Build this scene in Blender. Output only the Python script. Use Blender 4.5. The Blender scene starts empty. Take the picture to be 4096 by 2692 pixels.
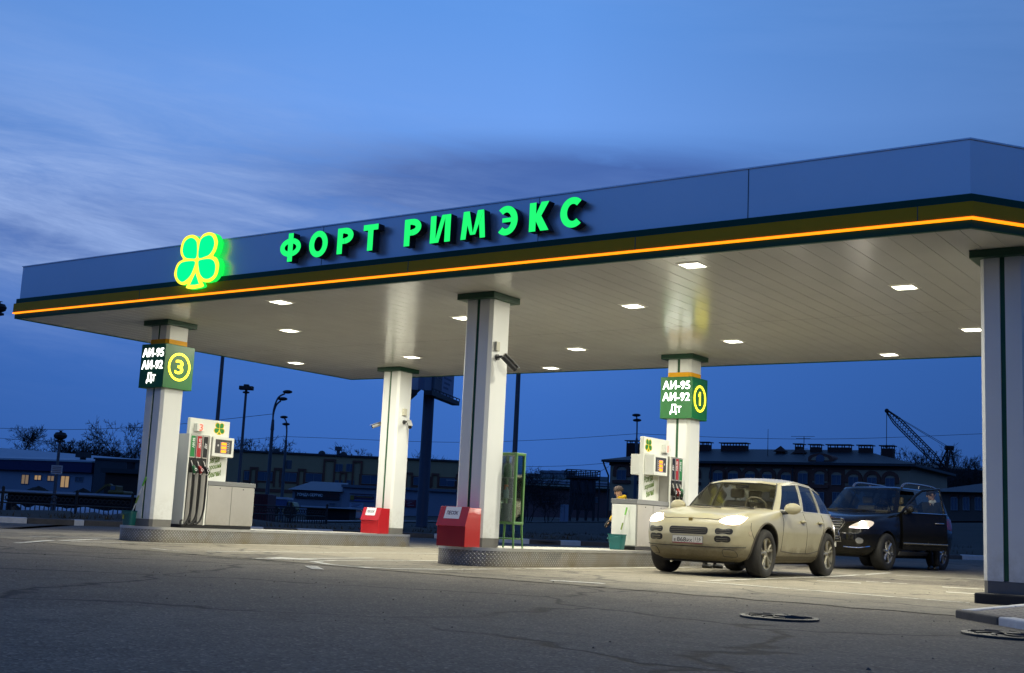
import bpy, bmesh, math, random
from mathutils import Vector, Matrix
random.seed(11)
sc = bpy.context.scene
COL = sc.collection
R = math.radians
pi = math.pi
# ------------------------------------------------------------------ camera
YAW, PITCH, ROLL, FPX, EYE = .6115, .1523, .0478, 4860.0, .69
cw_, sw_ = math.cos(YAW), math.sin(YAW)
FW = Vector((-sw_*math.cos(PITCH), cw_*math.cos(PITCH), math.sin(PITCH)))
R0 = Vector((cw_, sw_, 0)); U0 = R0.cross(FW)
RT = R0*math.cos(ROLL) + U0*math.sin(ROLL)
UP = -R0*math.sin(ROLL) + U0*math.cos(ROLL)
FH = Vector((-sw_, cw_, 0))
cam = bpy.data.cameras.new('camera'); camo = bpy.data.objects.new('camera', cam); COL.objects.link(camo)
cam.sensor_width = 36; cam.sensor_fit = 'HORIZONTAL'; cam.lens = FPX/4096*36
cam.clip_start = .05; cam.clip_end = 3000
M = Matrix(((RT.x, UP.x, -FW.x, 0), (RT.y, UP.y, -FW.y, 0), (RT.z, UP.z, -FW.z, EYE), (0, 0, 0, 1)))
camo.matrix_world = M
sc.camera = camo
# ------------------------------------------------------------------ exposure
sc.view_settings.view_transform = 'Standard'; sc.view_settings.look = 'None'
sc.view_settings.exposure = 0; sc.view_settings.gamma = 1
sc.cycles.max_bounces = 8; sc.cycles.transparent_max_bounces = 16
sc.cycles.sample_clamp_direct = 5; sc.cycles.sample_clamp_indirect = 6; sc.cycles.caustics_reflective = False; sc.cycles.caustics_refractive = False
try:
    sc.cycles.use_denoising = True; sc.cycles.denoiser = 'OPENIMAGEDENOISE'
except Exception: pass
# ------------------------------------------------------------------ sky: dusk, lighter in the west (ahead), dark behind
world = bpy.data.worlds.new('World'); sc.world = world; world.use_nodes = True
def nd(nt, typ, **kw):
    n = nt.nodes.new(typ)
    for k, v in kw.items():
        if k == 'inp':
            for a, b in v.items(): n.inputs[a].default_value = b
        else: setattr(n, k, v)
    return n
def mth(nt, op, a, b=None, c=None, clamp=False):
    n = nt.nodes.new('ShaderNodeMath'); n.operation = op; n.use_clamp = clamp
    for i, s in enumerate((a, b, c)):
        if s is None: continue
        if isinstance(s, (int, float)): n.inputs[i].default_value = s
        else: nt.links.new(s, n.inputs[i])
    return n.outputs[0]
def ramp(nt, fac, stops, mode='LINEAR'):
    n = nt.nodes.new('ShaderNodeValToRGB'); n.color_ramp.interpolation = mode
    e = n.color_ramp.elements
    while len(e) > 1: e.remove(e[-1])
    for i, (p, c) in enumerate(stops):
        x = e[0] if i == 0 else e.new(p)
        x.position = p; x.color = (c, c, c, 1) if isinstance(c, (int, float)) else (*c, 1)
    nt.links.new(fac, n.inputs[0])
    return n.outputs[0]
def mixc(nt, fac, a, b, mode='MIX'):
    n = nt.nodes.new('ShaderNodeMix'); n.data_type = 'RGBA'; n.blend_type = mode
    for k, s in ((0, fac), (6, a), (7, b)):
        if isinstance(s, (int, float)): n.inputs[k].default_value = s
        elif isinstance(s, tuple): n.inputs[k].default_value = (*s, 1) if len(s) == 3 else s
        else: nt.links.new(s, n.inputs[k])
    return n.outputs[2]
def build_sky():
    nt = world.node_tree; nt.nodes.clear(); L = nt.links.new
    tc = nd(nt, 'ShaderNodeTexCoord')
    def dot(v):
        n = nt.nodes.new('ShaderNodeVectorMath'); n.operation = 'DOT_PRODUCT'
        L(tc.outputs['Generated'], n.inputs[0]); n.inputs[1].default_value = v
        return n.outputs['Value']
    xr, yf, z = dot(R0), dot(FH), dot(Vector((0, 0, 1)))
    az = mth(nt, 'ARCTAN2', xr, yf)
    el = mth(nt, 'ARCSINE', z)
    e01 = mth(nt, 'DIVIDE', el, pi/2, clamp=True)
    d = lambda deg: deg/90
    base = ramp(nt, e01, [(0, (.034, .115, .40)), (d(3), (.040, .138, .48)), (d(8), (.048, .165, .56)), (d(12), (.070, .205, .63)),
                          (d(16), (.115, .285, .74)), (d(19), (.155, .355, .86)), (d(24), (.118, .315, .80)), (d(32), (.075, .21, .56)),
                          (d(50), (.045, .125, .36)), (1, (.036, .105, .32))])
    # the side away from the afterglow is darker
    dim = mth(nt, 'MULTIPLY_ADD', ramp(nt, mth(nt, 'MULTIPLY_ADD', yf, .5, .5), [(0, .85), (.45, .92), (.8, 1.0), (1, 1)]), 1, 0)
    low = mth(nt, 'SUBTRACT', 1, mth(nt, 'MULTIPLY', ramp(nt, mth(nt, 'MULTIPLY_ADD', yf, .5, .5), [(.2, .72), (.5, .5), (.75, 0)]), ramp(nt, e01, [(d(2), 1), (d(9), .6), (d(16), 0)])))
    dim = mth(nt, 'MULTIPLY', dim, low)
    right = ramp(nt, mth(nt, 'MULTIPLY_ADD', az, .8, .5, clamp=True), [(.2, 1), (.52, 1.0), (.68, .80), (.85, .62)])
    left = ramp(nt, mth(nt, 'MULTIPLY_ADD', az, .8, .5, clamp=True), [(.1, .80), (.24, .90), (.36, .98), (.5, 1)])
    dim = mth(nt, 'MULTIPLY', mth(nt, 'MULTIPLY', dim, right), left)
    mx = nt.nodes.new('ShaderNodeVectorMath'); mx.operation = 'SCALE'; L(base, mx.inputs[0]); L(dim, mx.inputs['Scale'])
    col = mixc(nt, ramp(nt, mth(nt, 'MULTIPLY_ADD', yf, .5, .5), [(.15, 1), (.45, .8), (.75, 0)]), mx.outputs[0], (.66, .86, 1.08), 'MULTIPLY')
    # streaky clouds
    def noise(su, sv, tilt, scale, detail=6, rough=.6, dist=.6, seed=0):
        u = mth(nt, 'ADD', mth(nt, 'MULTIPLY', az, su), seed)
        v = mth(nt, 'ADD', mth(nt, 'MULTIPLY', el, sv), mth(nt, 'MULTIPLY', az, tilt))
        c = nd(nt, 'ShaderNodeCombineXYZ'); L(u, c.inputs[0]); L(v, c.inputs[1])
        n = nd(nt, 'ShaderNodeTexNoise', inp={'Scale': scale, 'Detail': detail, 'Roughness': rough, 'Distortion': dist})
        L(c.outputs[0], n.inputs['Vector'])
        return n.outputs[0]
    def blob(a0, e0, sa, se, tilt=0.):
        da = mth(nt, 'SUBTRACT', az, R(a0))
        de = mth(nt, 'SUBTRACT', mth(nt, 'SUBTRACT', el, R(e0)), mth(nt, 'MULTIPLY', da, tilt))
        q = mth(nt, 'ADD', mth(nt, 'POWER', mth(nt, 'DIVIDE', da, R(sa)), 2), mth(nt, 'POWER', mth(nt, 'DIVIDE', de, R(se)), 2))
        return mth(nt, 'POWER', 2.718, mth(nt, 'MULTIPLY', q, -1))
    n1 = noise(2.4, 14, 1.0, 1.6, 9, .62, .8, seed=3.1)
    n2 = noise(3.6, 24, 1.6, 1.5, 11, .66, .55, seed=8.0)
    n3 = noise(1.2, 7, .6, 1.5, seed=1.7)
    # darker slate band low over the canopy, running to the left
    band = mth(nt, 'ADD', blob(1, 15.6, 13, 1.9, .02), mth(nt, 'MULTIPLY', blob(-20, 11.6, 13, 2.0, .0), .8))
    band = mth(nt, 'MULTIPLY', band, ramp(nt, n1, [(.25, .45), (.5, 1)]), clamp=True)
    band = mth(nt, 'MULTIPLY', band, mth(nt, 'MULTIPLY_ADD', n2, 1.1, .45), clamp=True)
    band = ramp(nt, band, [(.10, 0), (.30, .40), (.66, 1)])
    col = mixc(nt, mth(nt, 'MULTIPLY', band, .92, clamp=True), col, (.055, .125, .39))
    # pale torn streaks to the left
    wl = mth(nt, 'ADD', blob(-23, 13.5, 15, 4.6, .05), mth(nt, 'MULTIPLY', blob(-8, 12.2, 12, 1.7, .1), .7))
    col = mixc(nt, mth(nt, 'MULTIPLY', mth(nt, 'MULTIPLY', wl, ramp(nt, n1, [(.3, .25), (.62, 1)])), .42, clamp=True), col, (.22, .35, .70))
    pale = mth(nt, 'MULTIPLY', wl, mth(nt, 'MULTIPLY', ramp(nt, n2, [(.34, .05), (.68, 1)]), ramp(nt, n1, [(.32, .25), (.58, 1)])), clamp=True)
    col = mixc(nt, mth(nt, 'MULTIPLY', pale, .95, clamp=True), col, (.35, .49, .84))
    # faint veil elsewhere
    veil = mth(nt, 'MULTIPLY', ramp(nt, n3, [(.45, 0), (.75, 1)]), ramp(nt, e01, [(d(5), 0), (d(14), .22), (d(30), .12)]))
    col = mixc(nt, veil, col, (.26, .45, .90))
    bg = nd(nt, 'ShaderNodeBackground'); L(col, bg.inputs[0]); bg.inputs[1].default_value = 1.0
    out = nd(nt, 'ShaderNodeOutputWorld'); L(bg.outputs[0], out.inputs[0])
build_sky()
# ------------------------------------------------------------------ pixel rays (native photo pixels -> world points)
def ray(x, y): return FW + RT*((x-2048)/FPX) + UP*((1346-y)/FPX)
def P(x, y, D): return Vector((0, 0, EYE)) + ray(x, y)*D
def onY(x, y, Y):
    r = ray(x, y); return Vector((0, 0, EYE)) + r*(Y/r.y)
def onZ(x, y, Z=0.):
    r = ray(x, y); return Vector((0, 0, EYE)) + r*((Z-EYE)/r.z)
def sstep(a, b, x):
    t = min(1, max(0, (x-a)/(b-a))); return t*t*(3-2*t)
def zg(x, y):
    d = -sw_*x + cw_*y
    if d < 20: return 0.
    a = max(-.5, min(.5, (cw_*x + sw_*y)/d))
    z = max(0, .6*(a-.12))*min(1, max(0, (d-22)/11))
    z85 = min(2.4, max(.05, .75+3.9*a))
    if a < -.17: z85 += 1.0*sstep(-.17, -.3, a)*sstep(62, 95, d)
    t = sstep(46, 84, d)
    z = z*(1-t) + max(z, z85)*t
    z += .55*sstep(93, 118, d)
    return z
def ghit(x, y):
    D = .69*FPX/max(6, (y-(1995.4+.04774*(x-11.5))))
    r = ray(x, y); D = 8.
    p = None
    while D < 400:
        p = Vector((0, 0, EYE)) + r*D
        if p.z <= zg(p.x, p.y): break
        D += .05
    return p
# ------------------------------------------------------------------ materials
MATS = {}
def mat(name, color, rough=.5, metal=0., var=.12, vscale=3., bump=0., bscale=60., spec=.5, coat=0., emit=None, estr=0., coords='Object', rvar=0.):
    if name in MATS: return MATS[name]
    m = bpy.data.materials.new(name); m.use_nodes = True; nt = m.node_tree; L = nt.links.new
    b = nt.nodes['Principled BSDF']
    b.inputs['Roughness'].default_value = rough; b.inputs['Metallic'].default_value = metal
    b.inputs['Specular IOR Level'].default_value = spec; b.inputs['Coat Weight'].default_value = coat
    b.inputs['Base Color'].default_value = (*color, 1)
    if var or bump or rvar:
        tc = nd(nt, 'ShaderNodeTexCoord')
        if var or rvar:
            n = nd(nt, 'ShaderNodeTexNoise', inp={'Scale': vscale, 'Detail': 6, 'Roughness': .65})
            L(tc.outputs[coords], n.inputs['Vector'])
            if var:
                c = mixc(nt, n.outputs[0], tuple(x*(1-var) for x in color), tuple(min(1, x*(1+var)) for x in color))
                L(c, b.inputs['Base Color'])
            if rvar:
                L(mth(nt, 'MULTIPLY_ADD', n.outputs[0], rvar*2, rough-rvar, clamp=True), b.inputs['Roughness'])
        if bump:
            n2 = nd(nt, 'ShaderNodeTexNoise', inp={'Scale': bscale, 'Detail': 4})
            L(tc.outputs[coords], n2.inputs['Vector'])
            bp = nd(nt, 'ShaderNodeBump', inp={'Strength': bump, 'Distance': .01}); L(n2.outputs[0], bp.inputs['Height'])
            L(bp.outputs[0], b.inputs['Normal'])
    if emit:
        b.inputs['Emission Color'].default_value = (*emit, 1); b.inputs['Emission Strength'].default_value = estr
    MATS[name] = m; return m
def glass(name, tint=(.8, .85, .85), refl=.08, rough=.02):
    if name in MATS: return MATS[name]
    m = bpy.data.materials.new(name); m.use_nodes = True; nt = m.node_tree; nt.nodes.clear(); L = nt.links.new
    t = nd(nt, 'ShaderNodeBsdfTransparent', inp={'Color': (*tint, 1)})
    g = nd(nt, 'ShaderNodeBsdfGlossy', inp={'Color': (1, 1, 1, 1), 'Roughness': rough})
    lw = nd(nt, 'ShaderNodeLayerWeight', inp={'Blend': .25})
    f = mth(nt, 'MULTIPLY_ADD', lw.outputs['Fresnel'], .75, refl, clamp=True)
    mx = nd(nt, 'ShaderNodeMixShader'); L(f, mx.inputs[0]); L(t.outputs[0], mx.inputs[1]); L(g.outputs[0], mx.inputs[2])
    o = nd(nt, 'ShaderNodeOutputMaterial'); L(mx.outputs[0], o.inputs[0])
    MATS[name] = m; return m
def emat(name, color, strength):
    if name in MATS: return MATS[name]
    m = bpy.data.materials.new(name); m.use_nodes = True; nt = m.node_tree
    b = nt.nodes['Principled BSDF']; b.inputs['Base Color'].default_value = (*[c*.5 for c in color], 1)
    b.inputs['Emission Color'].default_value = (*color, 1); b.inputs['Emission Strength'].default_value = strength
    b.inputs['Roughness'].default_value = .3
    MATS[name] = m; return m
# ------------------------------------------------------------------ mesh builder
class MB:
    def __init__(s): s.v = []; s.f = []; s.m = []
    def add(s, vs, fs, mi=0):
        o = len(s.v); s.v += [tuple(v) for v in vs]
        for f in fs: s.f.append([i+o for i in f]); s.m.append(mi)
        return s
    def box(s, x0, x1, y0, y1, z0, z1, mi=0):
        return s.add([(x0, y0, z0), (x1, y0, z0), (x1, y1, z0), (x0, y1, z0), (x0, y0, z1), (x1, y0, z1), (x1, y1, z1), (x0, y1, z1)],
                     [(3, 2, 1, 0), (4, 5, 6, 7), (0, 1, 5, 4), (1, 2, 6, 5), (2, 3, 7, 6), (3, 0, 4, 7)], mi)
    def prism(s, poly, a, b, axis='z', mi=0, mcap=None):
        """extrude a counter-clockwise 2-D polygon; axis z: (x,y), y: (x,z), x: (y,z)"""
        n = len(poly)
        def pt(p, h): return {'z': (p[0], p[1], h), 'y': (p[0], h, p[1]), 'x': (h, p[0], p[1])}[axis]
        vs = [pt(p, a) for p in poly] + [pt(p, b) for p in poly]
        sides = [(i, (i+1) % n, n+(i+1) % n, n+i) for i in range(n)]
        s.add(vs, sides, mi)
        o = len(s.v)-2*n
        s.f.append([o+i for i in range(n)][::-1]); s.m.append(mi if mcap is None else mcap)
        s.f.append([o+n+i for i in range(n)]); s.m.append(mi if mcap is None else mcap)
        return s
    def cyl(s, p0, p1, r0, r1=None, n=12, mi=0, caps=True):
        p0, p1 = Vector(p0), Vector(p1); r1 = r0 if r1 is None else r1
        d = p1-p0
        if d.length < 1e-9: return s
        d.normalize(); a = d.orthogonal().normalized(); b = d.cross(a)
        vs = [p0+(a*math.cos(2*pi*i/n)+b*math.sin(2*pi*i/n))*r0 for i in range(n)] + [p1+(a*math.cos(2*pi*i/n)+b*math.sin(2*pi*i/n))*r1 for i in range(n)]
        fs = [(i, (i+1) % n, n+(i+1) % n, n+i) for i in range(n)]
        if caps: fs += [tuple(range(n))[::-1], tuple(range(n, 2*n))]
        return s.add(vs, fs, mi)
    def tube(s, pts, r, n=8, mi=0, caps=True):
        pts = [Vector(p) for p in pts]; rings = []; prev = None
        for i, p in enumerate(pts):
            d = (pts[min(i+1, len(pts)-1)]-pts[max(i-1, 0)])
            d = d.normalized() if d.length > 1e-9 else Vector((0, 0, 1))
            a = d.orthogonal() if prev is None else prev-d*prev.dot(d)
            a = a.normalized() if a.length > 1e-6 else d.orthogonal().normalized()
            prev = a; b = d.cross(a); rr = r[i] if isinstance(r, (list, tuple)) else r
            rings.append([p+(a*math.cos(2*pi*k/n)+b*math.sin(2*pi*k/n))*rr for k in range(n)])
        return s.loft(rings, True, caps, mi)
    def loft(s, rings, closed=True, caps=False, mi=0):
        n = len(rings[0]); vs = [v for r in rings for v in r]; fs = []
        for i in range(len(rings)-1):
            for k in range(n if closed else n-1):
                k2 = (k+1) % n
                fs.append((i*n+k, i*n+k2, (i+1)*n+k2, (i+1)*n+k))
        if caps: fs += [tuple(range(n))[::-1], tuple(range((len(rings)-1)*n, len(rings)*n))]
        return s.add(vs, fs, mi)
    def lathe(s, prof, n=24, c=(0, 0, 0), axis='z', mi=0):
        rings = []
        for r, h in prof:
            ring = []
            for k in range(n):
                a, b = r*math.cos(2*pi*k/n), r*math.sin(2*pi*k/n)
                p = {'z': (a, b, h), 'y': (a, h, -b), 'x': (h, a, b)}[axis]
                ring.append((p[0]+c[0], p[1]+c[1], p[2]+c[2]))
            rings.append(ring)
        return s.loft(rings, True, False, mi)
    def ball(s, c, rx, ry=None, rz=None, n=14, m=9, mi=0):
        ry = rx if ry is None else ry; rz = rx if rz is None else rz
        rings = [[(c[0]+rx*math.sin(pi*i/m)*math.cos(2*pi*k/n), c[1]+ry*math.sin(pi*i/m)*math.sin(2*pi*k/n), c[2]-rz*math.cos(pi*i/m)) for k in range(n)] for i in range(m+1)]
        return s.loft(rings, True, False, mi)
    def mesh(s, me, M4, mi=None):
        o = len(s.v); s.v += [tuple(M4 @ v.co) for v in me.vertices]
        for p in me.polygons:
            s.f.append([i+o for i in p.vertices]); s.m.append(p.material_index if mi is None else mi)
        return s
    def xf(s, M4): s.v = [tuple(M4 @ Vector(v)) for v in s.v]; return s
    def build(s, name, mats, parent=None, smooth=None, bevel=0., seg=2, loc=None, rz=0.):
        me = bpy.data.meshes.new(name); me.from_pydata(s.v, [], s.f); me.update()
        mats = mats if isinstance(mats, (list, tuple)) else [mats]
        for m in mats: me.materials.append(m)
        me.polygons.foreach_set('material_index', [min(i, len(mats)-1) for i in s.m])
        bm = bmesh.new(); bm.from_mesh(me); bmesh.ops.remove_doubles(bm, verts=bm.verts, dist=1e-5)
        bmesh.ops.recalc_face_normals(bm, faces=bm.faces); bm.to_mesh(me); bm.free()
        if smooth:
            me.polygons.foreach_set('use_smooth', [True]*len(me.polygons)); me.set_sharp_from_angle(angle=R(smooth))
        o = bpy.data.objects.new(name, me); COL.objects.link(o)
        if parent: o.parent = parent
        if loc is not None: o.location = loc
        if rz: o.rotation_euler.z = rz
        if bevel:
            md = o.modifiers.new('bevel', 'BEVEL'); md.width = bevel; md.segments = seg; md.limit_method = 'ANGLE'; md.angle_limit = R(40)
            md.harden_normals = False
        return o
def tag(o, label=None, cat=None, group=None, kind=None):
    if label: o['label'] = label
    if cat: o['category'] = cat
    if group: o['group'] = group
    if kind: o['kind'] = kind
    return o
def thing(name, label, cat, loc=(0, 0, 0), rz=0., group=None):
    o = bpy.data.objects.new(name, None); COL.objects.link(o); o.empty_display_size = .2
    o.location = loc; o.rotation_euler.z = rz
    return tag(o, label, cat, group)
def kids(o): return [c for c in COL.objects if c.parent == o]
def dup(o, loc=None, rz=None, label=None, parent=None, scale=None, top=True):
    c = o.copy(); COL.objects.link(c)
    if parent is not None: c.parent = parent
    if loc is not None: c.location = loc
    if rz is not None: c.rotation_euler.z = rz
    if scale is not None: c.scale = scale if isinstance(scale, (tuple, list)) else (scale,)*3
    if label: c['label'] = label
    for k in kids(o): dup(k, parent=c, top=False)
    return c
def bake(o):
    dg = bpy.context.evaluated_depsgraph_get(); dg.update()
    me = bpy.data.meshes.new_from_object(o.evaluated_get(dg)); o.modifiers.clear(); o.data = me
    return o
def text_mesh(body, bold=0., ext=0., size=1., shear=0., res=4):
    cu = bpy.data.curves.new('t', 'FONT'); cu.body = body; cu.size = size; cu.offset = bold; cu.extrude = ext; cu.shear = shear
    cu.resolution_u = res; cu.align_x = 'LEFT'; cu.fill_mode = 'BOTH' if ext else 'FRONT'
    o = bpy.data.objects.new('t', cu); COL.objects.link(o)
    dg = bpy.context.evaluated_depsgraph_get(); dg.update()
    me = bpy.data.meshes.new_from_object(o.evaluated_get(dg)); bpy.data.objects.remove(o); bpy.data.curves.remove(cu)
    return me
def bbox(me):
    xs = [v.co.x for v in me.vertices]; ys = [v.co.y for v in me.vertices]
    return min(xs), max(xs), min(ys), max(ys)
FRONT = Matrix(((1, 0, 0, 0), (0, 0, -1, 0), (0, 1, 0, 0), (0, 0, 0, 1)))     # text plane facing -Y
RIGHT = Matrix(((0, 0, 1, 0), (1, 0, 0, 0), (0, 1, 0, 0), (0, 0, 0, 1)))      # text plane facing +X
def put_text(mb, body, x0, x1, y0, y1, M4, bold=0., ext=.002, shear=0., mi=0, keep=False, side=None):
    """fit text into the box x0..x1, y0..y1 of the plane M4"""
    me = text_mesh(body, bold, ext, 1., shear); a, b, c, d = bbox(me)
    sx, sy = (x1-x0)/(b-a), (y1-y0)/(d-c)
    if keep: sx = sy = min(sx, sy)
    T = M4 @ Matrix.Translation((x0, y0, 0)) @ Matrix.Diagonal((sx, sy, 1, 1)) @ Matrix.Translation((-a, -c, 0))
    if side is not None:
        for p in me.polygons: p.material_index = mi if p.normal.z > .5 else side
        mb.mesh(me, T)
    else: mb.mesh(me, T, mi)
    bpy.data.meshes.remove(me)
def smooth_poly(pts, k=4):
    out = []; n = len(pts)
    for i in range(n):
        p0, p1, p2, p3 = (Vector(pts[(i+j-1) % n]) for j in range(4))
        for q in range(k):
            t = q/k
            out.append(tuple(.5*((2*p1)+(p2-p0)*t+(2*p0-5*p1+4*p2-p3)*t*t+(3*p1-p0-3*p2+p3)*t**3)))
    return out
def curve3(pts, k=6):
    pts = [Vector(p) for p in pts]; out = []
    for i in range(len(pts)-1):
        p0, p1, p2, p3 = pts[max(i-1, 0)], pts[i], pts[i+1], pts[min(i+2, len(pts)-1)]
        for q in range(k):
            t = q/k
            out.append(.5*((2*p1)+(p2-p0)*t+(2*p0-5*p1+4*p2-p3)*t*t+(3*p1-p0-3*p2+p3)*t**3))
    return out+[pts[-1]]
def rrect(x0, x1, y0, y1, r, n=8):
    out = []
    for cx, cy, a in ((x1-r, y0+r, -90), (x1-r, y1-r, 0), (x0+r, y1-r, 90), (x0+r, y0+r, 180)):
        out += [(cx+r*math.cos(R(a+90*i/n)), cy+r*math.sin(R(a+90*i/n))) for i in range(n+1)]
    return out
# ================================================================== GROUND
def asphalt(name, c1, c2, dust, crack=1., rough=.85, spk=1.):
    m = bpy.data.materials.new(name); m.use_nodes = True; nt = m.node_tree; L = nt.links.new
    b = nt.nodes['Principled BSDF']; tc = nd(nt, 'ShaderNodeTexCoord'); O = tc.outputs['Object']
    def nz(s, d=6, r=.6, dist=0.):
        n = nd(nt, 'ShaderNodeTexNoise', inp={'Scale': s, 'Detail': d, 'Roughness': r, 'Distortion': dist}); L(O, n.inputs['Vector']); return n.outputs[0]
    col = mixc(nt, ramp(nt, nz(.35, 8, .65), [(.3, 0), (.7, 1)]), c1, c2)
    col = mixc(nt, ramp(nt, nz(.18, 7, .6, .8), [(.45, 0), (.68, .6)]), col, dust)
    col = mixc(nt, ramp(nt, nz(2.3, 7, .75), [(.48, 0), (.68, .75)]), col, tuple(x*.55 for x in c1))
    col = mixc(nt, ramp(nt, nz(.6, 8, .72, 1.), [(.50, 0), (.66, .6)]), col, tuple(x*.60 for x in c1))
    col = mixc(nt, ramp(nt, nz(1.1, 4, .6), [(.60, 0), (.66, .35)]), col, tuple(x*.55 for x in c1))
    # repaired patches of slightly different age
    pv = nd(nt, 'ShaderNodeTexVoronoi', inp={'Scale': .16, 'Randomness': .8}, distance='CHEBYCHEV'); L(O, pv.inputs['Vector'])
    ps = nd(nt, 'ShaderNodeSeparateColor'); L(pv.outputs['Color'], ps.inputs[0])
    col = mixc(nt, ramp(nt, ps.outputs[0], [(.55, 0), (.56, .30), (.8, .30), (.81, 0)]), col, tuple(x*.55 for x in c1))
    col = mixc(nt, ramp(nt, ps.outputs[1], [(.70, 0), (.71, .35)]), col, dust)
    # oil drips
    ov = nd(nt, 'ShaderNodeTexVoronoi', inp={'Scale': .9}); L(O, ov.inputs['Vector'])
    oc = nd(nt, 'ShaderNodeSeparateColor'); L(ov.outputs['Color'], oc.inputs[0])
    drip = mth(nt, 'MULTIPLY', ramp(nt, mth(nt, 'ADD', ov.outputs['Distance'], mth(nt, 'MULTIPLY', nz(6, 4), .25)), [(.16, 1), (.30, 0)]), ramp(nt, oc.outputs[2], [(.78, 0), (.80, .7)]))
    col = mixc(nt, drip, col, (.022, .020, .017))
    # stone chips in the binder
    v = nd(nt, 'ShaderNodeTexVoronoi', inp={'Scale': 55.}); L(O, v.inputs['Vector'])
    hs = nd(nt, 'ShaderNodeSeparateColor'); L(v.outputs['Color'], hs.inputs[0])
    chip = mth(nt, 'MULTIPLY', ramp(nt, hs.outputs[0], [(.80, 0), (.98, 1)]), .42*spk)
    col = mixc(nt, chip, col, tuple(min(1, x*2.9) for x in c2))
    pit = mth(nt, 'MULTIPLY', ramp(nt, hs.outputs[1], [(.66, 0), (.9, 1)]), .6*spk)
    col = mixc(nt, pit, col, tuple(x*.35 for x in c1))
    # wandering cracks
    w = nd(nt, 'ShaderNodeTexNoise', inp={'Scale': 1.3, 'Detail': 5}); L(O, w.inputs['Vector'])
    vm = nd(nt, 'ShaderNodeVectorMath', operation='MULTIPLY_ADD'); L(w.outputs['Color'], vm.inputs[0]); vm.inputs[1].default_value = (.9, .9, .9); L(O, vm.inputs[2])
    cr = nd(nt, 'ShaderNodeTexVoronoi', feature='DISTANCE_TO_EDGE', inp={'Scale': .26}); L(vm.outputs[0], cr.inputs['Vector'])
    gate = ramp(nt, nz(.21, 3), [(.30, 0), (.42, 1)])
    crk = mth(nt, 'MULTIPLY', mth(nt, 'MULTIPLY', ramp(nt, cr.outputs[0], [(.0, 1), (.006, .8), (.016, 0)]), gate), crack, clamp=True)
    col = mixc(nt, crk, col, (.012, .011, .010))
    L(col, b.inputs['Base Color']); b.inputs['Roughness'].default_value = rough; b.inputs['Specular IOR Level'].default_value = .35
    h = mth(nt, 'ADD', mth(nt, 'MULTIPLY', v.outputs['Distance'], .7), mth(nt, 'MULTIPLY', nz(14, 6), .8))
    h = mth(nt, 'SUBTRACT', h, mth(nt, 'MULTIPLY', crk, 1.2))
    bp = nd(nt, 'ShaderNodeBump', inp={'Strength': .55, 'Distance': .012}); L(h, bp.inputs['Height']); L(bp.outputs[0], b.inputs['Normal'])
    return m
ASPH = asphalt('asphalt', (.118, .103, .080), (.158, .138, .106), (.19, .163, .117))
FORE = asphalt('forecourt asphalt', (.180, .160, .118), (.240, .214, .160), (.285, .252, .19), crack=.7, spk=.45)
def soil_mat():
    m = bpy.data.materials.new('soil'); m.use_nodes = True; nt = m.node_tree; L = nt.links.new
    b = nt.nodes['Principled BSDF']; tc = nd(nt, 'ShaderNodeTexCoord')
    n = nd(nt, 'ShaderNodeTexNoise', inp={'Scale': .5, 'Detail': 9, 'Roughness': .7}); L(tc.outputs['Object'], n.inputs['Vector'])
    n2 = nd(nt, 'ShaderNodeTexNoise', inp={'Scale': .07, 'Detail': 7, 'Roughness': .65}); L(tc.outputs['Object'], n2.inputs['Vector'])
    c = mixc(nt, n.outputs[0], (.020, .018, .013), (.065, .055, .038))
    c = mixc(nt, ramp(nt, n2.outputs[0], [(.62, 0), (.70, 1)]), c, (.42, .45, .50))
    L(c, b.inputs['Base Color']); b.inputs['Roughness'].default_value = .95
    bp = nd(nt, 'ShaderNodeBump', inp={'Strength': 1., 'Distance': .15}); L(n.outputs[0], bp.inputs['Height']); L(bp.outputs[0], b.inputs['Normal'])
    return m
def ground_sheet():
    xs = [-1500, -700, -400, -300]+[-230+5*i for i in range(63)]+[120, 200, 400, 900]
    ys = [-300, -120, -50]+[-25+4*i for i in range(60)]+[240, 300, 420, 700, 1500]
    mb = MB(); n = len(xs)
    vs = [(x, y, zg(x, y)-.03) for y in ys for x in xs]
    fs = [(j*n+i, j*n+i+1, (j+1)*n+i+1, (j+1)*n+i) for j in range(len(ys)-1) for i in range(n-1)]
    mb.add(vs, fs)
    tag(mb.build('ground', soil_mat(), smooth=80), kind='structure')
ground_sheet()
KERB = [ghit(*p) for p in ((0, 2090), (221, 2099), (476, 2107.5), (1100, 2132), (1700, 2152), (2145, 2178), (2440, 2188), (3300, 2222), (3850, 2238))]
k0 = KERB[0]+(KERB[0]-KERB[1]).normalized()*22; k9 = KERB[-1]+(KERB[-1]-KERB[-2]).normalized()*45
KERB = [Vector((k0.x, k0.y, 0))]+[Vector((k.x, k.y, 0)) for k in KERB]+[Vector((k9.x, k9.y, 0))]
KC = []
for q in curve3(KERB, 14):
    if not KC or (q-KC[-1]).length > .15: KC.append(q)
def lot_sheet():
    # asphalt lot: from behind the camera out to the kerb, one strip of quads per kerb point
    mb = MB(); rings = []
    for k in KC:
        rows = []
        for t in [0, .15, .3, .45, .55, .65, .72, .79, .86, .93, 1.0]:
            p = Vector((14, -22, 0)).lerp(k, t); rows.append((p.x, p.y, zg(p.x, p.y)))
        rings.append(rows)
    mb.loft(rings, False)
    tag(mb.build('asphalt_lot', ASPH, smooth=80), kind='structure')
    mb = MB()   # plain apron behind and to the sides of the camera
    mb.add([(-60, -60, -.012), (70, -60, -.012), (70, 20, -.012), (-60, 20, -.012)], [(0, 1, 2, 3)])
    tag(mb.build('asphalt_apron', ASPH), kind='structure')
lot_sheet()
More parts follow.
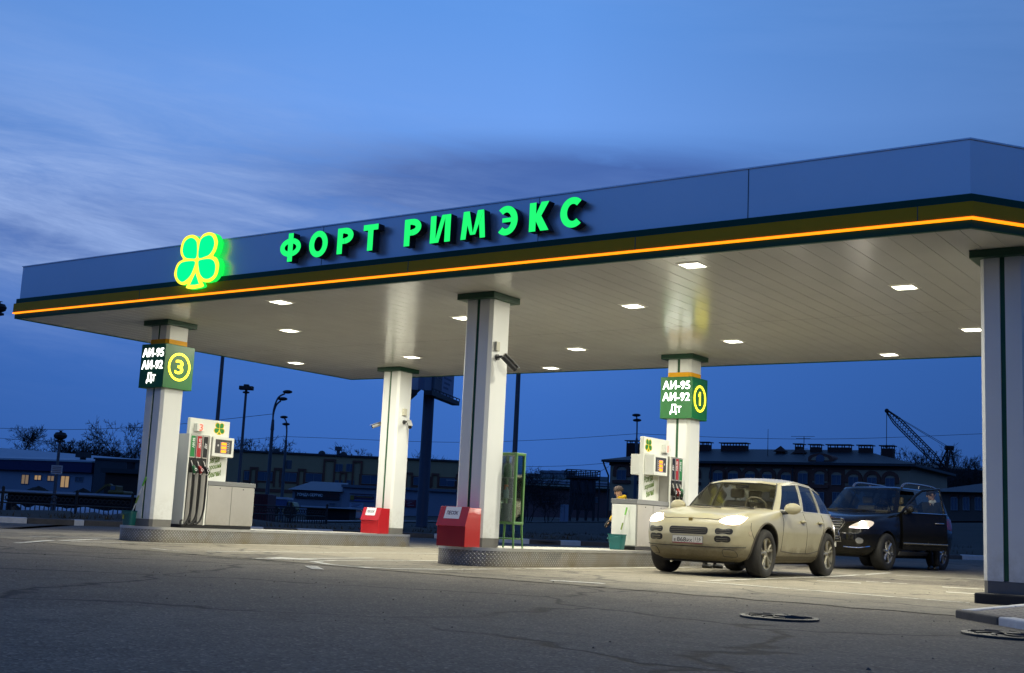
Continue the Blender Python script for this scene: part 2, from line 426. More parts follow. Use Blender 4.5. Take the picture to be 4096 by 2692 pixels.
def forecourt():
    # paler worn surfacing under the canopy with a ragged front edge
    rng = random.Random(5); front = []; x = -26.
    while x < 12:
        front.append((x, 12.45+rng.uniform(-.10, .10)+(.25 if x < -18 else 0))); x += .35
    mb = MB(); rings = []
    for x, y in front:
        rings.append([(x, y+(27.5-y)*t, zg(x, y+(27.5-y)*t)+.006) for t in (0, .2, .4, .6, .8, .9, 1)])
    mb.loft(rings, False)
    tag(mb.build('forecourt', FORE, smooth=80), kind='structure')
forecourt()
def worn_paint():
    m = bpy.data.materials.new('worn road paint'); m.use_nodes = True; nt = m.node_tree; L = nt.links.new
    b = nt.nodes['Principled BSDF']; tc = nd(nt, 'ShaderNodeTexCoord')
    n = nd(nt, 'ShaderNodeTexNoise', inp={'Scale': 7., 'Detail': 9, 'Roughness': .75}); L(tc.outputs['Object'], n.inputs['Vector'])
    n2 = nd(nt, 'ShaderNodeTexNoise', inp={'Scale': .8, 'Detail': 3}); L(tc.outputs['Object'], n2.inputs['Vector'])
    f = ramp(nt, mth(nt, 'ADD', mth(nt, 'MULTIPLY', n.outputs[0], .6), mth(nt, 'MULTIPLY', n2.outputs[0], .4)), [(.39, 0), (.49, 1)])
    b.inputs['Base Color'].default_value = (.62, .60, .52, 1); b.inputs['Roughness'].default_value = .8
    t = nd(nt, 'ShaderNodeBsdfTransparent'); mx = nd(nt, 'ShaderNodeMixShader'); L(f, mx.inputs[0]); L(t.outputs[0], mx.inputs[1]); L(b.outputs[0], mx.inputs[2])
    L(mx.outputs[0], nt.nodes['Material Output'].inputs[0])
    return m
PAINT = worn_paint()
def strip(mb, pts, w):
    pts = [Vector((p[0], p[1], 0)) for p in pts]; rows = []
    for i, p in enumerate(pts):
        d = (pts[min(i+1, len(pts)-1)]-pts[max(i-1, 0)]).normalized(); nrm = Vector((-d.y, d.x, 0))
        rows.append([(q.x, q.y, zg(q.x, q.y)+.011) for q in (p-nrm*w/2, p+nrm*w/2)])
    mb.loft(rows, False)
def sub(a, b, n=8): return [(a[0]+(b[0]-a[0])*i/n, a[1]+(b[1]-a[1])*i/n) for i in range(n+1)]
def markings():
    mb = MB()
    for a, b, w in (((-10.55, 13.6), (-10.75, 25.5), .14), ((-12.75, 13.8), (-12.75, 24.8), .12), ((-18.5, 13.3), (-18.55, 25.2), .13), ((-20.75, 14), (-20.75, 25), .12),
                    ((-15.35, 13.6), (-15.6, 25.3), .11), ((-7.7, 15.75), (-3.9, 15.3), .12), ((-7.75, 16.3), (-8.05, 25.5), .12), ((-7.6, 24.4), (-5.2, 25.6), .10),
                    ((-17.5, 11.6), (-19.0, 13.3), .12), ((-18.86, 13.35), (-20.1, 15.1), .14), ((-16.2, 13.2), (-15.2, 13.0), .09)):
        strip(mb, sub(a, b), w)
    strip(mb, [(-10.55, 13.6), (-10.75, 12.75), (-11.25, 12.55)], .14)
    strip(mb, [(-12.75, 13.8), (-12.4, 13.0), (-11.7, 12.6), (-10.9, 12.5)], .13)
    strip(mb, [(-11.4, 11.9), (-10.7, 11.3)], .16)
    # direction arrow in the middle lane
    ax, ay = -13.2, 13.0
    strip(mb, sub((ax, ay+.5), (ax-.35, ay+2.6)), .15)
    vs = [(ax-.42, ay+.55), (ax+.40, ay+.62), (ax+.1, ay-.55)]
    mb.add([(x, y, .012) for x, y in vs], [(0, 1, 2)])
    for c in ((-6.9, 19.2), (-6.5, 20.4), (-5.2, 20.2), (-6.2, 22.3), (-5.0, 23.2), (-4.6, 18.2), (-8.0, 13.0)):
        strip(mb, sub((c[0]-.35, c[1]), (c[0]+.3, c[1]+.22), 3), .20)
    o = mb.build('road_marking', PAINT); tag(o, kind='structure')
markings()
def grit():
    rng = random.Random(12); mb = MB()
    for _ in range(900):
        x, y = rng.uniform(-22, 2), rng.uniform(6, 27); r = rng.uniform(.004, .013)*(1.7 if rng.random() < .05 else 1); z = zg(x, y)+.008
        o = [(x+r*rng.uniform(.6, 1.2)*a, y+r*rng.uniform(.6, 1.2)*b, z+r*.7*c) for a, b, c in ((1, 0, 0), (-.5, .87, 0), (-.5, -.87, 0), (.1, 0, 1))]
        mb.add(o, [(0, 1, 3), (1, 2, 3), (2, 0, 3), (2, 1, 0)])
    tag(mb.build('grit', mat('grit', (.12, .105, .08), .9, var=.5, vscale=3)), kind='stuff')
grit()
CONC = mat('concrete', (.24, .235, .22), .9, var=.3, vscale=9, bump=.4, bscale=40)
WHITEKERB = mat('whitewashed kerb', (.62, .62, .60), .85, var=.25, vscale=7, bump=.4, bscale=30)
DARKKERB = mat('dark kerb', (.085, .08, .074), .9, var=.45, vscale=6, bump=.4, bscale=30)
def far_kerb():
    # blocks of about 1.2 m alternately whitewashed and left dark
    mb = MB(); acc = 0; i = 0; seg = [KC[0]]; out = []
    for a, b in zip(KC, KC[1:]):
        L_ = (b-a).length
        seg.append(b); acc += L_
        if acc > 1.25: out.append(seg); seg = [b]; acc = 0
    for k, s in enumerate(out):
        d = (s[-1]-s[0]).normalized(); nr = Vector((-d.y, d.x, 0))
        if nr.dot(Vector((0, 0, 0))-s[0]) > 0: nr = -nr
        z = zg(s[0].x, s[0].y); a = s[0]+d*.008; b = s[-1]-d*.008
        q = [a, b, b+nr*.16, a+nr*.16]
        vs = [(p.x, p.y, z-.1) for p in q]+[(p.x, p.y, z+(.17 if j < 2 else .18)) for j, p in enumerate(q)]
        mb.add(vs, [(3, 2, 1, 0), (4, 5, 6, 7), (0, 1, 5, 4), (1, 2, 6, 5), (2, 3, 7, 6), (3, 0, 4, 7)], k % 2)
    tag(mb.build('far_kerb', [WHITEKERB, DARKKERB], bevel=.02), kind='structure')
far_kerb()
def verge():
    # bank of dead grass behind the kerb
    mb = MB(); rings = []; rng = random.Random(3)
    for i, k in enumerate(KC):
        if i % 2: continue
        o = k.normalized(); rows = []
        for t, h in ((.14, .10), (.9, .18), (2.2, .30), (4, .34), (7, .25), (11, .05)):
            p = k+o*t; rows.append((p.x, p.y, zg(p.x, p.y)+h+rng.uniform(-.05, .06)))
        rings.append(rows)
    mb.loft(rings, False)
    o = mb.build('grass_bank', mat('dead grass', (.030, .026, .015), .95, var=.6, vscale=2.5, bump=1., bscale=9), smooth=80); tag(o, kind='structure')
    tb = MB()
    for _ in range(5200):
        k = KC[rng.randrange(len(KC))]
        if k.length > 75: continue
        t = rng.uniform(.3, 9); p = k+k.normalized()*t+Vector((rng.uniform(-.4, .4), rng.uniform(-.4, .4), 0))
        z = zg(p.x, p.y)+.2; h = rng.uniform(.05, .20); a = rng.uniform(0, 6.3); w = rng.uniform(.01, .035)
        dx, dy = math.cos(a)*w, math.sin(a)*w; lx, ly = rng.uniform(-.12, .12), rng.uniform(-.12, .12)
        tb.add([(p.x-dx, p.y-dy, z), (p.x+dx, p.y+dy, z), (p.x+lx, p.y+ly, z+h)], [(0, 1, 2)])
    tag(tb.build('dead_grass', mat('grass blades', (.042, .036, .020), .95, var=.5, vscale=3)), kind='stuff')
verge()
def far_road():
    mb = MB(); rings = []
    for i in range(60):
        a = -.5+i*.0175
        rows = []
        for d in (80, 84, 88, 92.5):
            p = FH*d+R0*(a*d); rows.append((p.x, p.y, zg(p.x, p.y)+.06))
        rings.append(rows)
    mb.loft(rings, False)
    tag(mb.build('street', mat('street asphalt', (.16, .16, .17), .6, var=.2, vscale=.5)), kind='structure')
far_road()
# ------------------------------------------------------------------ paved corner by the near column
def corner():
    a, b, c, d = onZ(3798, 2468), onZ(3928, 2497), onZ(4096, 2522), onZ(3965, 2416)
    pav = bpy.data.materials.new('paving slabs'); pav.use_nodes = True; nt = pav.node_tree; L = nt.links.new
    bs = nt.nodes['Principled BSDF']; tc = nd(nt, 'ShaderNodeTexCoord')
    br = nd(nt, 'ShaderNodeTexBrick', inp={'Scale': 1., 'Mortar Size': .012, 'Brick Width': .2, 'Row Height': .1, 'Color1': (.17, .155, .14, 1), 'Color2': (.24, .22, .20, 1), 'Mortar': (.05, .048, .045, 1)})
    L(tc.outputs['Object'], br.inputs['Vector']); L(br.outputs[0], bs.inputs['Base Color']); bs.inputs['Roughness'].default_value = .9
    bp = nd(nt, 'ShaderNodeBump', inp={'Strength': .6, 'Distance': .01, }); L(br.outputs['Fac'], bp.inputs['Height']); bp.invert = True; L(bp.outputs[0], bs.inputs['Normal'])
    tip = Vector((a.x+.05, a.y, 0)); dr = (c-a); dr.z = 0; dr.normalize(); inn = Vector((-dr.y, dr.x, 0))
    if inn.y < 0: inn = -inn
    back = Vector((-3.15, 14.9, 0))
    def block(mb, p, q, w, side, z, mi):
        n_ = side*w
        v = [p, q, q+n_, p+n_]
        mb.add([(u.x, u.y, -.05) for u in v]+[(u.x, u.y, z) for u in v], [(3, 2, 1, 0), (4, 5, 6, 7), (0, 1, 5, 4), (1, 2, 6, 5), (2, 3, 7, 6), (3, 0, 4, 7)], mi)
    mb = MB(); p = tip
    lens = [(b-a).length, .95, 1.0, 1.0, 1.0, 1.0, 1.0]
    for i, l in enumerate(lens):
        q = p+dr*(l-.012); block(mb, p, q, .16, inn, .075, [1, 0, 0, 1, 0, 1, 0][i]); p = p+dr*l
    d2 = (back-tip).normalized(); n2 = Vector((d2.y, -d2.x, 0)); p = tip+d2*.17
    for i in range(3):
        q = p+d2*.80; block(mb, p, q, .10, n2, .072, 0); p = p+d2*.82
    o = mb.build('kerb', [WHITEKERB, DARKKERB], bevel=.018, seg=3); tag(o, kind='structure')
    mb = MB(); e = p
    poly = [tip+dr*.12+inn*.155, tip+dr*7+inn*.155, tip+dr*7+inn*3.5, back+Vector((.12, .0, 0)), tip+d2*.25+n2*.09]
    mb.prism([(u.x, u.y) for u in poly], -.04, .060)
    tag(mb.build('pavement', pav), kind='structure')
corner()
def manhole(name, label, cx, cy, r):
    t = thing(name, label, 'manhole', (cx, cy, zg(cx, cy)))
    iron = mat('cast iron', (.050, .047, .044), .55, metal=.6, var=.4, vscale=12, bump=.3, bscale=60); rim = mat('iron rim', (.075, .07, .06), .6, metal=.5, var=.3, vscale=14)
    mb = MB(); mb.lathe([(r*1.0, -.01), (r*1.0, .018), (r*.93, .024), (r*.86, .022), (r*.86, .004)], 40); mb.build('frame', rim, t, smooth=30)
    mb = MB(); mb.lathe([(r*.845, -.01), (r*.845, .016), (.001, .018)], 40)
    for i in range(9):     # raised spiral ribs of the lid
        a = 2*pi*i/9; pts = [(r*.8*q*math.cos(a+q*1.1), r*.8*q*math.sin(a+q*1.1), .021) for q in (.25, .45, .65, .85, 1)]
        mb.tube(pts, r*.032, 5)
    mb.lathe([(r*.22, .018), (r*.22, .034), (.001, .036)], 18)
    mb.build('lid', iron, t, smooth=30)
p = onZ(3117, 2475); manhole('manhole_cover', 'round cast iron manhole cover on the open asphalt ahead of the beige car', p.x, p.y, .33)
p = onZ(4040, 2547); manhole('manhole_cover', 'partly cropped manhole cover in the asphalt below the white painted kerb', p.x, p.y, .36)
# ================================================================== CANOPY
XL, XR, YF, YB, ZS, ZT = -22.58, -3.58, 14.36, 24.64, 4.37, 5.446
FR_DIR = Vector((.587, .81, 0))
XBK = XR+FR_DIR.x*(YB-YF)/FR_DIR.y
POLY = [(XL, YF), (XR, YF), (XBK, YB), (XL, YB)]
def offset_poly(o):
    n = len(POLY); out = []
    for i in range(n):
        p0, p1, p2 = Vector(POLY[i-1]), Vector(POLY[i]), Vector(POLY[(i+1) % n])
        n1 = Vector(((p1-p0).y, -(p1-p0).x)).normalized(); n2 = Vector(((p2-p1).y, -(p2-p1).x)).normalized()
        b = (n1+n2).normalized(); out.append(p1+b*(o/max(.2, b.dot(n1))))
    return [tuple(p) for p in out]
def band(mb, o, z0, z1, depth=.06, mi=0):
    a = offset_poly(o); b = offset_poly(o-depth); n = len(a)
    vs = [(*p, z0) for p in a]+[(*p, z1) for p in a]+[(*p, z1) for p in b]+[(*p, z0) for p in b]
    fs = []
    for i in range(n):
        j = (i+1) % n
        for k in range(4):
            k2 = (k+1) % 4; fs.append((k*n+i, k*n+j, k2*n+j, k2*n+i))
    mb.add(vs, fs, mi)
FASCIA = mat('white fascia sheet', (.74, .76, .80), .33, metal=.55, var=.05, vscale=.7, bump=.03, bscale=1.5)
GREEN = mat('dark green enamel', (.010, .085, .050), .5, var=.1, spec=.15)
YELLOW = mat('ochre enamel', (.74, .35, .012), .5, var=.08, vscale=1, spec=.12)
def soffit_mat():
    m = bpy.data.materials.new('soffit slats'); m.use_nodes = True; nt = m.node_tree; L = nt.links.new
    b = nt.nodes['Principled BSDF']; tc = nd(nt, 'ShaderNodeTexCoord')
    b.inputs['Base Color'].default_value = (.58, .57, .53, 1); b.inputs['Roughness'].default_value = .26
    mp = nd(nt, 'ShaderNodeMapping', inp={'Scale': (6., .12, 1)}); L(tc.outputs['Object'], mp.inputs['Vector'])
    n = nd(nt, 'ShaderNodeTexNoise', inp={'Scale': 1., 'Detail': 3}); L(mp.outputs[0], n.inputs['Vector'])
    n2 = nd(nt, 'ShaderNodeTexNoise', inp={'Scale': 1.4, 'Detail': 4}); L(tc.outputs['Object'], n2.inputs['Vector'])
    L(ramp(nt, n2.outputs[0], [(.3, (.60, .595, .57)), (.7, (.635, .63, .605))]), b.inputs['Base Color'])
    L(mth(nt, 'MULTIPLY_ADD', n2.outputs[0], .06, .15), b.inputs['Roughness'])
    bp = nd(nt, 'ShaderNodeBump', inp={'Strength': .05, 'Distance': .02}); L(n.outputs[0], bp.inputs['Height']); L(bp.outputs[0], b.inputs['Normal'])
    b.inputs['Specular IOR Level'].default_value = .6
    return m
def canopy():
    t = thing('canopy', 'long flat filling station canopy with a white fascia and ochre and green stripes', 'canopy', ((XL+XR)/2, (YF+YB)/2, 0))
    off = Matrix.Translation(-t.location)
    def B(mb, n, m, **k): mb.xf(off); return mb.build(n, m, t, **k)
    # soffit of lapped slats running front to back: each slat slightly curved, with a groove beside it
    mb = MB(); w = .285; x = XL+.02
    while x < XBK-.05:
        x1 = min(x+w, XBK-.04)
        yfront = YF+.02 if x1 < XR else YF+.02+(x1-XR)*FR_DIR.y/FR_DIR.x
        for y0, y1 in ((yfront, 19.60), (19.612, YB-.02)):
            if y1 <= yfront-.3 and x > XR: continue
            prof = [(x, ZS+.018), (x+.004, ZS), (x1-.004, ZS), (x1-.0005, ZS+.018)]
            yd = lambda px: min(y1-.001, max(y0 if y0 > 19.6 else YF+.02, YF+.02+max(0, px-XR)*FR_DIR.y/FR_DIR.x))
            mb.loft([[(px, yd(px), pz) for px, pz in prof], [(px, y1, pz) for px, pz in prof]], False)
        x += w
    B(mb, 'soffit', soffit_mat(), smooth=50)
    mb = MB(); q = offset_poly(-.12); mb.prism(q, ZS+.045, ZS+.10); B(mb, 'deck', mat('dark metal', (.05, .05, .05), .6, var=.1))
    mb = MB(); q = offset_poly(-.12); mb.prism(q, ZT-.15, ZT-.10); B(mb, 'roof', mat('roof felt', (.06, .06, .065), .9, var=.2))
    mb = MB(); band(mb, 0, ZS-.012, 4.455); B(mb, 'lower_trim', GREEN)
    mb = MB(); band(mb, .035, 4.461, 4.484, .05); B(mb, 'light_strip', emat('amber neon', (1., .27, .004), 1.9))
    mb = MB(); band(mb, .03, 4.489, 4.671, .08); B(mb, 'ochre_stripe', YELLOW)
    mb = MB(); band(mb, 0, 4.673, 4.772); B(mb, 'upper_trim', GREEN)
    mb = MB(); band(mb, -.045, 4.774, ZT, .06)
    B(mb, 'fascia', FASCIA)
    mb = MB(); band(mb, -.030, ZT, ZT+.02, .09); B(mb, 'coping', FASCIA)
    JT = mat('dark joint', (.10, .11, .13), .8)
    for x, e in ((-14.05, .002), (-9.72, .0025), (-6.42, .005)): mb = MB(); mb.box(x-e, x+e, YF+.040, YF+.048, 4.78, ZT-.002); B(mb, 'panel_joint', JT)
    for x in (-18.6, -12.1, -8.05, -4.2): mb = MB(); mb.box(x-.005, x+.005, YF-.033, YF-.02, 4.49, 4.67); B(mb, 'panel_joint', JT)
canopy()
LENS = emat('lamp lens', (1., .97, .80), 560.)
HOUS = mat('lamp housing', (.62, .62, .60), .4)
def canopy_lamp():
    t = thing('canopy_light', '', 'ceiling light')
    mb = MB()
    o, i_ = .20, .150
    mb.add([(-o, -o, .002), (o, -o, .002), (o, o, .002), (-o, o, .002), (-i_, -i_, -.016), (i_, -i_, -.016), (i_, i_, -.016), (-i_, i_, -.016)],
           [(0, 1, 5, 4), (1, 2, 6, 5), (2, 3, 7, 6), (3, 0, 4, 7)])
    mb.build('frame', HOUS, t)
    mb = MB(); rings = []
    for s, z in ((.148, -.012), (.14, -.0145), (.10, -.017), (.045, -.0185), (.002, -.019)):
        rings.append([(x, y, z) for x, y in rrect(-s, s, -s, s, s*.3, 4)])
    mb.loft(rings, True); mb.build('lens', LENS, t, smooth=60)
    return t
LAMPS = [(-7.50, 15.0, 'lit square canopy light near the front edge above the beige car lane'), (-5.32, 17.5, 'lit canopy light in front row nearest the near column at right'),
         (-5.36, 21.45, 'lit canopy light showing beside the edge of the near column'), (-7.58, 23.92, 'lit canopy light by the rear edge above the black car lane'),
         (-9.82, 21.45, 'lit canopy light between the lane and the column with the sign 1'), (-9.82, 17.48, 'lit canopy light to the right of the column with the camera'),
         (-13.37, 21.45, 'lit canopy light behind the middle column, right of its camera'), (-15.60, 23.92, 'lit canopy light close to the rear edge right of the middle column'),
         (-13.37, 17.48, 'lit canopy light half hidden by the left side of the middle column'), (-17.83, 21.45, 'lit canopy light just above the cap of the rear left column'),
         (-15.55, 15.0, 'lit canopy light near the front edge under the green clover'), (-17.83, 17.5, 'lit canopy light second from the front edge, below the clover'),
         (-21.55, 21.45, 'lit canopy light farthest left, right of the column with the sign 3'), (-21.55, 17.48, 'lit canopy light hidden behind the cap of the left column'),
         (-1.75, 21.45, 'lit canopy light past the near column toward the rear'), (-1.75, 17.9, 'lit canopy light past the near column at the front')]
l0 = canopy_lamp()
for i, (x, y, lab) in enumerate(LAMPS):
    o = l0 if i == 0 else dup(l0)
    o.location = (x, y, ZS); o['label'] = lab; o['group'] = 'square lights in the canopy ceiling'
# ------------------------------------------------------------------ islands
def tread():
    # aluminium tread plate: raised lozenges in a staggered grid
    m = bpy.data.materials.new('tread plate'); m.use_nodes = True; nt = m.node_tree; L = nt.links.new
    b = nt.nodes['Principled BSDF']; tc = nd(nt, 'ShaderNodeTexCoord'); uv = tc.outputs['UV']
    s = nd(nt, 'ShaderNodeSeparateXYZ'); L(uv, s.inputs[0])
    def loz(px, py, flip):
        u = mth(nt, 'SUBTRACT', mth(nt, 'FRACT', mth(nt, 'ADD', mth(nt, 'DIVIDE', s.outputs[0], .065), px)), .5)
        v = mth(nt, 'SUBTRACT', mth(nt, 'FRACT', mth(nt, 'ADD', mth(nt, 'DIVIDE', s.outputs[1], .065), py)), .5)
        a = mth(nt, 'ADD', mth(nt, 'MULTIPLY', u, .707), mth(nt, 'MULTIPLY', v, .707*flip)); c = mth(nt, 'SUBTRACT', mth(nt, 'MULTIPLY', u, .707), mth(nt, 'MULTIPLY', v, .707*flip))
        return mth(nt, 'SUBTRACT', 1, mth(nt, 'ADD', mth(nt, 'MULTIPLY', mth(nt, 'ABSOLUTE', a), 2.6), mth(nt, 'MULTIPLY', mth(nt, 'ABSOLUTE', c), 7.5)), clamp=True)
    h = mth(nt, 'MAXIMUM', loz(0, 0, 1), loz(.5, .5, -1))
    n = nd(nt, 'ShaderNodeTexNoise', inp={'Scale': 1.6, 'Detail': 8, 'Roughness': .7}); L(tc.outputs['Object'], n.inputs['Vector'])
    dirt = ramp(nt, n.outputs[0], [(.42, 0), (.62, 1)])
    low = mth(nt, 'SUBTRACT', 1, mth(nt, 'DIVIDE', s.outputs[1], .14), clamp=True)
    dirt = mth(nt, 'MULTIPLY', mth(nt, 'ADD', mth(nt, 'MULTIPLY', low, .7), dirt), .55, clamp=True)
    L(mixc(nt, dirt, mixc(nt, mth(nt, 'POWER', h, .5), (.27, .27, .26), (.80, .80, .78)), mixc(nt, h, (.15, .115, .055), (.36, .28, .15))), b.inputs['Base Color'])
    L(mth(nt, 'SUBTRACT', .85, mth(nt, 'MULTIPLY', dirt, .7)), b.inputs['Metallic']); L(mth(nt, 'MULTIPLY_ADD', dirt, .4, .34), b.inputs['Roughness'])
    bp = nd(nt, 'ShaderNodeBump', inp={'Strength': 1., 'Distance': .006}); L(mth(nt, 'POWER', h, .5), bp.inputs['Height']); L(bp.outputs[0], b.inputs['Normal'])
    return m
TREAD = tread(); ZD = .292
DECKM = mat('island deck', (.40, .385, .33), .75, var=.2, vscale=5, bump=.2, bscale=50); ALU = mat('aluminium edging', (.60, .60, .58), .35, metal=.8, var=.15, vscale=6)
def island(cx, label, yf=15.38, yb=23.52):
    t = thing('pump_island', label, 'pump island', (cx, (yf+yb)/2, 0), group='raised islands of the filling station')
    hl = (yb-yf)/2
    path = rrect(-.63, .63, -hl, hl, .56, 12)
    mb = MB(); mb.loft([[(x, y, -.02) for x, y in path], [(x, y, ZD-.045) for x, y in path]], True)
    o = mb.build('side_plate', TREAD, t, smooth=50)
    me = o.data; uvl = me.uv_layers.new(name='UVMap')       # walk round the plate for the tread pattern
    acc = {}; s = 0
    for i, (x, y) in enumerate(path):
        if i: s += math.dist(path[i], path[i-1])
        acc[(round(x, 4), round(y, 4))] = s
    tot = s+math.dist(path[-1], path[0])
    for p in me.polygons:
        us = [acc.get((round(me.vertices[me.loops[l].vertex_index].co.x, 4), round(me.vertices[me.loops[l].vertex_index].co.y, 4)), 0) for l in p.loop_indices]
        wrap = max(us)-min(us) > tot/2
        for l, u in zip(p.loop_indices, us):
            uvl.data[l].uv = (u+tot if wrap and u < tot/2 else u, me.vertices[me.loops[l].vertex_index].co.z)
    mb = MB(); p2 = rrect(-.638, .638, -hl-.008, hl+.008, .566, 12); p3 = rrect(-.59, .59, -hl+.04, hl-.04, .525, 12)
    mb.loft([[(x, y, ZD-.045) for x, y in p2], [(x, y, ZD+.002) for x, y in p2], [(x, y, ZD+.003) for x, y in p3], [(x, y, ZD-.02) for x, y in p3]], True)
    mb.build('edging', ALU, t, smooth=30)
    mb = MB(); mb.prism(p3, ZD-.03, ZD-.003); mb.build('deck', DECKM, t)
island(-19.61, 'tread plate pump island with pump 3 and the left column')
island(-11.66, 'tread plate pump island beside the beige car with pump 1')
# ------------------------------------------------------------------ columns
COLW = mat('white column panels', (.70, .71, .69), .38, var=.04, vscale=1.5, spec=.45)
def grime(m, z0, z1, dirt, amt):
    nt = m.node_tree; L = nt.links.new; b = nt.nodes['Principled BSDF']; tc = nd(nt, 'ShaderNodeTexCoord'); sp = nd(nt, 'ShaderNodeSeparateXYZ'); L(tc.outputs['Object'], sp.inputs[0])
    n = nd(nt, 'ShaderNodeTexNoise', inp={'Scale': 5., 'Detail': 9, 'Roughness': .75}); L(tc.outputs['Object'], n.inputs['Vector'])
    n2 = nd(nt, 'ShaderNodeTexNoise', inp={'Scale': 1., 'Detail': 6, 'Roughness': .7}); mp = nd(nt, 'ShaderNodeMapping', inp={'Scale': (14, 14, .5)}); L(tc.outputs['Object'], mp.inputs['Vector']); L(mp.outputs[0], n2.inputs['Vector'])
    h = mth(nt, 'DIVIDE', mth(nt, 'SUBTRACT', z1, mth(nt, 'ADD', sp.outputs[2], mth(nt, 'MULTIPLY_ADD', n.outputs[0], .5, -.25))), z1-z0, clamp=True)
    f = mth(nt, 'MULTIPLY', mth(nt, 'ADD', mth(nt, 'MULTIPLY', h, ramp(nt, n.outputs[0], [(.42, .1), (.68, 1)])), ramp(nt, n2.outputs[0], [(.62, 0), (.8, .22)])), amt, clamp=True)
    src = b.inputs['Base Color'].links[0].from_socket
    L(mixc(nt, f, src, dirt), b.inputs['Base Color'])
grime(COLW, .1, .75, (.24, .20, .13), .55)
GREY = mat('grey plinth', (.13, .125, .115), .6, var=.2, vscale=8)
def column(cx, cy, z0, label, ysign=False):
    t = thing('canopy_column', label, 'column', (cx, cy, z0), group='white columns under the canopy')
    h = .272; c = .052; H = ZS-z0
    pl = [(-h+c, -h), (h-c, -h), (h, -h+c), (h, h-c), (h-c, h), (-h+c, h), (-h, h-c), (-h, -h+c)]
    mb = MB()
    g = .030    # central recess in front and rear faces
    pl2 = [(-h+c, -h), (-g, -h), (-g, -h+.03), (g, -h+.03), (g, -h), (h-c, -h), (h, -h+c), (h, h-c), (h-c, h), (g, h), (g, h-.03), (-g, h-.03), (-g, h), (-h+c, h), (-h, h-c), (-h, -h+c)]
    mb.prism(pl2, .145, H-.09); mb.build('shaft', COLW, t)
    mb = MB(); mb.box(-g+.003, g-.003, -h+.012, -h+.027, .15, H-.1); mb.box(-g+.003, g-.003, h-.027, h-.012, .15, H-.1); mb.build('green_inset', mat('green inset', (.006, .075, .025), .45), t)
    mb = MB(); mb.prism([(x*.985, y*.985) for x, y in pl], 0, .144); mb.build('plinth', GREY, t)
    mb = MB(); k = .371; mb.box(-k, k, -k, k, H-.102, H-.004); mb.build('cap', mat('green column cap', (.008, .055, .028), .45), t)
    if ysign:
        mb = MB(); mb.prism([(x*1.012, y*1.012) for x, y in pl], 3.885-z0, 3.99-z0); mb.build('ochre_band', YELLOW, t)
column(-19.611, 15.94, ZD, 'white column carrying the green box sign with the number 3', True)
column(-19.611, 23.1, ZD, 'white rear column behind the smaller looking red sand box')
column(-11.662, 15.92, ZD, 'white middle column with a dark camera beside the green glass cabinet')
column(-11.662, 23.07, ZD, 'white column carrying the green box sign with the number 1', True)
column(-3.545, 15.92, .13, 'tall near column cut by the right edge of the photo')
mb = MB(); mb.box(-.33, .62, -.30, .62, -.02, .13)
o = mb.build('column_footing', mat('black footing', (.018, .018, .018), .75, var=.3, bump=.2), bevel=.02, loc=(-3.545, 15.75, 0))
tag(o, 'low black concrete footing under the near right column', 'footing')
# ------------------------------------------------------------------ number signs on two columns
SIGNG = mat('sign green', (.010, .115, .022), .32, var=.04)
GLOWW = emat('white sign letters', (1., 1., .95), 3.2); GLOWY = emat('yellow sign number', (1., .80, .03), 2.6)
def fuel_sign(cx, cy, num, label):
    z0, z1, s = 3.01, 3.885, .367; t = thing('fuel_sign', label, 'sign', (cx, cy, z0), group='green fuel signs on the columns'); H = z1-z0
    mb = MB(); q = [(-s, -s), (s, -s), (s, s), (-s, s)]; k = [(x*.76, y*.76) for x, y in q]
    n = 4; vs = [(*p, 0) for p in q]+[(*p, H) for p in q]+[(*p, H) for p in k]+[(*p, 0) for p in k]; fs = []
    for i in range(n):
        j = (i+1) % n
        for a in range(4): fs.append((a*n+i, a*n+j, ((a+1) % 4)*n+j, ((a+1) % 4)*n+i))
    mb.add(vs, fs); mb.build('box', SIGNG, t, bevel=.008)
    M4 = Matrix.Translation((0, -s-.004, 0)) @ FRONT
    for body, x0, x1, y0, y1 in (('АИ-95', -.31, .32, .61, .79), ('АИ-92', -.31, .32, .365, .545), ('Дт', -.13, .13, .085, .30)):
        mb = MB(); put_text(mb, body, x0, x1, y0, y1, M4, bold=.010, ext=.006); mb.build('lettering', GLOWW, t)
    M4 = Matrix.Translation((s+.004, 0, 0)) @ RIGHT
    mb = MB()
    if num == '1':
        T = M4; mb.box(0, .006, -.028, .028, .30, .585); mb.add([(.007, -.026, .585), (.007, -.026, .50), (.007, -.075, .475), (.007, -.075, .525)], [(0, 1, 2, 3)]); mb.v = [(s+v[0]+.003, v[1]+.005, v[2]) for v in mb.v]
    else: put_text(mb, num, -.10, .10, .30, .58, M4, bold=.012, ext=.006)
    mb.build('lettering', GLOWY, t)
    mb = MB(); rings = []
    for r, x in ((.235, 0), (.235, .012), (.275, .012), (.275, 0)): rings.append([(s+x+.001, r*math.cos(2*pi*i/40), .44+r*1.02*math.sin(2*pi*i/40)) for i in range(40)])
    mb.loft(rings+[rings[0]], True); mb.build('ring', GLOWY, t)
fuel_sign(-19.611, 15.94, '3', 'green box sign with fuel grades and a ringed 3')
fuel_sign(-11.662, 23.07, '1', 'green box sign with fuel grades and a ringed 1')
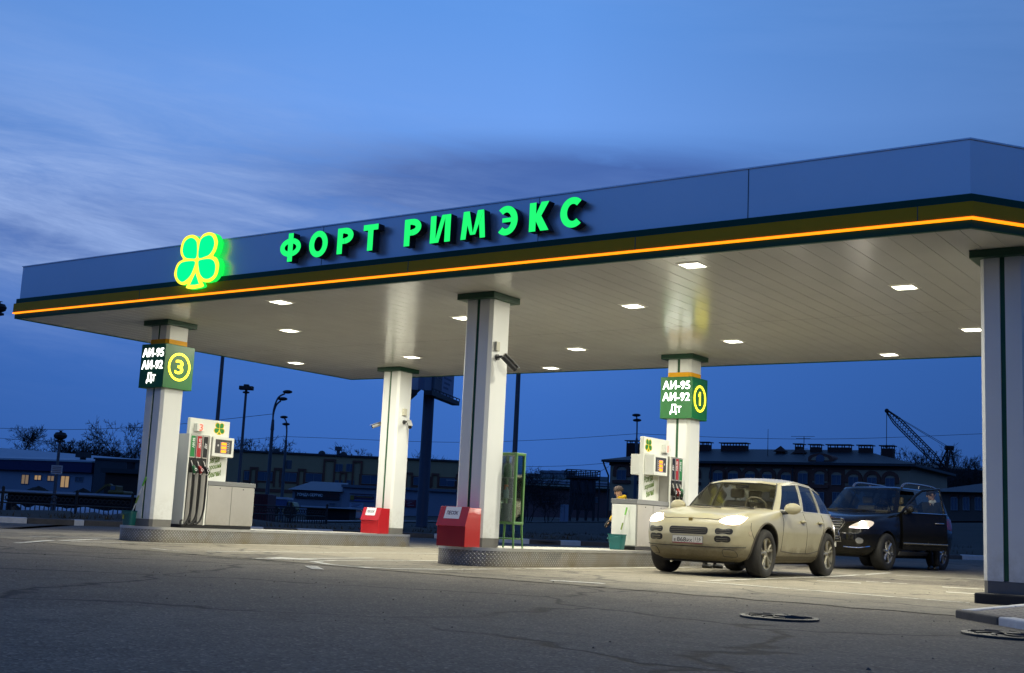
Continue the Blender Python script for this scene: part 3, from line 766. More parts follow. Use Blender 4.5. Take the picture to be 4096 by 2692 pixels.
# ------------------------------------------------------------------ fascia lettering and clover
def signed(p): return sum(a[0]*b[1]-b[0]*a[1] for a, b in zip(p, p[1:]+p[:1]))
def ccw(p): return p if signed(p) > 0 else p[::-1]
def channel_letters():
    t = thing('lit_sign', 'row of ten glowing green letters along the pale canopy fascia', 'sign', (-11.8, YF+.045, 4.88))
    face = emat('green letter face', (.015, 1., .16), 1.02); side = mat('black letter return', (.006, .010, .008), .5, var=0)
    zoom = [('Ф', 742, 840), ('О', 880, 968), ('Р', 1014, 1090), ('Т', 1137, 1207), ('Р', 1333, 1413), ('И', 1457, 1553), ('М', 1603, 1720), ('Э', 1772, 1872), ('К', 1928, 2022), ('С', 2075, 2185)]
    Yp = YF-.14; H = .43
    def arc(cx, cz, rx, rz, a0, a1, w, n=18):
        # heavy curved stroke between two angles (degrees)
        o = [(cx+rx*math.cos(R(a0+(a1-a0)*i/n)), cz+rz*math.sin(R(a0+(a1-a0)*i/n))) for i in range(n+1)]
        k = [(cx+(rx-w)*math.cos(R(a0+(a1-a0)*i/n)), cz+(rz-w*.86)*math.sin(R(a0+(a1-a0)*i/n))) for i in range(n+1)]
        return [[o[i], o[i+1], k[i+1], k[i]] for i in range(n)]
    def rect(x0, x1, y0, y1): return [[(x0, y0), (x1, y0), (x1, y1), (x0, y1)]]
    def strokes(ch, W):
        s = .114
        if ch == 'О': return [arc(W/2, H/2, W/2, H*.52, 0, 360, s, 36)]
        if ch == 'С': return [arc(W*.54, H/2, W*.54, H*.52, 48, 312, s, 30)]
        if ch == 'Э': return [arc(W*.46, H/2, W*.54, H*.52, -132, 132, s, 30), rect(W*.28, W-s*.6, H*.44, H*.59)]
        if ch == 'Ф': return [arc(W/2, H/2, W/2, H*.37, 0, 360, s*.92, 36), rect(W/2-s/2, W/2+s/2, -.03, H+.03)]
        if ch == 'Р': return [rect(0, s, 0, H), arc(W*.46, H*.69, W*.54, H*.31, -90, 90, s, 16), rect(s*.9, W*.47, H-s*.80, H), rect(s*.9, W*.47, H*.38, H*.38+s*.80)]
        if ch == 'Т': return [rect(0, W, H-s*.82, H), rect(W/2-s/2, W/2+s/2, 0, H-s*.80)]
        if ch == 'И': return [rect(0, s*.95, 0, H), rect(W-s*.95, W, 0, H), [[(s*.8, 0.0), (s*1.5, 0.0), (W-s*.8, H), (W-s*1.5, H)]]]
        if ch == 'М': return [[[(.0, 0), (s*.85, 0), (s*1.25, H), (s*.35, H)]], [[(W-s*.85, 0), (W, 0), (W-s*.35, H), (W-s*1.25, H)]], [[(W/2-s*.42, .06), (W/2+s*.05, .06), (s*1.35, H), (s*.35, H)]], [[(W/2-s*.05, .06), (W/2+s*.42, .06), (W-s*.35, H), (W-s*1.35, H)]]]
        return [rect(0, s, 0, H), [[(s*.7, H*.5), (W-s*1.25, 0), (W, 0), (s*1.6, H*.62)]], [[(s*.7, H*.42), (s*1.6, H*.42), (W-s*.05, H), (W-s*1.2, H)]]]
    for ch, a, b in zoom:
        xa, xb = 500+a/1.19, 500+b/1.19
        yy = 960-(xa-1120)*.1463
        X0, X1 = onY(xa, yy, Yp).x, onY(xb, yy-10, Yp).x
        mb = MB()
        for k, polys in enumerate(strokes(ch, X1-X0)):
            for q in polys:
                q = [(X0+x, 4.885+z) for x, z in ccw(q)]
                mb.prism(q, Yp-k*.002, Yp+.15, 'y', 1, None)
                mb.m[-2] = 0
        mb.xf(Matrix.Translation(-t.location)); mb.build('letter', [face, side], t)
channel_letters()
CZ = lambda x, y: (680+x/5.2125, 900+y/5.2125)
CLOVER = {'outer': [(605, 310), (640, 265), (700, 190), (820, 150), (920, 185), (970, 290), (978, 390), (940, 530), (884, 640), (955, 680), (1000, 780), (1002, 880), (960, 1050), (850, 1165), (740, 1190), (650, 1170), (688, 1270), (560, 1312), (430, 1330), (330, 1305), (375, 1215), (250, 1248), (150, 1190), (95, 1080), (92, 980), (140, 830), (200, 760), (272, 712), (228, 620), (220, 500), (260, 340), (340, 240), (460, 203), (535, 228), (585, 280)],
          'leaves': [[(550, 680), (568, 420), (540, 320), (460, 266), (370, 295), (300, 380), (268, 520), (285, 620), (335, 685), (420, 700)], [(600, 680), (620, 400), (680, 270), (810, 212), (890, 250), (928, 370), (900, 500), (830, 610), (740, 660)],
                     [(525, 768), (480, 940), (400, 1090), (260, 1190), (170, 1120), (145, 1010), (170, 880), (250, 785), (400, 752)], [(597, 760), (680, 720), (830, 705), (915, 750), (950, 860), (930, 1000), (880, 1080), (790, 1125), (700, 1110), (630, 1020), (605, 900)], [(535, 1000), (608, 1230), (515, 1250), (420, 1250)]]}
def cl_pts(pts, k=4):
    out = []
    for x, y in pts:
        q = onY(*CZ(x, y), YF-.12); out.append((q.x+16.79, q.z-5.06))
    return smooth_poly(out, k) if k > 1 else out
CL_OUT = ccw(cl_pts(CLOVER['outer'])); CL_LEAF = [ccw(cl_pts(q, 4 if i < 4 else 1)) for i, q in enumerate(CLOVER['leaves'])]
def clover_shape(mb, polys, y0, y1, s=1., mi=0, mcap=None):
    for p in polys: mb.prism([(x*s, z*s) for x, z in p], y0, y1, 'y', mi, mcap)
t = thing('clover_sign', 'glowing green four leaf clover emblem with a yellow border on the fascia', 'sign', (-16.79, YF-.10, 5.06))
mb = MB(); clover_shape(mb, [CL_OUT], .0, .13); mb.build('side_shell', emat('clover side', (.01, 1., .10), .95), t)
mb = MB(); clover_shape(mb, [CL_OUT], -.02, -.002, 1.); mb.build('border', emat('clover border', (1., .84, .03), 1.5), t)
for p in CL_LEAF:
    mb = MB(); clover_shape(mb, [p], -.028, -.021); mb.build('leaf', emat('clover leaf', (.0, 1., .28), 1.0), t)
# ================================================================== FUEL PUMPS
PWHITE = mat('pump white', (.74, .75, .70), .35, var=.04, vscale=4); PBLACK = mat('pump black', (.012, .012, .013), .4, var=.2)
def brushed():
    m = mat('brushed steel', (.52, .50, .46), .36, metal=.6, var=.1, vscale=2.5, rvar=.06); return m
STEEL = brushed(); PGREY = mat('pump grey', (.16, .165, .17), .45, var=.08); RUBBER = mat('hose rubber', (.010, .010, .010), .45, var=.1)
SCREEN = mat('display bezel', (.045, .045, .047), .3, var=.05); LCD = emat('orange segment display', (1., .25, .01), 2.2)
grime(PWHITE, .0, .6, (.25, .21, .14), .45); grime(STEEL, .0, .5, (.22, .18, .11), .5)
INKG = mat('script green', (.10, .19, .003), .5, var=.4, vscale=14); LED = emat('red led digit', (1., .045, .012), 2.4)
GRADE = {'95': mat('grade green', (.008, .16, .035), .4, var=.05), '92': mat('grade red', (.30, .010, .014), .4, var=.05), 'D': mat('grade black', (.008, .008, .009), .35, var=.05)}
NOZ = {'95': mat('nozzle green', (.004, .09, .03), .4, var=.1), '92': mat('nozzle red', (.26, .012, .012), .4, var=.1), 'D': mat('nozzle black', (.010, .010, .010), .4, var=.1)}
CLG, CLY = mat('clover green print', (.006, .13, .022), .4, var=.05), mat('clover yellow print', (.72, .50, .02), .4, var=.05)
WHITE = mat('white print', (.75, .75, .75), .5, var=.03)
def half_pump(t, side, red92):
    """one face of the pump. u: along the island from the nozzle end; side +1: the +X face"""
    S = side
    def X(x): return S*x
    M4 = RIGHT if S > 0 else Matrix(((0, 0, -1, 0), (-1, 0, 0, 0), (0, 1, 0, 0), (0, 0, 0, 1)))
    def tx(u0, u1): return (u0, u1) if S > 0 else (-u1, -u0)
    def bx(mb, x0, x1, *r): mb.box(min(X(x0), X(x1)), max(X(x0), X(x1)), *r)
    # doors of the cabinet
    for a, b in ((.60, 1.235), (1.250, 1.865)):
        mb = MB(); bx(mb, .270, .285, a, b, .075, .865); d = mb.build('cabinet_door', STEEL, t, bevel=.004)
        mb = MB(); mb.lathe([(.012, .285), (.012, .291), (.001, .292)], 10, ((a+b)/2*0, 0, 0), 'x'); mb.xf(Matrix.Diagonal((S, 1, 1, 1))); mb.xf(Matrix.Translation((0, (a+b)/2, .825))); mb.build('lock', PBLACK, d)
    # nozzle bay: three holsters
    mb = MB(); bx(mb, .262, .286, .0, .028, .06, 1.875); bx(mb, .262, .286, .532, .575, .06, 1.875); mb.build('bay_jamb', PWHITE, t, bevel=.003)
    for k, g in enumerate(('95', '92', 'D')):
        u0 = .045+k*.163; uc = u0+.072
        mb = MB(); bx(mb, .268, .288, u0, u0+.115, 1.42, 1.845); sl = mb.build('grade_strip', GRADE[g], t, bevel=.004)
        mb = MB(); bx(mb, .266, .290, u0-.004, u0+.119, 1.846, 1.862); bx(mb, .266, .290, u0-.004, u0+.119, 1.404, 1.42); bx(mb, .266, .2895, u0-.012, u0-.001, 1.404, 1.862); bx(mb, .266, .2895, u0+.116, u0+.124, 1.404, 1.862); mb.build('strip_frame', STEEL, sl)
        R90 = Matrix.Rotation(pi/2, 4, 'Z'); tmid = uc if S > 0 else -uc
        mb = MB(); L_ = .20 if g != 'D' else .115
        put_text(mb, {'95': 'АИ-95', '92': 'АИ-92', 'D': 'Дт'}[g], 0, L_, 0, .062, Matrix.Translation((X(.2886), 0, 0)) @ M4 @ Matrix.Translation((tmid+.028, 1.60, 0)) @ R90, bold=.03, ext=.001); mb.build('lettering', WHITE, sl)
        # holster and nozzle
        mb = MB(); bx(mb, .20, .2685, u0-.028, u0+.134, 1.10, 1.402); mb.build('holster', PBLACK, t, bevel=.01)
        n = MB(); c = lambda x, u, z: (X(x), u, z)
        n.tube([c(.27, uc-.015, 1.34), c(.295, uc-.005, 1.28), c(.315, uc+.005, 1.23)], [.011, .012, .014], 8, mi=1)
        n.tube([c(.312, uc+.005, 1.24), c(.335, uc+.02, 1.195), c(.350, uc+.03, 1.16), c(.345, uc+.03, 1.09)], [.028, .040, .038, .024], 10, mi=0)
        n.tube([c(.35, uc+.06, 1.20), c(.385, uc+.065, 1.15), c(.375, uc+.05, 1.08), c(.35, uc+.035, 1.06)], .008, 6, mi=2)
        n.lathe([(.036, .372), (.036, .385), (.020, .387), (.0, .387)], 14, (0, 0, 0), 'x', 0)
        k0 = len(n.v)-14*4
        for q in range(k0, len(n.v)): n.v[q] = (n.v[q][0]*S, n.v[q][1]+uc+.03, n.v[q][2]+1.165)
        nz = n.build('nozzle', [NOZ[g], STEEL, PBLACK], t, smooth=50)
        mb = MB()
        for r, x in ((.030, .3885),): mb.lathe([(r, x), (.021, x)], 16, (0, 0, 0), 'x')
        mb.v = [(v[0]*S, v[1]+uc+.03, v[2]+1.165) for v in mb.v]; mb.build('badge_ring', WHITE, nz)
        # hose: down from the nozzle, loops near the floor, back up to the mast
        sw = .02+.03*k; low = .055+.012*k
        pts = [c(.345, uc+.03, 1.09), c(.350, uc+.032, .9), c(.350, uc+.03, .62), c(.348, uc+.02, .36), c(.34, uc-.03, .17), c(.325, uc-.09, low+.02), c(.30, uc-.15, low), c(.275, uc-.15+.0, low+.07), c(.262, uc-.07, .30), c(.262, uc-.065, 1.4)]
        mb = MB(); mb.tube(curve3(pts, 6), .021, 8); mb.build('hose', RUBBER, t, smooth=60)
        mb = MB(); mb.tube([c(.345, uc+.03, 1.115), c(.346, uc+.03, 1.065)], .021, 10); mb.build('hose_collar', STEEL, t, smooth=50)
        mb = MB(); bx(mb, .235, .275, uc-.108, uc-.058, .07, 1.70); mb.build('hose_mast', PBLACK, t, bevel=.004)
    # display head box
    mb = MB(); bx(mb, .047, .262, .64, 1.22, 1.47, 1.875); d = mb.build('display_box', PWHITE, t, bevel=.010)
    mb = MB(); bx(mb, .258, .2655, .71, 1.155, 1.54, 1.825); mb.build('display', SCREEN, d, bevel=.003)
    sgn = 1 if S > 0 else -1
    for k in range(3):
        z = 1.737-k*.077
        mb = MB(); a, b = (.87, 1.005) if S > 0 else (.87, 1.005)
        bx(mb, .2655, .2685, .84, .86, z-.022, z+.03) if False else None
        bx(mb, .2655, .2690, a, b, z-.024, z+.026); mb.build('digits', LCD, d)
        mb = MB(); u0, u1 = (.845, 1.085)
        for q in ((u0, u1, z+.030, z+.034), (u0, u1, z-.034, z-.030), (u0, u0+.004, z-.030, z+.030), (u1-.004, u1, z-.030, z+.030)): bx(mb, .2655, .2672, *q)
        bx(mb, .2655, .2672, 1.02, 1.065, z-.004, z+.004)
        mb.build('digit_frame', WHITE, d)
    mb = MB(); mb.lathe([(.020, .2655), (.020, .2675), (.008, .2675), (.008, .2655)], 14, (0, 0, 0), 'x'); mb.v = [(v[0]*S, v[1]+.785, v[2]+1.70) for v in mb.v]; mb.build('price_badge', WHITE, d)
    # clover print on the head
    mb = MB(); T = Matrix.Translation((0, 1.02, 2.055))
    sc_ = .255
    def flat(p, x): return [(X(x), (q[0] if True else -q[0])*sc_*(1 if S > 0 else -1)+1.02, q[1]*sc_+2.055) for q in p]
    cl = MB(); cl.add(flat(CL_OUT, .0475), [tuple(range(len(CL_OUT)))]); lg = cl.build('clover_print', CLY, t)
    for p in CL_LEAF:
        cl = MB(); cl.add(flat(p, .0482), [tuple(range(len(p)))]); cl.build('leaf_print', CLG, lg)
    # pump number box with red led digit
    mb = MB(); bx(mb, .046, .14, .30, .52, 1.955, 2.115); nb = mb.build('number_box', PWHITE, t, bevel=.006)
    mb = MB()
    put_text(mb, t['num'], *((.365, .445) if S > 0 else (-.445, -.365)) if t['num'] == '3' else ((.385, .415) if S > 0 else (-.425, -.395)), 1.967, 2.103, Matrix.Translation((X(.1415), 0, 0)) @ M4, bold=.01, ext=.001); mb.build('led_digit', LED, nb)
    # slogan
    ua, ub = (.62, 1.23)
    for k, (w, a, b, h) in enumerate((('Всегда', .0, .38, .125), ('хороший', .02, .44, .10), ('бензин!', .10, .44, .10))):
        mb = MB(); rot = Matrix.Rotation(R(13), 4, 'Z')
        ox = (.70 if S > 0 else -1.20)
        put_text(mb, w, 0, b-a, 0, h*1.25, Matrix.Translation((X(.0473), 0, 0)) @ M4 @ Matrix.Translation((ox+a, 1.275-k*.125, 0)) @ rot, bold=.03, ext=.0008, shear=.38); mb.build('slogan_print', INKG, t)
def pump(name, label, loc, rz, num):
    t = thing(name, label, 'fuel pump', loc, rz, 'fuel pumps on the islands'); t['num'] = num
    mb = MB(); mb.box(-.255, .255, .01, 1.875, 0, .068); mb.build('base', PBLACK, t)
    mb = MB(); mb.box(-.27, .27, .585, 1.885, .068, .872); mb.build('cabinet', mat('pump side grey', (.33, .34, .34), .4, var=.05), t, bevel=.006)
    mb = MB(); mb.box(-.262, .262, 1.886, 1.897, .085, .86)
    end = mb.build('end_panel', PWHITE, t, bevel=.004)
    mb = MB()
    for x in (-.13, .13):
        for k in range(5): mb.box(x-.03, x+.03, 1.897, 1.9025, .66+k*.035, .672+k*.035)
    mb.build('vent_louver', PWHITE, end)
    mb = MB(); mb.box(-.288, .288, .577, 1.90, .874, .965); mb.build('counter', PGREY, t, bevel=.008)
    # bay body
    mb = MB(); mb.box(-.262, .262, .012, .56, .068, 1.876); mb.build('bay_body', mat('bay steel', (.33, .32, .30), .5, metal=.3, var=.1), t)
    mb = MB(); mb.box(-.268, .268, -.002, .010, .068, 1.878); mb.build('bay_side', mat('bay side sheet', (.40, .42, .44), .4, var=.05), t, bevel=.003)
    # thin tower plate carrying display and slogan, head above, rounded at the front corner
    mb = MB(); mb.box(-.046, .046, .577, 1.26, .966, 1.885); mb.build('tower', PWHITE, t, bevel=.006)
    mb = MB(); mb.box(-.046, .046, .19, 1.26, 1.886, 2.225); mb.build('head', PWHITE, t, bevel=.012)
    half_pump(t, 1, True); half_pump(t, -1, True)
    return t
pump('fuel_pump', 'white and steel fuel pump with a red 3, beside the left column', (-19.61, 16.43, ZD), 0, '3')
pump('fuel_pump', 'white and steel fuel pump with its slogan facing the beige car', (-11.66, 22.55, ZD), pi, '1')
# ================================================================== SAND BOXES
SRED = mat('sand box red', (.42, .012, .014), .35, var=.12, vscale=5, coat=.2)
def sand_box(label, cx, cy):
    t = thing('sand_box', label, 'sand box', (cx, cy, ZD), group='red sand boxes in front of columns')
    w = .275; prof = [(-.02, 0), (.40, 0), (.40, .61), (.10, .61), (.0, .32), (-.02, .32)]
    mb = MB(); mb.prism(ccw([(y, z) for y, z in [(0, 0), (.40, 0), (.40, .605), (.10, .605), (.0, .325)]]), -w, w, 'x'); mb.build('body', SRED, t, bevel=.006)
    d = Vector((0, .10, .285)).normalized(); nrm = Vector((0, -d.z, d.y))
    mb = MB(); vs = []
    for o in (.004, .018):
        for s_, x in ((-.02, -w-.008), (-.02, w+.008), (.302, w+.008), (.302, -w-.008)):
            p = Vector((x, 0, .325))+d*s_+nrm*o; vs.append(p)
    mb.add(vs, [(3, 2, 1, 0), (4, 5, 6, 7), (0, 1, 5, 4), (1, 2, 6, 5), (2, 3, 7, 6), (3, 0, 4, 7)]); lid = mb.build('lid', SRED, t, bevel=.003)
    F = Matrix(((1, 0, 0, 0), (0, d.y, nrm.y, 0), (0, d.z, nrm.z, .325), (0, 0, 0, 1)))
    F[0][2] = 0
    x0 = -.17
    mb = MB(); mb.box(x0, x0+.30, .10, .295, .0185, .0205); mb.xf(F); pl = mb.build('notice_plate', mat('notice white', (.72, .72, .73), .4, var=.03), lid)
    mb = MB()
    for q in ((x0+.012, x0+.288, .112, .117), (x0+.012, x0+.288, .278, .283), (x0+.012, x0+.017, .117, .278), (x0+.283, x0+.288, .117, .278)): mb.box(q[0], q[1], q[2], q[3], .0208, .0213)
    put_text(mb, 'ПЕСОК', x0+.042, x0+.258, .165, .228, F @ Matrix.Translation((0, 0, .0213)), bold=.02, ext=.0006)
    mb.build('notice_lettering', mat('notice ink', (.055, .02, .03), .5, var=0), pl) if False else mb.build('notice_print', mat('notice ink', (.055, .02, .03), .5, var=0), lid)
sand_box('red metal sand box on the nearer island before the middle column', -11.64, 15.20)
sand_box('red metal sand box on the far island before the rear left column', -19.60, 22.37)
# ================================================================== GREEN GLASS CABINET with cleaning things
CG = mat('cabinet green paint', (.085, .20, .055), .35, var=.12, vscale=6)
def service_cabinet():
    t = thing('display_cabinet', 'narrow green framed glass cabinet on legs behind the middle column', 'cabinet', (-11.36, 16.37, ZD))
    w, d, z0, z1 = .165, .115, .40, 1.52
    mb = MB()
    fr = mb
    for x in (-w, w):
        for y in (-d, d): fr.box(x-.022, x+.022, y-.022, y+.022, z0-.02, z1)
    for z in (z0, z1-.01):
        fr.box(-w-.024, w+.024, -d-.024, d+.024, z-.022, z+.022)
    fr.build('frame', CG, t, bevel=.008)
    for x in (-w, w):
        for y in (-d, d):
            mb = MB(); k = 1.16; mb.cyl((x*k, y*k, 0), (x, y, z0-.022), .014, .019, 8); mb.build('leg', CG, t, smooth=40)
    for y in (-d, d): mb = MB(); mb.cyl((-w*1.08, y, .15), (w*1.08, y, .15), .012, n=8); mb.build('stretcher', CG, t, smooth=40)
    G = glass('cabinet glass', (.75, .82, .80), .06)
    for a in ((-w+.022, w-.022, -d-.004, -d, z0+.022, z1-.032), (-w+.022, w-.022, d, d+.004, z0+.022, z1-.032), (-w-.004, -w, -d+.022, d-.022, z0+.022, z1-.032), (w, w+.004, -d+.022, d-.022, z0+.022, z1-.032)):
        mb = MB(); mb.box(*a); mb.build('glass_pane', G, t)
    for z in (.80, 1.13):
        mb = MB(); mb.box(-w+.005, w-.005, -d+.008, d-.008, z-.006, z); mb.build('shelf', mat('shelf grey', (.25, .26, .25), .4), t)
    b = thing('canister', 'green canister on the top shelf of the glass cabinet', 'canister', (-11.42, 16.35, ZD+1.131))
    mb = MB(); mb.lathe([(.001, 0), (.062, 0), (.066, .02), (.066, .17), (.05, .21), (.022, .225), (.022, .24)], 18); mb.build('body', mat('coolant green', (.02, .16, .05), .3, var=.1), b, smooth=40)
    mb = MB(); mb.lathe([(.026, .236), (.026, .262), (.001, .263)], 14); mb.build('cap', mat('dark cap', (.02, .05, .03), .4), b, smooth=40)
    b = thing('spray_bottle', 'spray bottle with an orange trigger on the middle shelf of the glass cabinet', 'bottle', (-11.43, 16.35, ZD+.801))
    mb = MB(); mb.lathe([(.001, 0), (.042, 0), (.044, .015), (.044, .11), (.025, .165), (.014, .18)], 16); mb.build('body', mat('pale bottle', (.35, .42, .44), .15, var=.05), b, smooth=40)
    mb = MB(); mb.box(-.018, .018, -.05, .03, .18, .215); mb.box(-.012, .012, -.055, -.04, .13, .19); mb.build('trigger', mat('orange plastic', (.65, .13, .012), .4), b, bevel=.006)
    b = MB(); b.box(-.13, .05, -.055, -.052, .0, .29)
    tag(b.build('document_holder', mat('clear sleeve', (.30, .32, .33), .15, var=.1), loc=(-11.34, 16.34, ZD+.424)), 'clear plastic sleeve standing in the bottom of the glass cabinet', 'sleeve')
service_cabinet()
# ================================================================== BUCKETS AND SQUEEGEES
TEAL = mat('teal plastic', (.008, .115, .115), .4, var=.08, vscale=6)
def bucket(label, x, y, sticker):
    t = thing('bucket', label, 'bucket', (x, y, ZD+.002), group='teal buckets on the islands')
    def ring(s, z): return [(px*s, py*s, z) for px, py in rrect(-.155, .155, -.115, .115, .05, 5)]
    mb = MB(); mb.loft([ring(.78, 0), ring(.80, .02), ring(1, .27), ring(1.07, .275), ring(1.07, .285), ring(.97, .285), ring(.95, .25), ring(.76, .02)], True)
    b = ring(.78, 0); mb.add(b, [tuple(range(len(b)))]); mb.add([(p[0], p[1], .03) for p in ring(.76, 0)], [tuple(range(len(b)))]); mb.build('body', TEAL, t, smooth=45)
    mb = MB(); mb.tube(curve3([(-.165, .0, .26), (-.16, -.10, .20), (-.08, -.145, .205), (.06, -.15, .235), (.15, -.11, .25), (.165, 0, .26)], 5), .008, 6); mb.build('handle', TEAL, t, smooth=60)
    if sticker:
        mb = MB(); mb.box(-.09, -.04, -.1195, -.1175, .12, .20); mb.build('sticker', mat('yellow sticker', (.32, .36, .03), .5), t)
def squeegee(label, foot, top):
    foot, top = Vector(foot), Vector(top); t = thing('squeegee', label, 'squeegee', foot, group='window squeegees standing in buckets'); d = top-foot
    L_ = d.length; d.normalize()
    for a, b, r, m, n in ((0, .12, .014, 'G', 'socket'), (.12, .40, .010, 'W', 'pole'), (.40, .58, .016, 'O', 'grip'), (.58, .80, .010, 'W', 'pole'), (.80, 1, .016, 'G', 'handle')):
        mb = MB(); mb.cyl(d*a*L_, d*b*L_, r, n=10)
        mb.build(n, {'G': mat('lime plastic', (.12, .42, .03), .4), 'W': mat('white tube', (.62, .62, .6), .35), 'O': mat('olive grip', (.14, .22, .03), .5)}[m], t, smooth=50)
    mb = MB(); mb.box(-.11, .11, -.02, .02, -.05, .0); mb.build('blade', RUBBER, t, bevel=.004)
bucket('teal plastic bucket at the foot of the left column', -19.93, 15.64, True)
squeegee('long handled squeegee leaning on the left column from its bucket', (-19.94, 15.62, ZD+.09), onY(584, 1908, 15.64))
bucket('teal plastic bucket in front of the white pump end panel', -11.62, 20.36, False)
squeegee('squeegee with a lime handle leaning on the white end panel of the pump', (-11.64, 20.40, ZD+.09), (-11.57, 20.61, ZD+.80))
# ================================================================== CAMERAS on the columns
CAMB = mat('camera body dark', (.045, .045, .045), .4, var=.1); CAMG = mat('camera shell grey', (.32, .32, .31), .4)
def cctv(label, base, nrm, aim, dark=True):
    t = thing('security_camera', label, 'camera', base, group='security cameras on the columns'); n = Vector(nrm); a = Vector(aim).normalized()
    mb = MB(); mb.cyl((0, 0, 0), n*.03, .05, n=14); mb.build('mount', CAMB if dark else CAMG, t, smooth=40)
    e = n*.16+Vector((0, 0, -.02)); mb = MB(); mb.tube(curve3([n*.025, n*.09+Vector((0, 0, .01)), e], 4), .022, 8); mb.build('arm', CAMB if dark else CAMG, t, smooth=50)
    c0 = e-a*.05; c1 = e+a*.26
    mb = MB(); mb.cyl(c0, c1, .048, n=16); mb.build('body', CAMB if dark else CAMG, t, smooth=40)
    up = Vector((0, 0, 1)); r = a.cross(up).normalized(); u = r.cross(a)
    mb = MB(); q = [c0-r*.055+u*.052, c0+r*.055+u*.052, c1+a*.03+r*.055+u*.052, c1+a*.03-r*.055+u*.052]
    mb.add(q+[p+u*.008 for p in q], [(3, 2, 1, 0), (4, 5, 6, 7), (0, 1, 5, 4), (1, 2, 6, 5), (2, 3, 7, 6), (3, 0, 4, 7)]); mb.build('sunshield', CAMG, t)
    mb = MB(); mb.cyl(c1, c1+a*.006, .036, n=14); mb.build('lens', mat('camera lens', (.004, .004, .006), .05), t, smooth=40)
def junction(label, x0, x1, y0, y1, z0, z1):
    mb = MB(); mb.box(x0, x1, y0, y1, z0, z1)
    tag(mb.build('junction_box', mat('ivory box', (.50, .48, .38), .5, var=.15), bevel=.006), label, 'junction box')
zc = onZ(2000, 1410, ZS).z
cctv('dark security camera on the right face of the middle column', (-11.388, 15.84, 3.33), (1, 0, 0), (.35, .55, -.55))
junction('upright junction box on the middle column above the dark camera', -11.388, -11.345, 15.76, 15.86, 3.43, 3.58)
cctv('dark round security camera facing out from the rear left column', (-19.337, 23.10, 3.03), (1, 0, 0), (.65, -.55, -.45))
junction('ivory junction box above the camera on the rear left column', -19.337, -19.285, 23.02, 23.15, 3.19, 3.36)
cctv('small pale security camera poking out left of the rear column', (-19.885, 23.1, 3.02), (-1, 0, 0), (-.5, -.7, -.35), False)
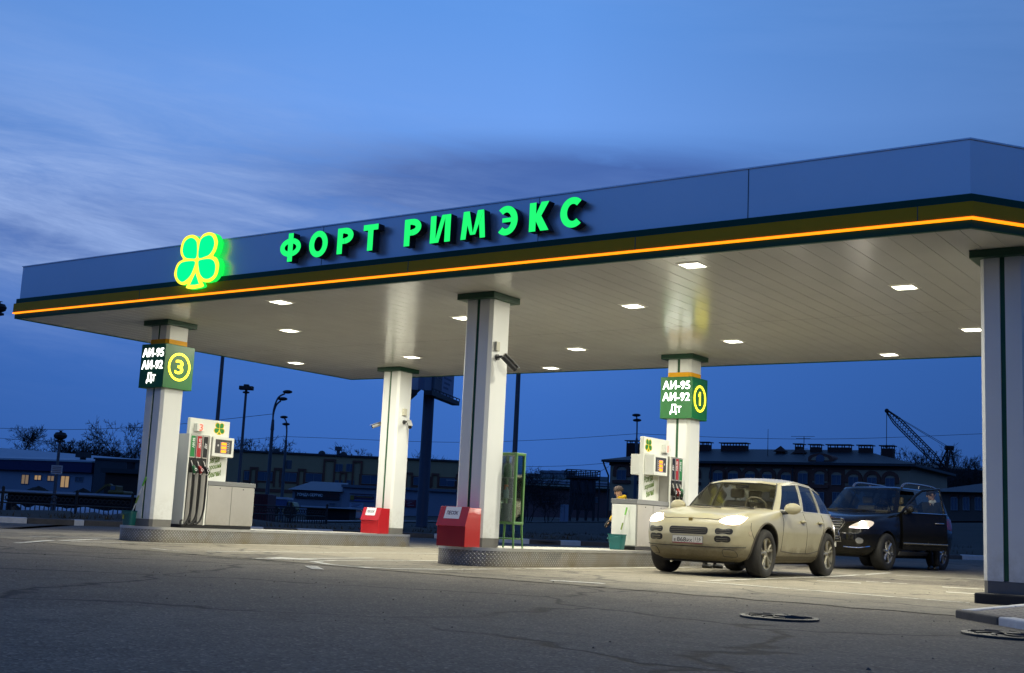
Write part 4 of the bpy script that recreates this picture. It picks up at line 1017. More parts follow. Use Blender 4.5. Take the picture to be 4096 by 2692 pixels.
# ================================================================== CARS
def lerp_tab(tab, z):
    if z <= tab[0][0]: return tab[0][1:]
    for a, b in zip(tab, tab[1:]):
        if z <= b[0]:
            t = (z-a[0])/(b[0]-a[0]); return tuple(p+(q-p)*t for p, q in zip(a[1:], b[1:]))
    return tab[-1][1:]
class Car:
    def __init__(s, tab, nf, nr, flare=0., ridge=0.): s.tab, s.nf, s.nr, s.fl, s.rg = tab, nf, nr, flare, ridge
    def bulge(s, x, z):
        return s.fl*(math.exp(-((abs(x)-1.43)/.42)**2)*math.exp(-((z-.72)/.30)**2))+s.fl*.8*math.exp(-((x+1.5)/.6)**2)*math.exp(-((z-1.0)/.15)**2)
    def side_y(s, x, z):
        xf, xr, w = lerp_tab(s.tab, z); n = s.nf if x > 0 else s.nr; q = min(.999, abs(x/(xf if x > 0 else xr)))
        return w*(1-q**n)**(1/n)*(1-.012*(x/2)**2)+s.bulge(x, z)
    def front_x(s, y, z, rear=False):
        xf, xr, w = lerp_tab(s.tab, z); n = s.nr if rear else s.nf; q = min(.999, abs(y/w))
        return (xr if rear else xf)*(1-q**n)**(1/n)
    def shell(s, nz=34, na=26):
        mb = MB(); z0, z1 = s.tab[0][0], s.tab[-1][0]; rings = []
        for i in range(nz+1):
            z = z0+(z1-z0)*i/nz; xf, xr, w = lerp_tab(s.tab, z); half = []
            for j in range(na+1):
                t = (pi/2)*j/na; c, k = max(0, math.cos(t)), math.sin(t)
                half.append((xf*c**(2/s.nf), w*k**(2/s.nf)))
            for j in range(1, na+1):
                t = (pi/2)*(1-j/na); c, k = max(0, math.cos(t)), math.sin(t)
                half.append((xr*c**(2/s.nr), w*k**(2/s.nr)))
            half = [(x, y*(1-.012*(x/2)**2)+(s.bulge(x, z) if y > .6 else 0)) for x, y in half]
            half[0] = (xf, 0.); half[-1] = (xr, 0.)
            zz_ = lambda x, y: z+s.rg*math.exp(-((y-.70)/.14)**2)*sstep(.86, .97, z)*sstep(.7, 1.1, x)*(1-sstep(1.75, 2.15, x))
            rings.append([(x, y, zz_(x, y)) for x, y in half]+[(x, -y, zz_(x, y)) for x, y in half[-2:0:-1]])
        mb.loft(rings, True, True)
        return mb
    def panel(s, name, poly, m, parent, off=.004, thick=.02, where='front', rings=4, mirror=True, smooth=40, k=3, hollow=0.):
        """a panel hugging the body: poly is (y,z) in front/rear, (x,z) on a side"""
        out = []
        for sg in ((1, -1) if mirror else (1,)):
            mb = MB(); pts = smooth_poly(ccw(poly), k) if k > 1 else ccw(poly)
            cx = sum(p[0] for p in pts)/len(pts); cz = sum(p[1] for p in pts)/len(pts)
            def mp(p, o):
                if where == 'side': return (p[0], sg*(s.side_y(p[0], p[1])+o), p[1])
                x = s.front_x(p[0], p[1], where == 'rear'); n = Vector((1 if where == 'front' else -1, .55*p[0], 0)).normalized()
                return (x+n.x*o, sg*p[0]+sg*n.y*o, p[1])
            R_ = []
            R_.append([mp(p, off-thick) for p in pts])
            for q in range(rings): R_.append([mp((cx+(p[0]-cx)*(1-q/rings), cz+(p[1]-cz)*(1-q/rings)), off) for p in pts])
            R_.append([mp((cx, cz), off)]*len(pts))
            mb.loft(R_, True); out.append(mb.build(name, m, parent, smooth=smooth))
        return out
    def line(s, name, pts, r, m, parent, off=.001, mirror=True, where='side', n=5):
        for sg in ((1, -1) if mirror else (1,)):
            q = []
            for p in curve3([(a, b, 0) for a, b in pts], 5):
                if where == 'side': q.append((p.x, sg*(s.side_y(p.x, p.y)+off), p.y))
                else: q.append((s.front_x(p.x, p.y, where == 'rear')+(off if where == 'front' else -off), sg*p.x, p.y))
            mb = MB(); mb.tube(q, r, n); mb.build(name, m, parent, smooth=60)
def cut_arches(o, wheels, r, dark):
    cut = MB()
    for x, y, z in wheels:
        sg = 1 if y > 0 else -1
        cut.cyl((x, sg*.52, z), (x, sg*1.25, z), r, n=40)
    c = cut.build('cutter', [dark], o.parent); bpy.context.view_layer.update()
    md = o.modifiers.new('b', 'BOOLEAN'); md.object = c; md.operation = 'DIFFERENCE'; md.solver = 'EXACT'
    try: md.material_mode = 'TRANSFER'
    except Exception: pass
    bake(o); bpy.data.objects.remove(c)
    for p in o.data.polygons:
        q = p.center
        for x, y, z in wheels:
            if q.y*y > 0 and abs(q.y) > .515 and math.hypot(q.x-x, q.z-z) < r*1.004 and (abs(q.y) < .53 or abs((q.x-x)*p.normal.x+(q.z-z)*p.normal.z) > .8*r or abs(q.y) < .75): p.material_index = 1
    o.data.polygons.foreach_set('use_smooth', [True]*len(o.data.polygons)); o.data.set_sharp_from_angle(angle=R(38))
def greenhouse(root, paint, gl, belt, roof, zb, zr, crown, glassrows, cellar, trim, bulge=.03, roofm=None, m=3):
    """belt/roof: half outlines from the front centre to the rear centre; cellar: for each key gap the kind of the cells"""
    rows = [0, glassrows[0], .2, .4, .6, .8, glassrows[1], 1]
    keyn = len(belt); roof = [r if len(r) == 3 else (*r, zr) for r in roof]
    def colpts(v):
        pts = []
        for i in range(keyn-1):
            for q in range(m):
                t = q/m
                b = [belt[i][k]+(belt[i+1][k]-belt[i][k])*t for k in (0, 1)]; r_ = [roof[i][k]+(roof[i+1][k]-roof[i][k])*t for k in (0, 1)]
                x = b[0]+(r_[0]-b[0])*v; y = b[1]+(r_[1]-b[1])*v; zt = roof[i][2]+(roof[i+1][2]-roof[i][2])*t; z = zb+(zt-zb)*v
                g = bulge*math.sin(pi*v); l = math.hypot(x, y*1.4) or 1
                pts.append((x+g*x/l*.6, y+(g*y/l if y > .02 else 0), z))
        b, r_ = belt[-1], roof[-1]; pts.append((b[0]+(r_[0]-b[0])*v, 0, zb+(r_[2]-zb)*v))
        return pts
    body = MB(); wins = {}
    grid = [colpts(v) for v in rows]; nc = len(grid[0])
    for sg in (1, -1):
        G = [[(x, sg*y, z) for x, y, z in row] for row in grid]
        for i in range(len(rows)-1):
            for c in range(nc-1):
                kind = cellar[c//m]; q = [G[i][c], G[i][c+1], G[i+1][c+1], G[i+1][c]]
                if kind and 1 <= i < len(rows)-2:
                    key = (kind, sg if kind.startswith('side') else 0)
                    wins.setdefault(key, MB()).add(q, [(0, 1, 2, 3)])
                else: body.add(q, [(0, 1, 2, 3)])
        # roof skin
        top = G[-1]; xc = sum(p[0] for p in top)/nc; rings = [top]
        for s_ in (.92, .75, .5, .25, .0):
            rings.append([(xc+(p[0]-xc)*s_, p[1]*s_, p[2]+(zr+crown-p[2])*(1-s_**2.2)) for p in top])
        body.loft(rings, False)
    body.build('cabin_shell', paint, root, smooth=50)
    for (kind, sg), mb in wins.items():
        nm = {'front': 'windshield', 'rear': 'rear_window'}.get(kind, 'side_window')
        mb.build(nm, gl if kind == 'front' else glass('tinted side glass', (.42, .45, .46), .07), root, smooth=60)
    return grid
def wheel(root, x, y, R_, W, rim, style, tyre, rimm):
    sg = 1 if y > 0 else -1; h = W/2
    w = thing('wheel', None, None, (x, y, R_)); w.parent = root
    mb = MB(); prof = [(rim*.96, -h*.85), (rim+.012, -h*.98), (R_-.05, -h), (R_-.014, -h*.86), (R_, -h*.62), (R_, h*.62), (R_-.014, h*.86), (R_-.05, h), (rim+.012, h*.98), (rim*.96, h*.85)]
    mb.lathe([(a, b*sg) for a, b in prof], 48, (0, 0, 0), 'y')
    mb.build('tyre', tyre, w, smooth=40)
    mb = MB(); f = h*.80*sg
    mb.lathe([(rim*.97, h*.86*sg), (rim, f), (rim*.93, f*.93), (rim*.88, f*.3), (rim*.86, -f*.6)], 40, (0, 0, 0), 'y')
    n, twin = style
    for k in range(n):
        a = 2*pi*k/n+.2
        for d in ((-.20, .20) if twin else (0,)):
            p0 = Vector((.045*math.cos(a), f*.86, .045*math.sin(a))); p1 = Vector((rim*.55*math.cos(a+d*.5), f*.82, rim*.55*math.sin(a+d*.5))); p2 = Vector((rim*.93*math.cos(a+d), f*.90, rim*.93*math.sin(a+d)))
            mb.tube([p0, p1, p2], [.026, .020, .022] if twin else [.04, .033, .036], 7)
    mb.lathe([(.0, f*.98), (.055, f*.96), (.068, f*.85), (.068, f*.6)], 20, (0, 0, 0), 'y')
    mb.build('rim', rimm, w, smooth=35)
    mb = MB(); mb.lathe([(.0, f*.2), (rim*.75, f*.2), (rim*.75, 0)], 24, (0, 0, 0), 'y'); mb.build('brake_disc', mat('brake dark', (.04, .04, .04), .5, metal=.5), w)
    return w
def dusty_paint():
    m = bpy.data.materials.new('dusty beige paint'); m.use_nodes = True; nt = m.node_tree; L = nt.links.new
    b = nt.nodes['Principled BSDF']; tc = nd(nt, 'ShaderNodeTexCoord'); s = nd(nt, 'ShaderNodeSeparateXYZ'); L(tc.outputs['Object'], s.inputs[0])
    n = nd(nt, 'ShaderNodeTexNoise', inp={'Scale': 3.5, 'Detail': 8, 'Roughness': .7}); L(tc.outputs['Object'], n.inputs['Vector'])
    n2 = nd(nt, 'ShaderNodeTexNoise', inp={'Scale': 22, 'Detail': 6, 'Roughness': .7}); L(tc.outputs['Object'], n2.inputs['Vector'])
    col = mixc(nt, n.outputs[0], (.36, .325, .205), (.45, .41, .27))
    h = mth(nt, 'ADD', s.outputs[2], mth(nt, 'MULTIPLY_ADD', n.outputs[0], .35, -.17))
    mud = ramp(nt, h, [(.28, .98), (.43, .80), (.52, .30), (.75, .08), (1., 0)])
    mud = mth(nt, 'MULTIPLY', mud, mth(nt, 'MULTIPLY_ADD', n2.outputs[0], .6, .65), clamp=True)
    col = mixc(nt, mud, col, (.15, .125, .070)); L(col, b.inputs['Base Color'])
    L(mth(nt, 'MULTIPLY_ADD', mud, .40, .30, clamp=True), b.inputs['Roughness']); L(mth(nt, 'MULTIPLY_ADD', mud, -.6, .6, clamp=True), b.inputs['Coat Weight'])
    b.inputs['Coat Roughness'].default_value = .12
    return m
BEIGE = dusty_paint(); BLK = mat('matt black', (.012, .012, .012), .6, var=.2); TYRE = mat('tyre rubber', (.030, .028, .024), .85, var=.3, vscale=6, bump=.8, bscale=45)
TRIMB = mat('grille black', (.010, .010, .010), .45, var=0); CHROME = mat('chrome', (.62, .62, .62), .12, metal=1., var=0)
RIMD = mat('dusty alloy', (.40, .37, .28), .35, metal=.6, var=.25, vscale=9); RIMS = mat('silver alloy', (.42, .42, .42), .25, metal=.8, var=.1)
HEADL = emat('headlight glow warm', (1., .93, .80), 16.); INT = mat('cabin trim', (.10, .088, .068), .7, var=.15); DARKINT = mat('dark cabin', (.018, .018, .018), .7)
def seats(root, xs, z, m, w=.24):
    for x in xs:
        for y in (.37, -.37):
            mb = MB(); mb.prism(ccw([(-.10, z-.30), (.05, z-.30), (-.06, z+.26), (-.16, z+.26)]), y-w, y+w, 'y'); st = mb.build('seat_back', m, root, bevel=.05, seg=3)
            mb = MB(); mb.box(-.17, -.07, y-.13, y+.13, z+.30, z+.47); hd = mb.build('headrest', m, st, bevel=.04, seg=3)
            mb = MB(); mb.cyl((-.12, y-.05, z+.2), (-.12, y-.05, z+.34), .007, n=6); mb.cyl((-.12, y+.05, z+.2), (-.12, y+.05, z+.34), .007, n=6); mb.build('headrest_post', CHROME, st)
            st.location.x = x
def headlamp_light(root, loc, aim, power, size=70, blend=.7, col=(1, .93, .8)):
    l = bpy.data.lights.new('headlamp_beam', 'SPOT'); l.energy = power; l.spot_size = R(size); l.spot_blend = blend; l.shadow_soft_size = .07; l.color = col
    o = bpy.data.objects.new('headlamp_beam', l); COL.objects.link(o); o.parent = root; o.location = loc
    o.rotation_euler = Vector(aim).to_track_quat('-Z', 'Y').to_euler()
# ------------------------------------------------------------------ beige SUV
def beige_car():
    t = thing('parked_car', 'dusty beige SUV with lit headlights refuelling beside the pump', 'car', (-8.86, 20.10, .012), R(-89.2))
    C = Car([(.235, 2.02, -2.10, .80), (.30, 2.24, -2.22, .885), (.40, 2.335, -2.31, .928), (.52, 2.375, -2.36, .945), (.64, 2.38, -2.385, .957), (.74, 2.355, -2.38, .962), (.82, 2.325, -2.365, .958),
             (.885, 2.275, -2.34, .949), (.93, 2.20, -2.32, .940), (.97, 2.07, -2.30, .927), (1.01, 1.85, -2.28, .912), (1.045, 1.54, -2.265, .898), (1.075, 1.20, -2.25, .886), (1.10, .92, -2.24, .874)], 5.8, 5.6, .028, .022)
    W = [(1.43, .825, .385), (1.43, -.825, .385), (-1.425, .83, .385), (-1.425, -.83, .385)]
    b = C.shell().build('body', [BEIGE, BLK], t); cut_arches(b, [(x, y, z+.02) for x, y, z in W], .462, BLK)
    belt = [(1.03, 0), (1.00, .40), (.80, .765), (.64, .838), (-.30, .862), (-.38, .862), (-1.22, .845), (-1.31, .842), (-1.98, .80), (-2.10, .72), (-2.20, .38), (-2.23, 0)]
    roof = [(.30, 0, 1.60), (.28, .36, 1.595), (.19, .605, 1.565), (.09, .645, 1.575), (-.44, .675, 1.625), (-.53, .675, 1.628), (-1.14, .660, 1.60), (-1.22, .655, 1.592), (-1.74, .62, 1.50), (-1.84, .55, 1.515), (-1.92, .30, 1.55), (-1.94, 0, 1.56)]
    GL = glass('car glass', (.86, .89, .86), .05)
    grid = greenhouse(t, BEIGE, GL, belt, roof, 1.085, 1.628, .062, (.045, .92), ['front', 'front', None, 'side1', None, 'side2', None, 'side3', None, 'rear', 'rear'], None)
    # bright window surround
    for sg in (1, -1):
        mb = MB(); m3 = 3
        low = [(x, sg*(y+.006), z) for x, y, z in grid[1][3*m3:8*m3+1]]; top = [(x, sg*(y+.006), z) for x, y, z in grid[6][3*m3:8*m3+1]]
        mb.tube(low, .009, 5); mb.tube(top, .007, 5)
        mb.build('window_trim', mat('satin trim', (.55, .53, .47), .3, metal=.5), t, smooth=60)
        for c in (4, 5, 6, 7):
            mb = MB(); mb.tube([(grid[i][c*m3][0], sg*(grid[i][c*m3][1]+.004), grid[i][c*m3][2]) for i in range(1, 7)], .010, 5); mb.build('pillar_trim', mat('satin trim', (.5, .5, .5)), t, smooth=60)
    # lamps
    hl = C.panel('headlight', [(.485, .865), (.58, .825), (.70, .812), (.79, .832), (.828, .90), (.812, .965), (.74, 1.0), (.64, .985), (.55, .935)], emat('headlight glass glow', (1., .80, .64), 3.), t, .006)
    for q, sg in zip(hl, (1, -1)):
        headlamp_light(q, (C.front_x(.68, .90)+.06, sg*.68, .90), (1, 0, -.10), 25)
        headlamp_light(q, (C.front_x(.78, .88)+.08, sg*.82, .88), (.5, sg*1., -.15), 5, 150, 1)
    for q, b in zip(hl, C.panel('lamp_core', [(.535, .872), (.60, .845), (.70, .835), (.775, .85), (.80, .90), (.785, .95), (.73, .975), (.65, .96), (.585, .92)], HEADL, t, .010, .003)): b.parent = q
    # front openings
    def slats(nm, poly, zz, y0, y1):
        o = C.panel(nm, poly, TRIMB, t, .002, .03, mirror=(y0 > 0), k=1)
        for q, sg in zip(o, (1, -1)):
            for z in zz:
                ys = [y0+(y1-y0)*i/8 for i in range(9)]; mb = MB()
                mb.tube([(C.front_x(y, z)+.008, sg*y, z) for y in ys], .0055, 5); mb.build('grille_bar', mat('grille bar', (.10, .09, .06), .5), q, smooth=60)
    slats('grille', rrect(-.335, .335, .648, .764, .045, 3), (.672, .70, .728), -.31, .31)
    slats('air_intake', rrect(.455, .725, .664, .756, .04, 3), (.69, .72), .48, .69)
    slats('air_intake', rrect(.45, .70, .537, .637, .045, 3), (.563, .595), .49, .66)
    C.panel('bumper_lip', [(-.78, .30), (.78, .30), (.86, .40), (-.86, .40)], mat('muddy sill', (.12, .10, .058), .8, var=.3, vscale=5), t, .012, .03, mirror=False, k=1, rings=6) if False else None
    C.line('bumper_seam', [(0, .455), (.3, .455), (.6, .46), (.85, .47)], .006, BLK, t, .002, True, 'front')
    for sg in (1, -1): pass
    C.panel('tow_cover', [(.56, .32), (.72, .315), (.75, .37), (.72, .42), (.58, .42)], BEIGE, t, .005, .01)
    C.line('cover_seam', [(.56, .32), (.72, .315), (.75, .37), (.72, .42), (.58, .42), (.56, .32)], .004, BLK, t, .005, True, 'front')
    # bonnet seam and badge
    for sg in (1, -1):
        mb = MB(); pts = []
        for y, z in ((0, .90), (.25, .898), (.44, .893), (.52, .915), (.60, .955), (.66, .99), (.70, 1.03), (.74, 1.07)): pts.append((C.front_x(y, z)+.002, sg*y, z))
        mb.tube(curve3(pts, 4), .005, 5); mb.build('bonnet_seam', BLK, t, smooth=60)
    mb = MB(); z = .862; x = C.front_x(0, z); mb.prism([(-.036, z+.045), (-.03, z-.015), (0, z-.05), (.03, z-.015), (.036, z+.045)][::1], x-.01, x+.006, 'x'); mb.build('badge', mat('badge gold', (.30, .22, .06), .4, metal=.5, var=.3, vscale=40), t, bevel=.004)
    # number plate
    z0, z1, x = .500, .612, C.front_x(0, .55)+.016
    mb = MB(); mb.box(x-.016, x, -.268, .268, z0-.008, z1+.008); np_ = mb.build('plate_frame', mat('plate frame grey', (.14, .135, .12), .5), t, bevel=.004)
    mb = MB(); mb.box(x, x+.003, -.26, .26, z0+.012, z1); mb.build('plate', mat('plate white', (.52, .51, .47), .45, var=.1, vscale=12), np_)
    mb = MB(); Tm = Matrix.Translation((x+.0035, 0, 0)) @ RIGHT
    put_text(mb, 'Е', -.235, -.190, .520, .566, Tm, bold=.012, ext=.0005); put_text(mb, '868', -.180, -.022, .520, .590, Tm, bold=.012, ext=.0005)
    put_text(mb, 'РХ', -.010, .088, .520, .566, Tm, bold=.012, ext=.0005); put_text(mb, '116', .140, .232, .545, .598, Tm, bold=.008, ext=.0005); put_text(mb, 'RUS', .165, .212, .520, .536, Tm, ext=.0005)
    mb.box(x+.003, x+.0038, .112, .116, .514, .610); mb.build('plate_lettering', BLK, np_)
    mb = MB(); mb.box(x, x+.0045, -.26, .26, z0-.003, z0+.009); mb.build('plate_strip', mat('plate strip red', (.25, .03, .04), .5, var=.5, vscale=30), np_)
    # sides: door seams, handles, arches, sill, repeater
    for pts in ([(.80, .43), (.78, .70), (.70, .95), (.66, 1.08)], [(-.34, .40), (-.34, .75), (-.335, 1.08)], [(-1.20, 1.08), (-1.16, .86), (-1.02, .66), (-.95, .45)], [(.80, .43), (.2, .40), (-.5, .40), (-.95, .45)]): C.line('door_seam', pts, .0045, BLK, t, .001)
    C.line('waist_seam', [(1.86, .60), (1.95, .75), (1.92, .86)], .004, BLK, t, .001)
    for x in (-.18, -1.0):
        for sg in (1, -1):
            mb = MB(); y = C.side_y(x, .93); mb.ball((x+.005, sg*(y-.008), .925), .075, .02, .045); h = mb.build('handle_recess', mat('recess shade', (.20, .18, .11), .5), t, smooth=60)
            mb = MB(); mb.tube([(x-.10, sg*(y+.006), .935), (x-.03, sg*(y+.042), .94), (x+.06, sg*(y+.042), .94), (x+.11, sg*(y+.008), .935)], [.016, .021, .021, .016], 8); mb.build('handle', BEIGE, h, smooth=60)
    mb = MB()
    C.panel('side_sill', [(.92, .26), (-.95, .26), (-.98, .345), (.95, .345)], mat('muddy sill', (.12, .10, .055), .85, var=.3, vscale=5, bump=.2), t, .012, .03, 'side', k=1, rings=3)
    for x, y, z in W:
        sg = 1 if y > 0 else -1; mb = MB(); pts = []
        for i in range(25):
            a = R(-14+208*i/24); px, pz = x+.466*math.cos(a), z+.02+.466*math.sin(a)
            if pz < .26: continue
            pts.append((px, sg*(C.side_y(px, pz)+.002), pz))
        mb.tube(pts, .016, 6); mb.build('arch_lip', mat('arch lip', (.07, .06, .04), .7, var=.2), t, smooth=60)
    C.panel('side_repeater', [(1.93, .66), (1.99, .66), (2.01, .71), (1.95, .73)], mat('repeater lens', (.42, .36, .25), .25), t, .005, .01, 'side', k=2)
    # mirrors
    for sg in (1, -1):
        mb = MB(); mb.ball((.60, sg*1.055, 1.135), .085, .145, .095, 18, 12); mi = mb.build('mirror', BEIGE, t, smooth=60)
        mb = MB(); mb.tube([(.66, sg*.86, 1.06), (.63, sg*.94, 1.065), (.61, sg*1.0, 1.08)], [.035, .028, .03], 8); mb.build('mirror_arm', BLK, mi, smooth=60)
    # wipers, cowl, interior
    for y0 in (.55, -.05):
        mb = MB(); mb.tube(curve3([(1.02, y0, 1.105), (.96, y0-.28, 1.135), (.93, y0-.55, 1.15)], 4), .009, 5); mb.build('wiper', BLK, t)
    mb = MB(); mb.tube([(.985+.0*abs(y), y, 1.098) for y in (-.7, -.4, 0, .4, .7)], .016, 6); mb.build('cowl_strip', BLK, t)
    for sg in (1, -1):
        mb = MB(); mb.tube([(grid[i][2*3][0]+.004, sg*(grid[i][2*3][1]+.004), grid[i][2*3][2]) for i in range(1, 8)], .011, 5); mb.build('windshield_seal', BLK, t, smooth=60)
    mb = MB(); mb.tube([(grid[6][c][0]+.004, sg2*grid[6][c][1], grid[6][c][2]+.002) for sg2, cs in ((1, range(6, -1, -1)), (-1, range(1, 7))) for c in cs], .010, 5); mb.build('windshield_seal', BLK, t, smooth=60)
    mb = MB(); mb.box(.62, 1.0, -.70, .70, 1.085, 1.12); mb.build('dashboard', mat('dash tan', (.16, .14, .10), .7), t, bevel=.03, seg=3)
    mb = MB(); rg = [(.52+.06*math.cos(a), .37+.19*math.sin(a), 1.16+.15*math.cos(a)) for a in [2*pi*i/24 for i in range(25)]]; mb.tube(rg, .014, 6); mb.cyl((.6, .37, 1.08), (.52, .37, 1.15), .025); mb.build('steering_wheel', mat('wheel tan', (.14, .115, .075), .6), t, smooth=60)
    seats(t, (-.28, -1.1), 1.02, INT)
    mb = MB(); mb.box(.24, .27, -.12, .12, 1.47, 1.53); mb.build('inside_mirror', BLK, t, bevel=.01)
    C.line('rear_lamp_seam', [(0.3, .8), (.8, .8)], .004, BLK, t, .002, True, 'rear')
    C.panel('tail_light', [(.55, .86), (.86, .86), (.88, 1.0), (.60, .98)], mat('tail red', (.25, .01, .01), .2), t, .005, .01, 'rear')
    C.panel('fuel_flap', [(-1.72, .82), (-1.54, .82), (-1.54, .98), (-1.72, .98)], BEIGE, t, .003, .004, 'side', k=1, mirror=False)
    mb = MB(); mb.box(-1.9, 1.95, -.62, .62, .20, .30); mb.build('underbody', BLK, t)
    for i, (x, y, z) in enumerate(W): wheel(t, x, y, .385, .285, .262, (5, True), TYRE, RIMD)
beige_car()
# ------------------------------------------------------------------ black SUV with open door
def black_car():
    zz = .06
    t = thing('parked_car', 'shiny black SUV with an open front door and a glaring headlight', 'car', (-9.27, 28.30, zz), R(-97.6))
    BP = mat('black lacquer', (.006, .006, .006), .15, var=0, coat=.15, spec=.4)
    C = Car([(.30, 2.15, -2.20, .84), (.37, 2.33, -2.33, .91), (.48, 2.42, -2.43, .95), (.62, 2.45, -2.46, .968), (.76, 2.44, -2.47, .978), (.90, 2.40, -2.45, .978), (.98, 2.36, -2.43, .972),
             (1.06, 2.30, -2.42, .968), (1.13, 2.16, -2.41, .958), (1.185, 1.88, -2.40, .948), (1.225, 1.52, -2.39, .937), (1.255, 1.18, -2.38, .927), (1.28, 1.0, -2.37, .917)], 5.6, 7)
    W = [(1.425, .84, .40), (1.425, -.84, .40), (-1.425, .845, .40), (-1.425, -.845, .40)]
    b = C.shell().build('body', [BP, BLK], t); cut_arches(b, W, .455, BLK)
    belt = [(1.05, 0), (1.03, .45), (.86, .80), (.72, .865), (-.28, .90), (-.38, .90), (-1.32, .885), (-1.42, .88), (-2.14, .82), (-2.24, .76), (-2.34, .4), (-2.36, 0)]
    roof = [(.42, 0), (.40, .40), (.30, .63), (.18, .67), (-.42, .70), (-.52, .70), (-1.32, .69), (-1.42, .685), (-2.00, .65), (-2.12, .58), (-2.20, .3), (-2.22, 0)]
    GL = glass('dark car glass', (.42, .46, .48), .07)
    # front-left side opening: its door stands open, so that cell stays empty on the left
    grid = greenhouse(t, BP, GL, belt, roof, 1.265, 1.835, .070, (.04, .91), ['front', 'front', None, 'side1', None, 'side2', None, 'side3', None, 'rear', 'rear'], None, bulge=.02)
    for o in [k for k in kids(t) if k.name.startswith('side_window')]:
        c = sum((v.co for v in o.data.vertices), Vector())/len(o.data.vertices)
        if c.y > 0 and c.x > -.2: bpy.data.objects.remove(o)
    # dark doorway behind the open door
    C.panel('doorway', [(.72, .46), (-.30, .46), (-.30, 1.26), (.66, 1.26)], mat('doorway trim', (.05, .045, .035), .7), t, .003, .004, 'side', k=1, mirror=False)
    C.panel('door_sill', [(.80, .33), (-1.0, .33), (-1.0, .42), (.80, .42)], mat('sill chrome', (.20, .20, .20), .3, metal=.6), t, .03, .05, 'side', k=1)
    # headlights: bright projector plus dark surround
    for sg in (1, -1):
        pass
    hs = C.panel('headlight', [(.52, .885), (.68, .875), (.84, .885), (.89, .95), (.885, 1.03), (.80, 1.05), (.66, .99)], mat('lamp glass lit', (.10, .10, .11), .08, emit=(1., .82, .6), estr=.8), t, .004)
    for q, sg in zip(hs, (1, -1)):
        mb = MB(); x = C.front_x(.76, .955); mb.ball((x-.03, sg*.765, .965), .075, .085, .075); mb.build('projector', emat('headlight glow hot', (1., .90, .72), 60.), q, smooth=60)
        mb = MB(); mb.tube([(C.front_x(y, z)+.006, sg*y, z) for y, z in ((.56, .895), (.66, .888), (.76, .886), (.86, .895))], .012, 6); mb.build('light_strip', emat('daylight strip', (1., .85, .95), 6.), q, smooth=60)
        headlamp_light(q, (x+.10, sg*.76, .96), (1, -.05, -.06), 70, 75)
        headlamp_light(q, (x+.12, sg*.80, .96), (1, sg*.8, -.08), 10, 150, 1)
    # spindle grille with chrome bars
    gr = C.panel('grille', [(-.40, .98), (-.34, 1.06), (.34, 1.06), (.40, .98), (.30, .80), (.36, .60), (-.36, .60), (-.30, .80)], TRIMB, t, .006, .04, mirror=False, k=1)[0]
    for z, w in ((.64, .34), (.69, .33), (.85, .32), (.905, .35), (.96, .38), (1.015, .36)):
        mb = MB(); mb.tube([(C.front_x(y, z)+.016, y, z) for y in [-w+2*w*i/8 for i in range(9)]], .013, 6); mb.build('grille_bar', CHROME, gr, smooth=60)
    mb = MB(); mb.tube([(C.front_x(y, z)+.012, y, z) for y, z in ((-.42, .98), (-.35, 1.075), (0, 1.085), (.35, 1.075), (.42, .98), (.31, .80), (.38, .58), (0, .575), (-.38, .58), (-.31, .80), (-.42, .98))], .014, 6); mb.build('grille_surround', CHROME, gr, smooth=60)
    mb = MB()
    for k in range(20):
        a0, a1 = 2*pi*k/20, 2*pi*(k+1)/20; x = C.front_x(0, .93)+.03
        mb.cyl((x, .085*math.cos(a0), .93+.062*math.sin(a0)), (x, .085*math.cos(a1), .93+.062*math.sin(a1)), .009, n=6)
    mb.cyl((x, .02, .98), (x, -.045, .905), .008, n=6); mb.cyl((x, -.045, .905), (x, .06, .905), .008, n=6); mb.build('emblem', CHROME, gr, smooth=60)
    # fog lamps, bumper chrome, plate
    fg = C.panel('fog_light', [(.70, .56), (.78, .56), (.80, .64), (.74, .68), (.68, .64)], mat('fog glass', (.30, .30, .30), .1, metal=.6), t, .006, .02, k=3)
    C.line('bumper_trim', [(.42, .475), (.6, .465), (.75, .47), (.86, .50)], .014, CHROME, t, .004, True, 'front')
    z0 = .49; x = C.front_x(0, z0+.05)+.014
    mb = MB(); mb.box(x-.012, x, -.26, .26, z0-.03, z0+.085); pl = mb.build('plate', mat('plate white', (.5, .5, .5)), t)
    # roof rails
    for sg in (1, -1):
        mb = MB(); mb.tube(curve3([(-.05, sg*.60, 1.86), (-.16, sg*.60, 1.94), (-.5, sg*.61, 1.97), (-1.5, sg*.61, 1.96), (-1.9, sg*.60, 1.92), (-2.02, sg*.59, 1.84)], 5), .028, 8); mb.cyl((-.95, sg*.61, 1.88), (-.95, sg*.61, 1.96), .025); mb.build('roof_rail', mat('rail silver', (.30, .31, .34), .25, metal=.8), t, smooth=60)
    # right mirror
    mb = MB(); mb.ball((.80, -1.07, 1.30), .08, .12, .10, 16, 10); mb.build('mirror', BP, t, smooth=60)
    # open door (hinged at its front edge)
    hx, hy = .76, C.side_y(.76, .8)+.01; ang = R(-30)
    d = thing('open_door', None, None, (hx, hy, 0), ang); d.parent = t
    L_ = 1.16
    def dp(u, z, o=0.):
        s_ = .03*math.sin(pi*min(1, max(0, (z-.40)/.82)))-(.0 if z < 1.1 else (z-1.1)*.0); return (-u, s_+o, z)
    mb = MB(); rows = [(z, 0 if z > .52 else (.52-z)*.6) for z in (.47, .54, .64, .76, .89, 1.04, 1.18, 1.275)]
    outer = [[dp(u*L_/8+(0), z) for u in range(9)] for z, c in rows]; inner = [[dp(u*L_/8, z, -.13) for u in range(9)] for z, c in rows]
    mb.loft(outer, False); mb.loft([r[::-1] for r in inner], False)
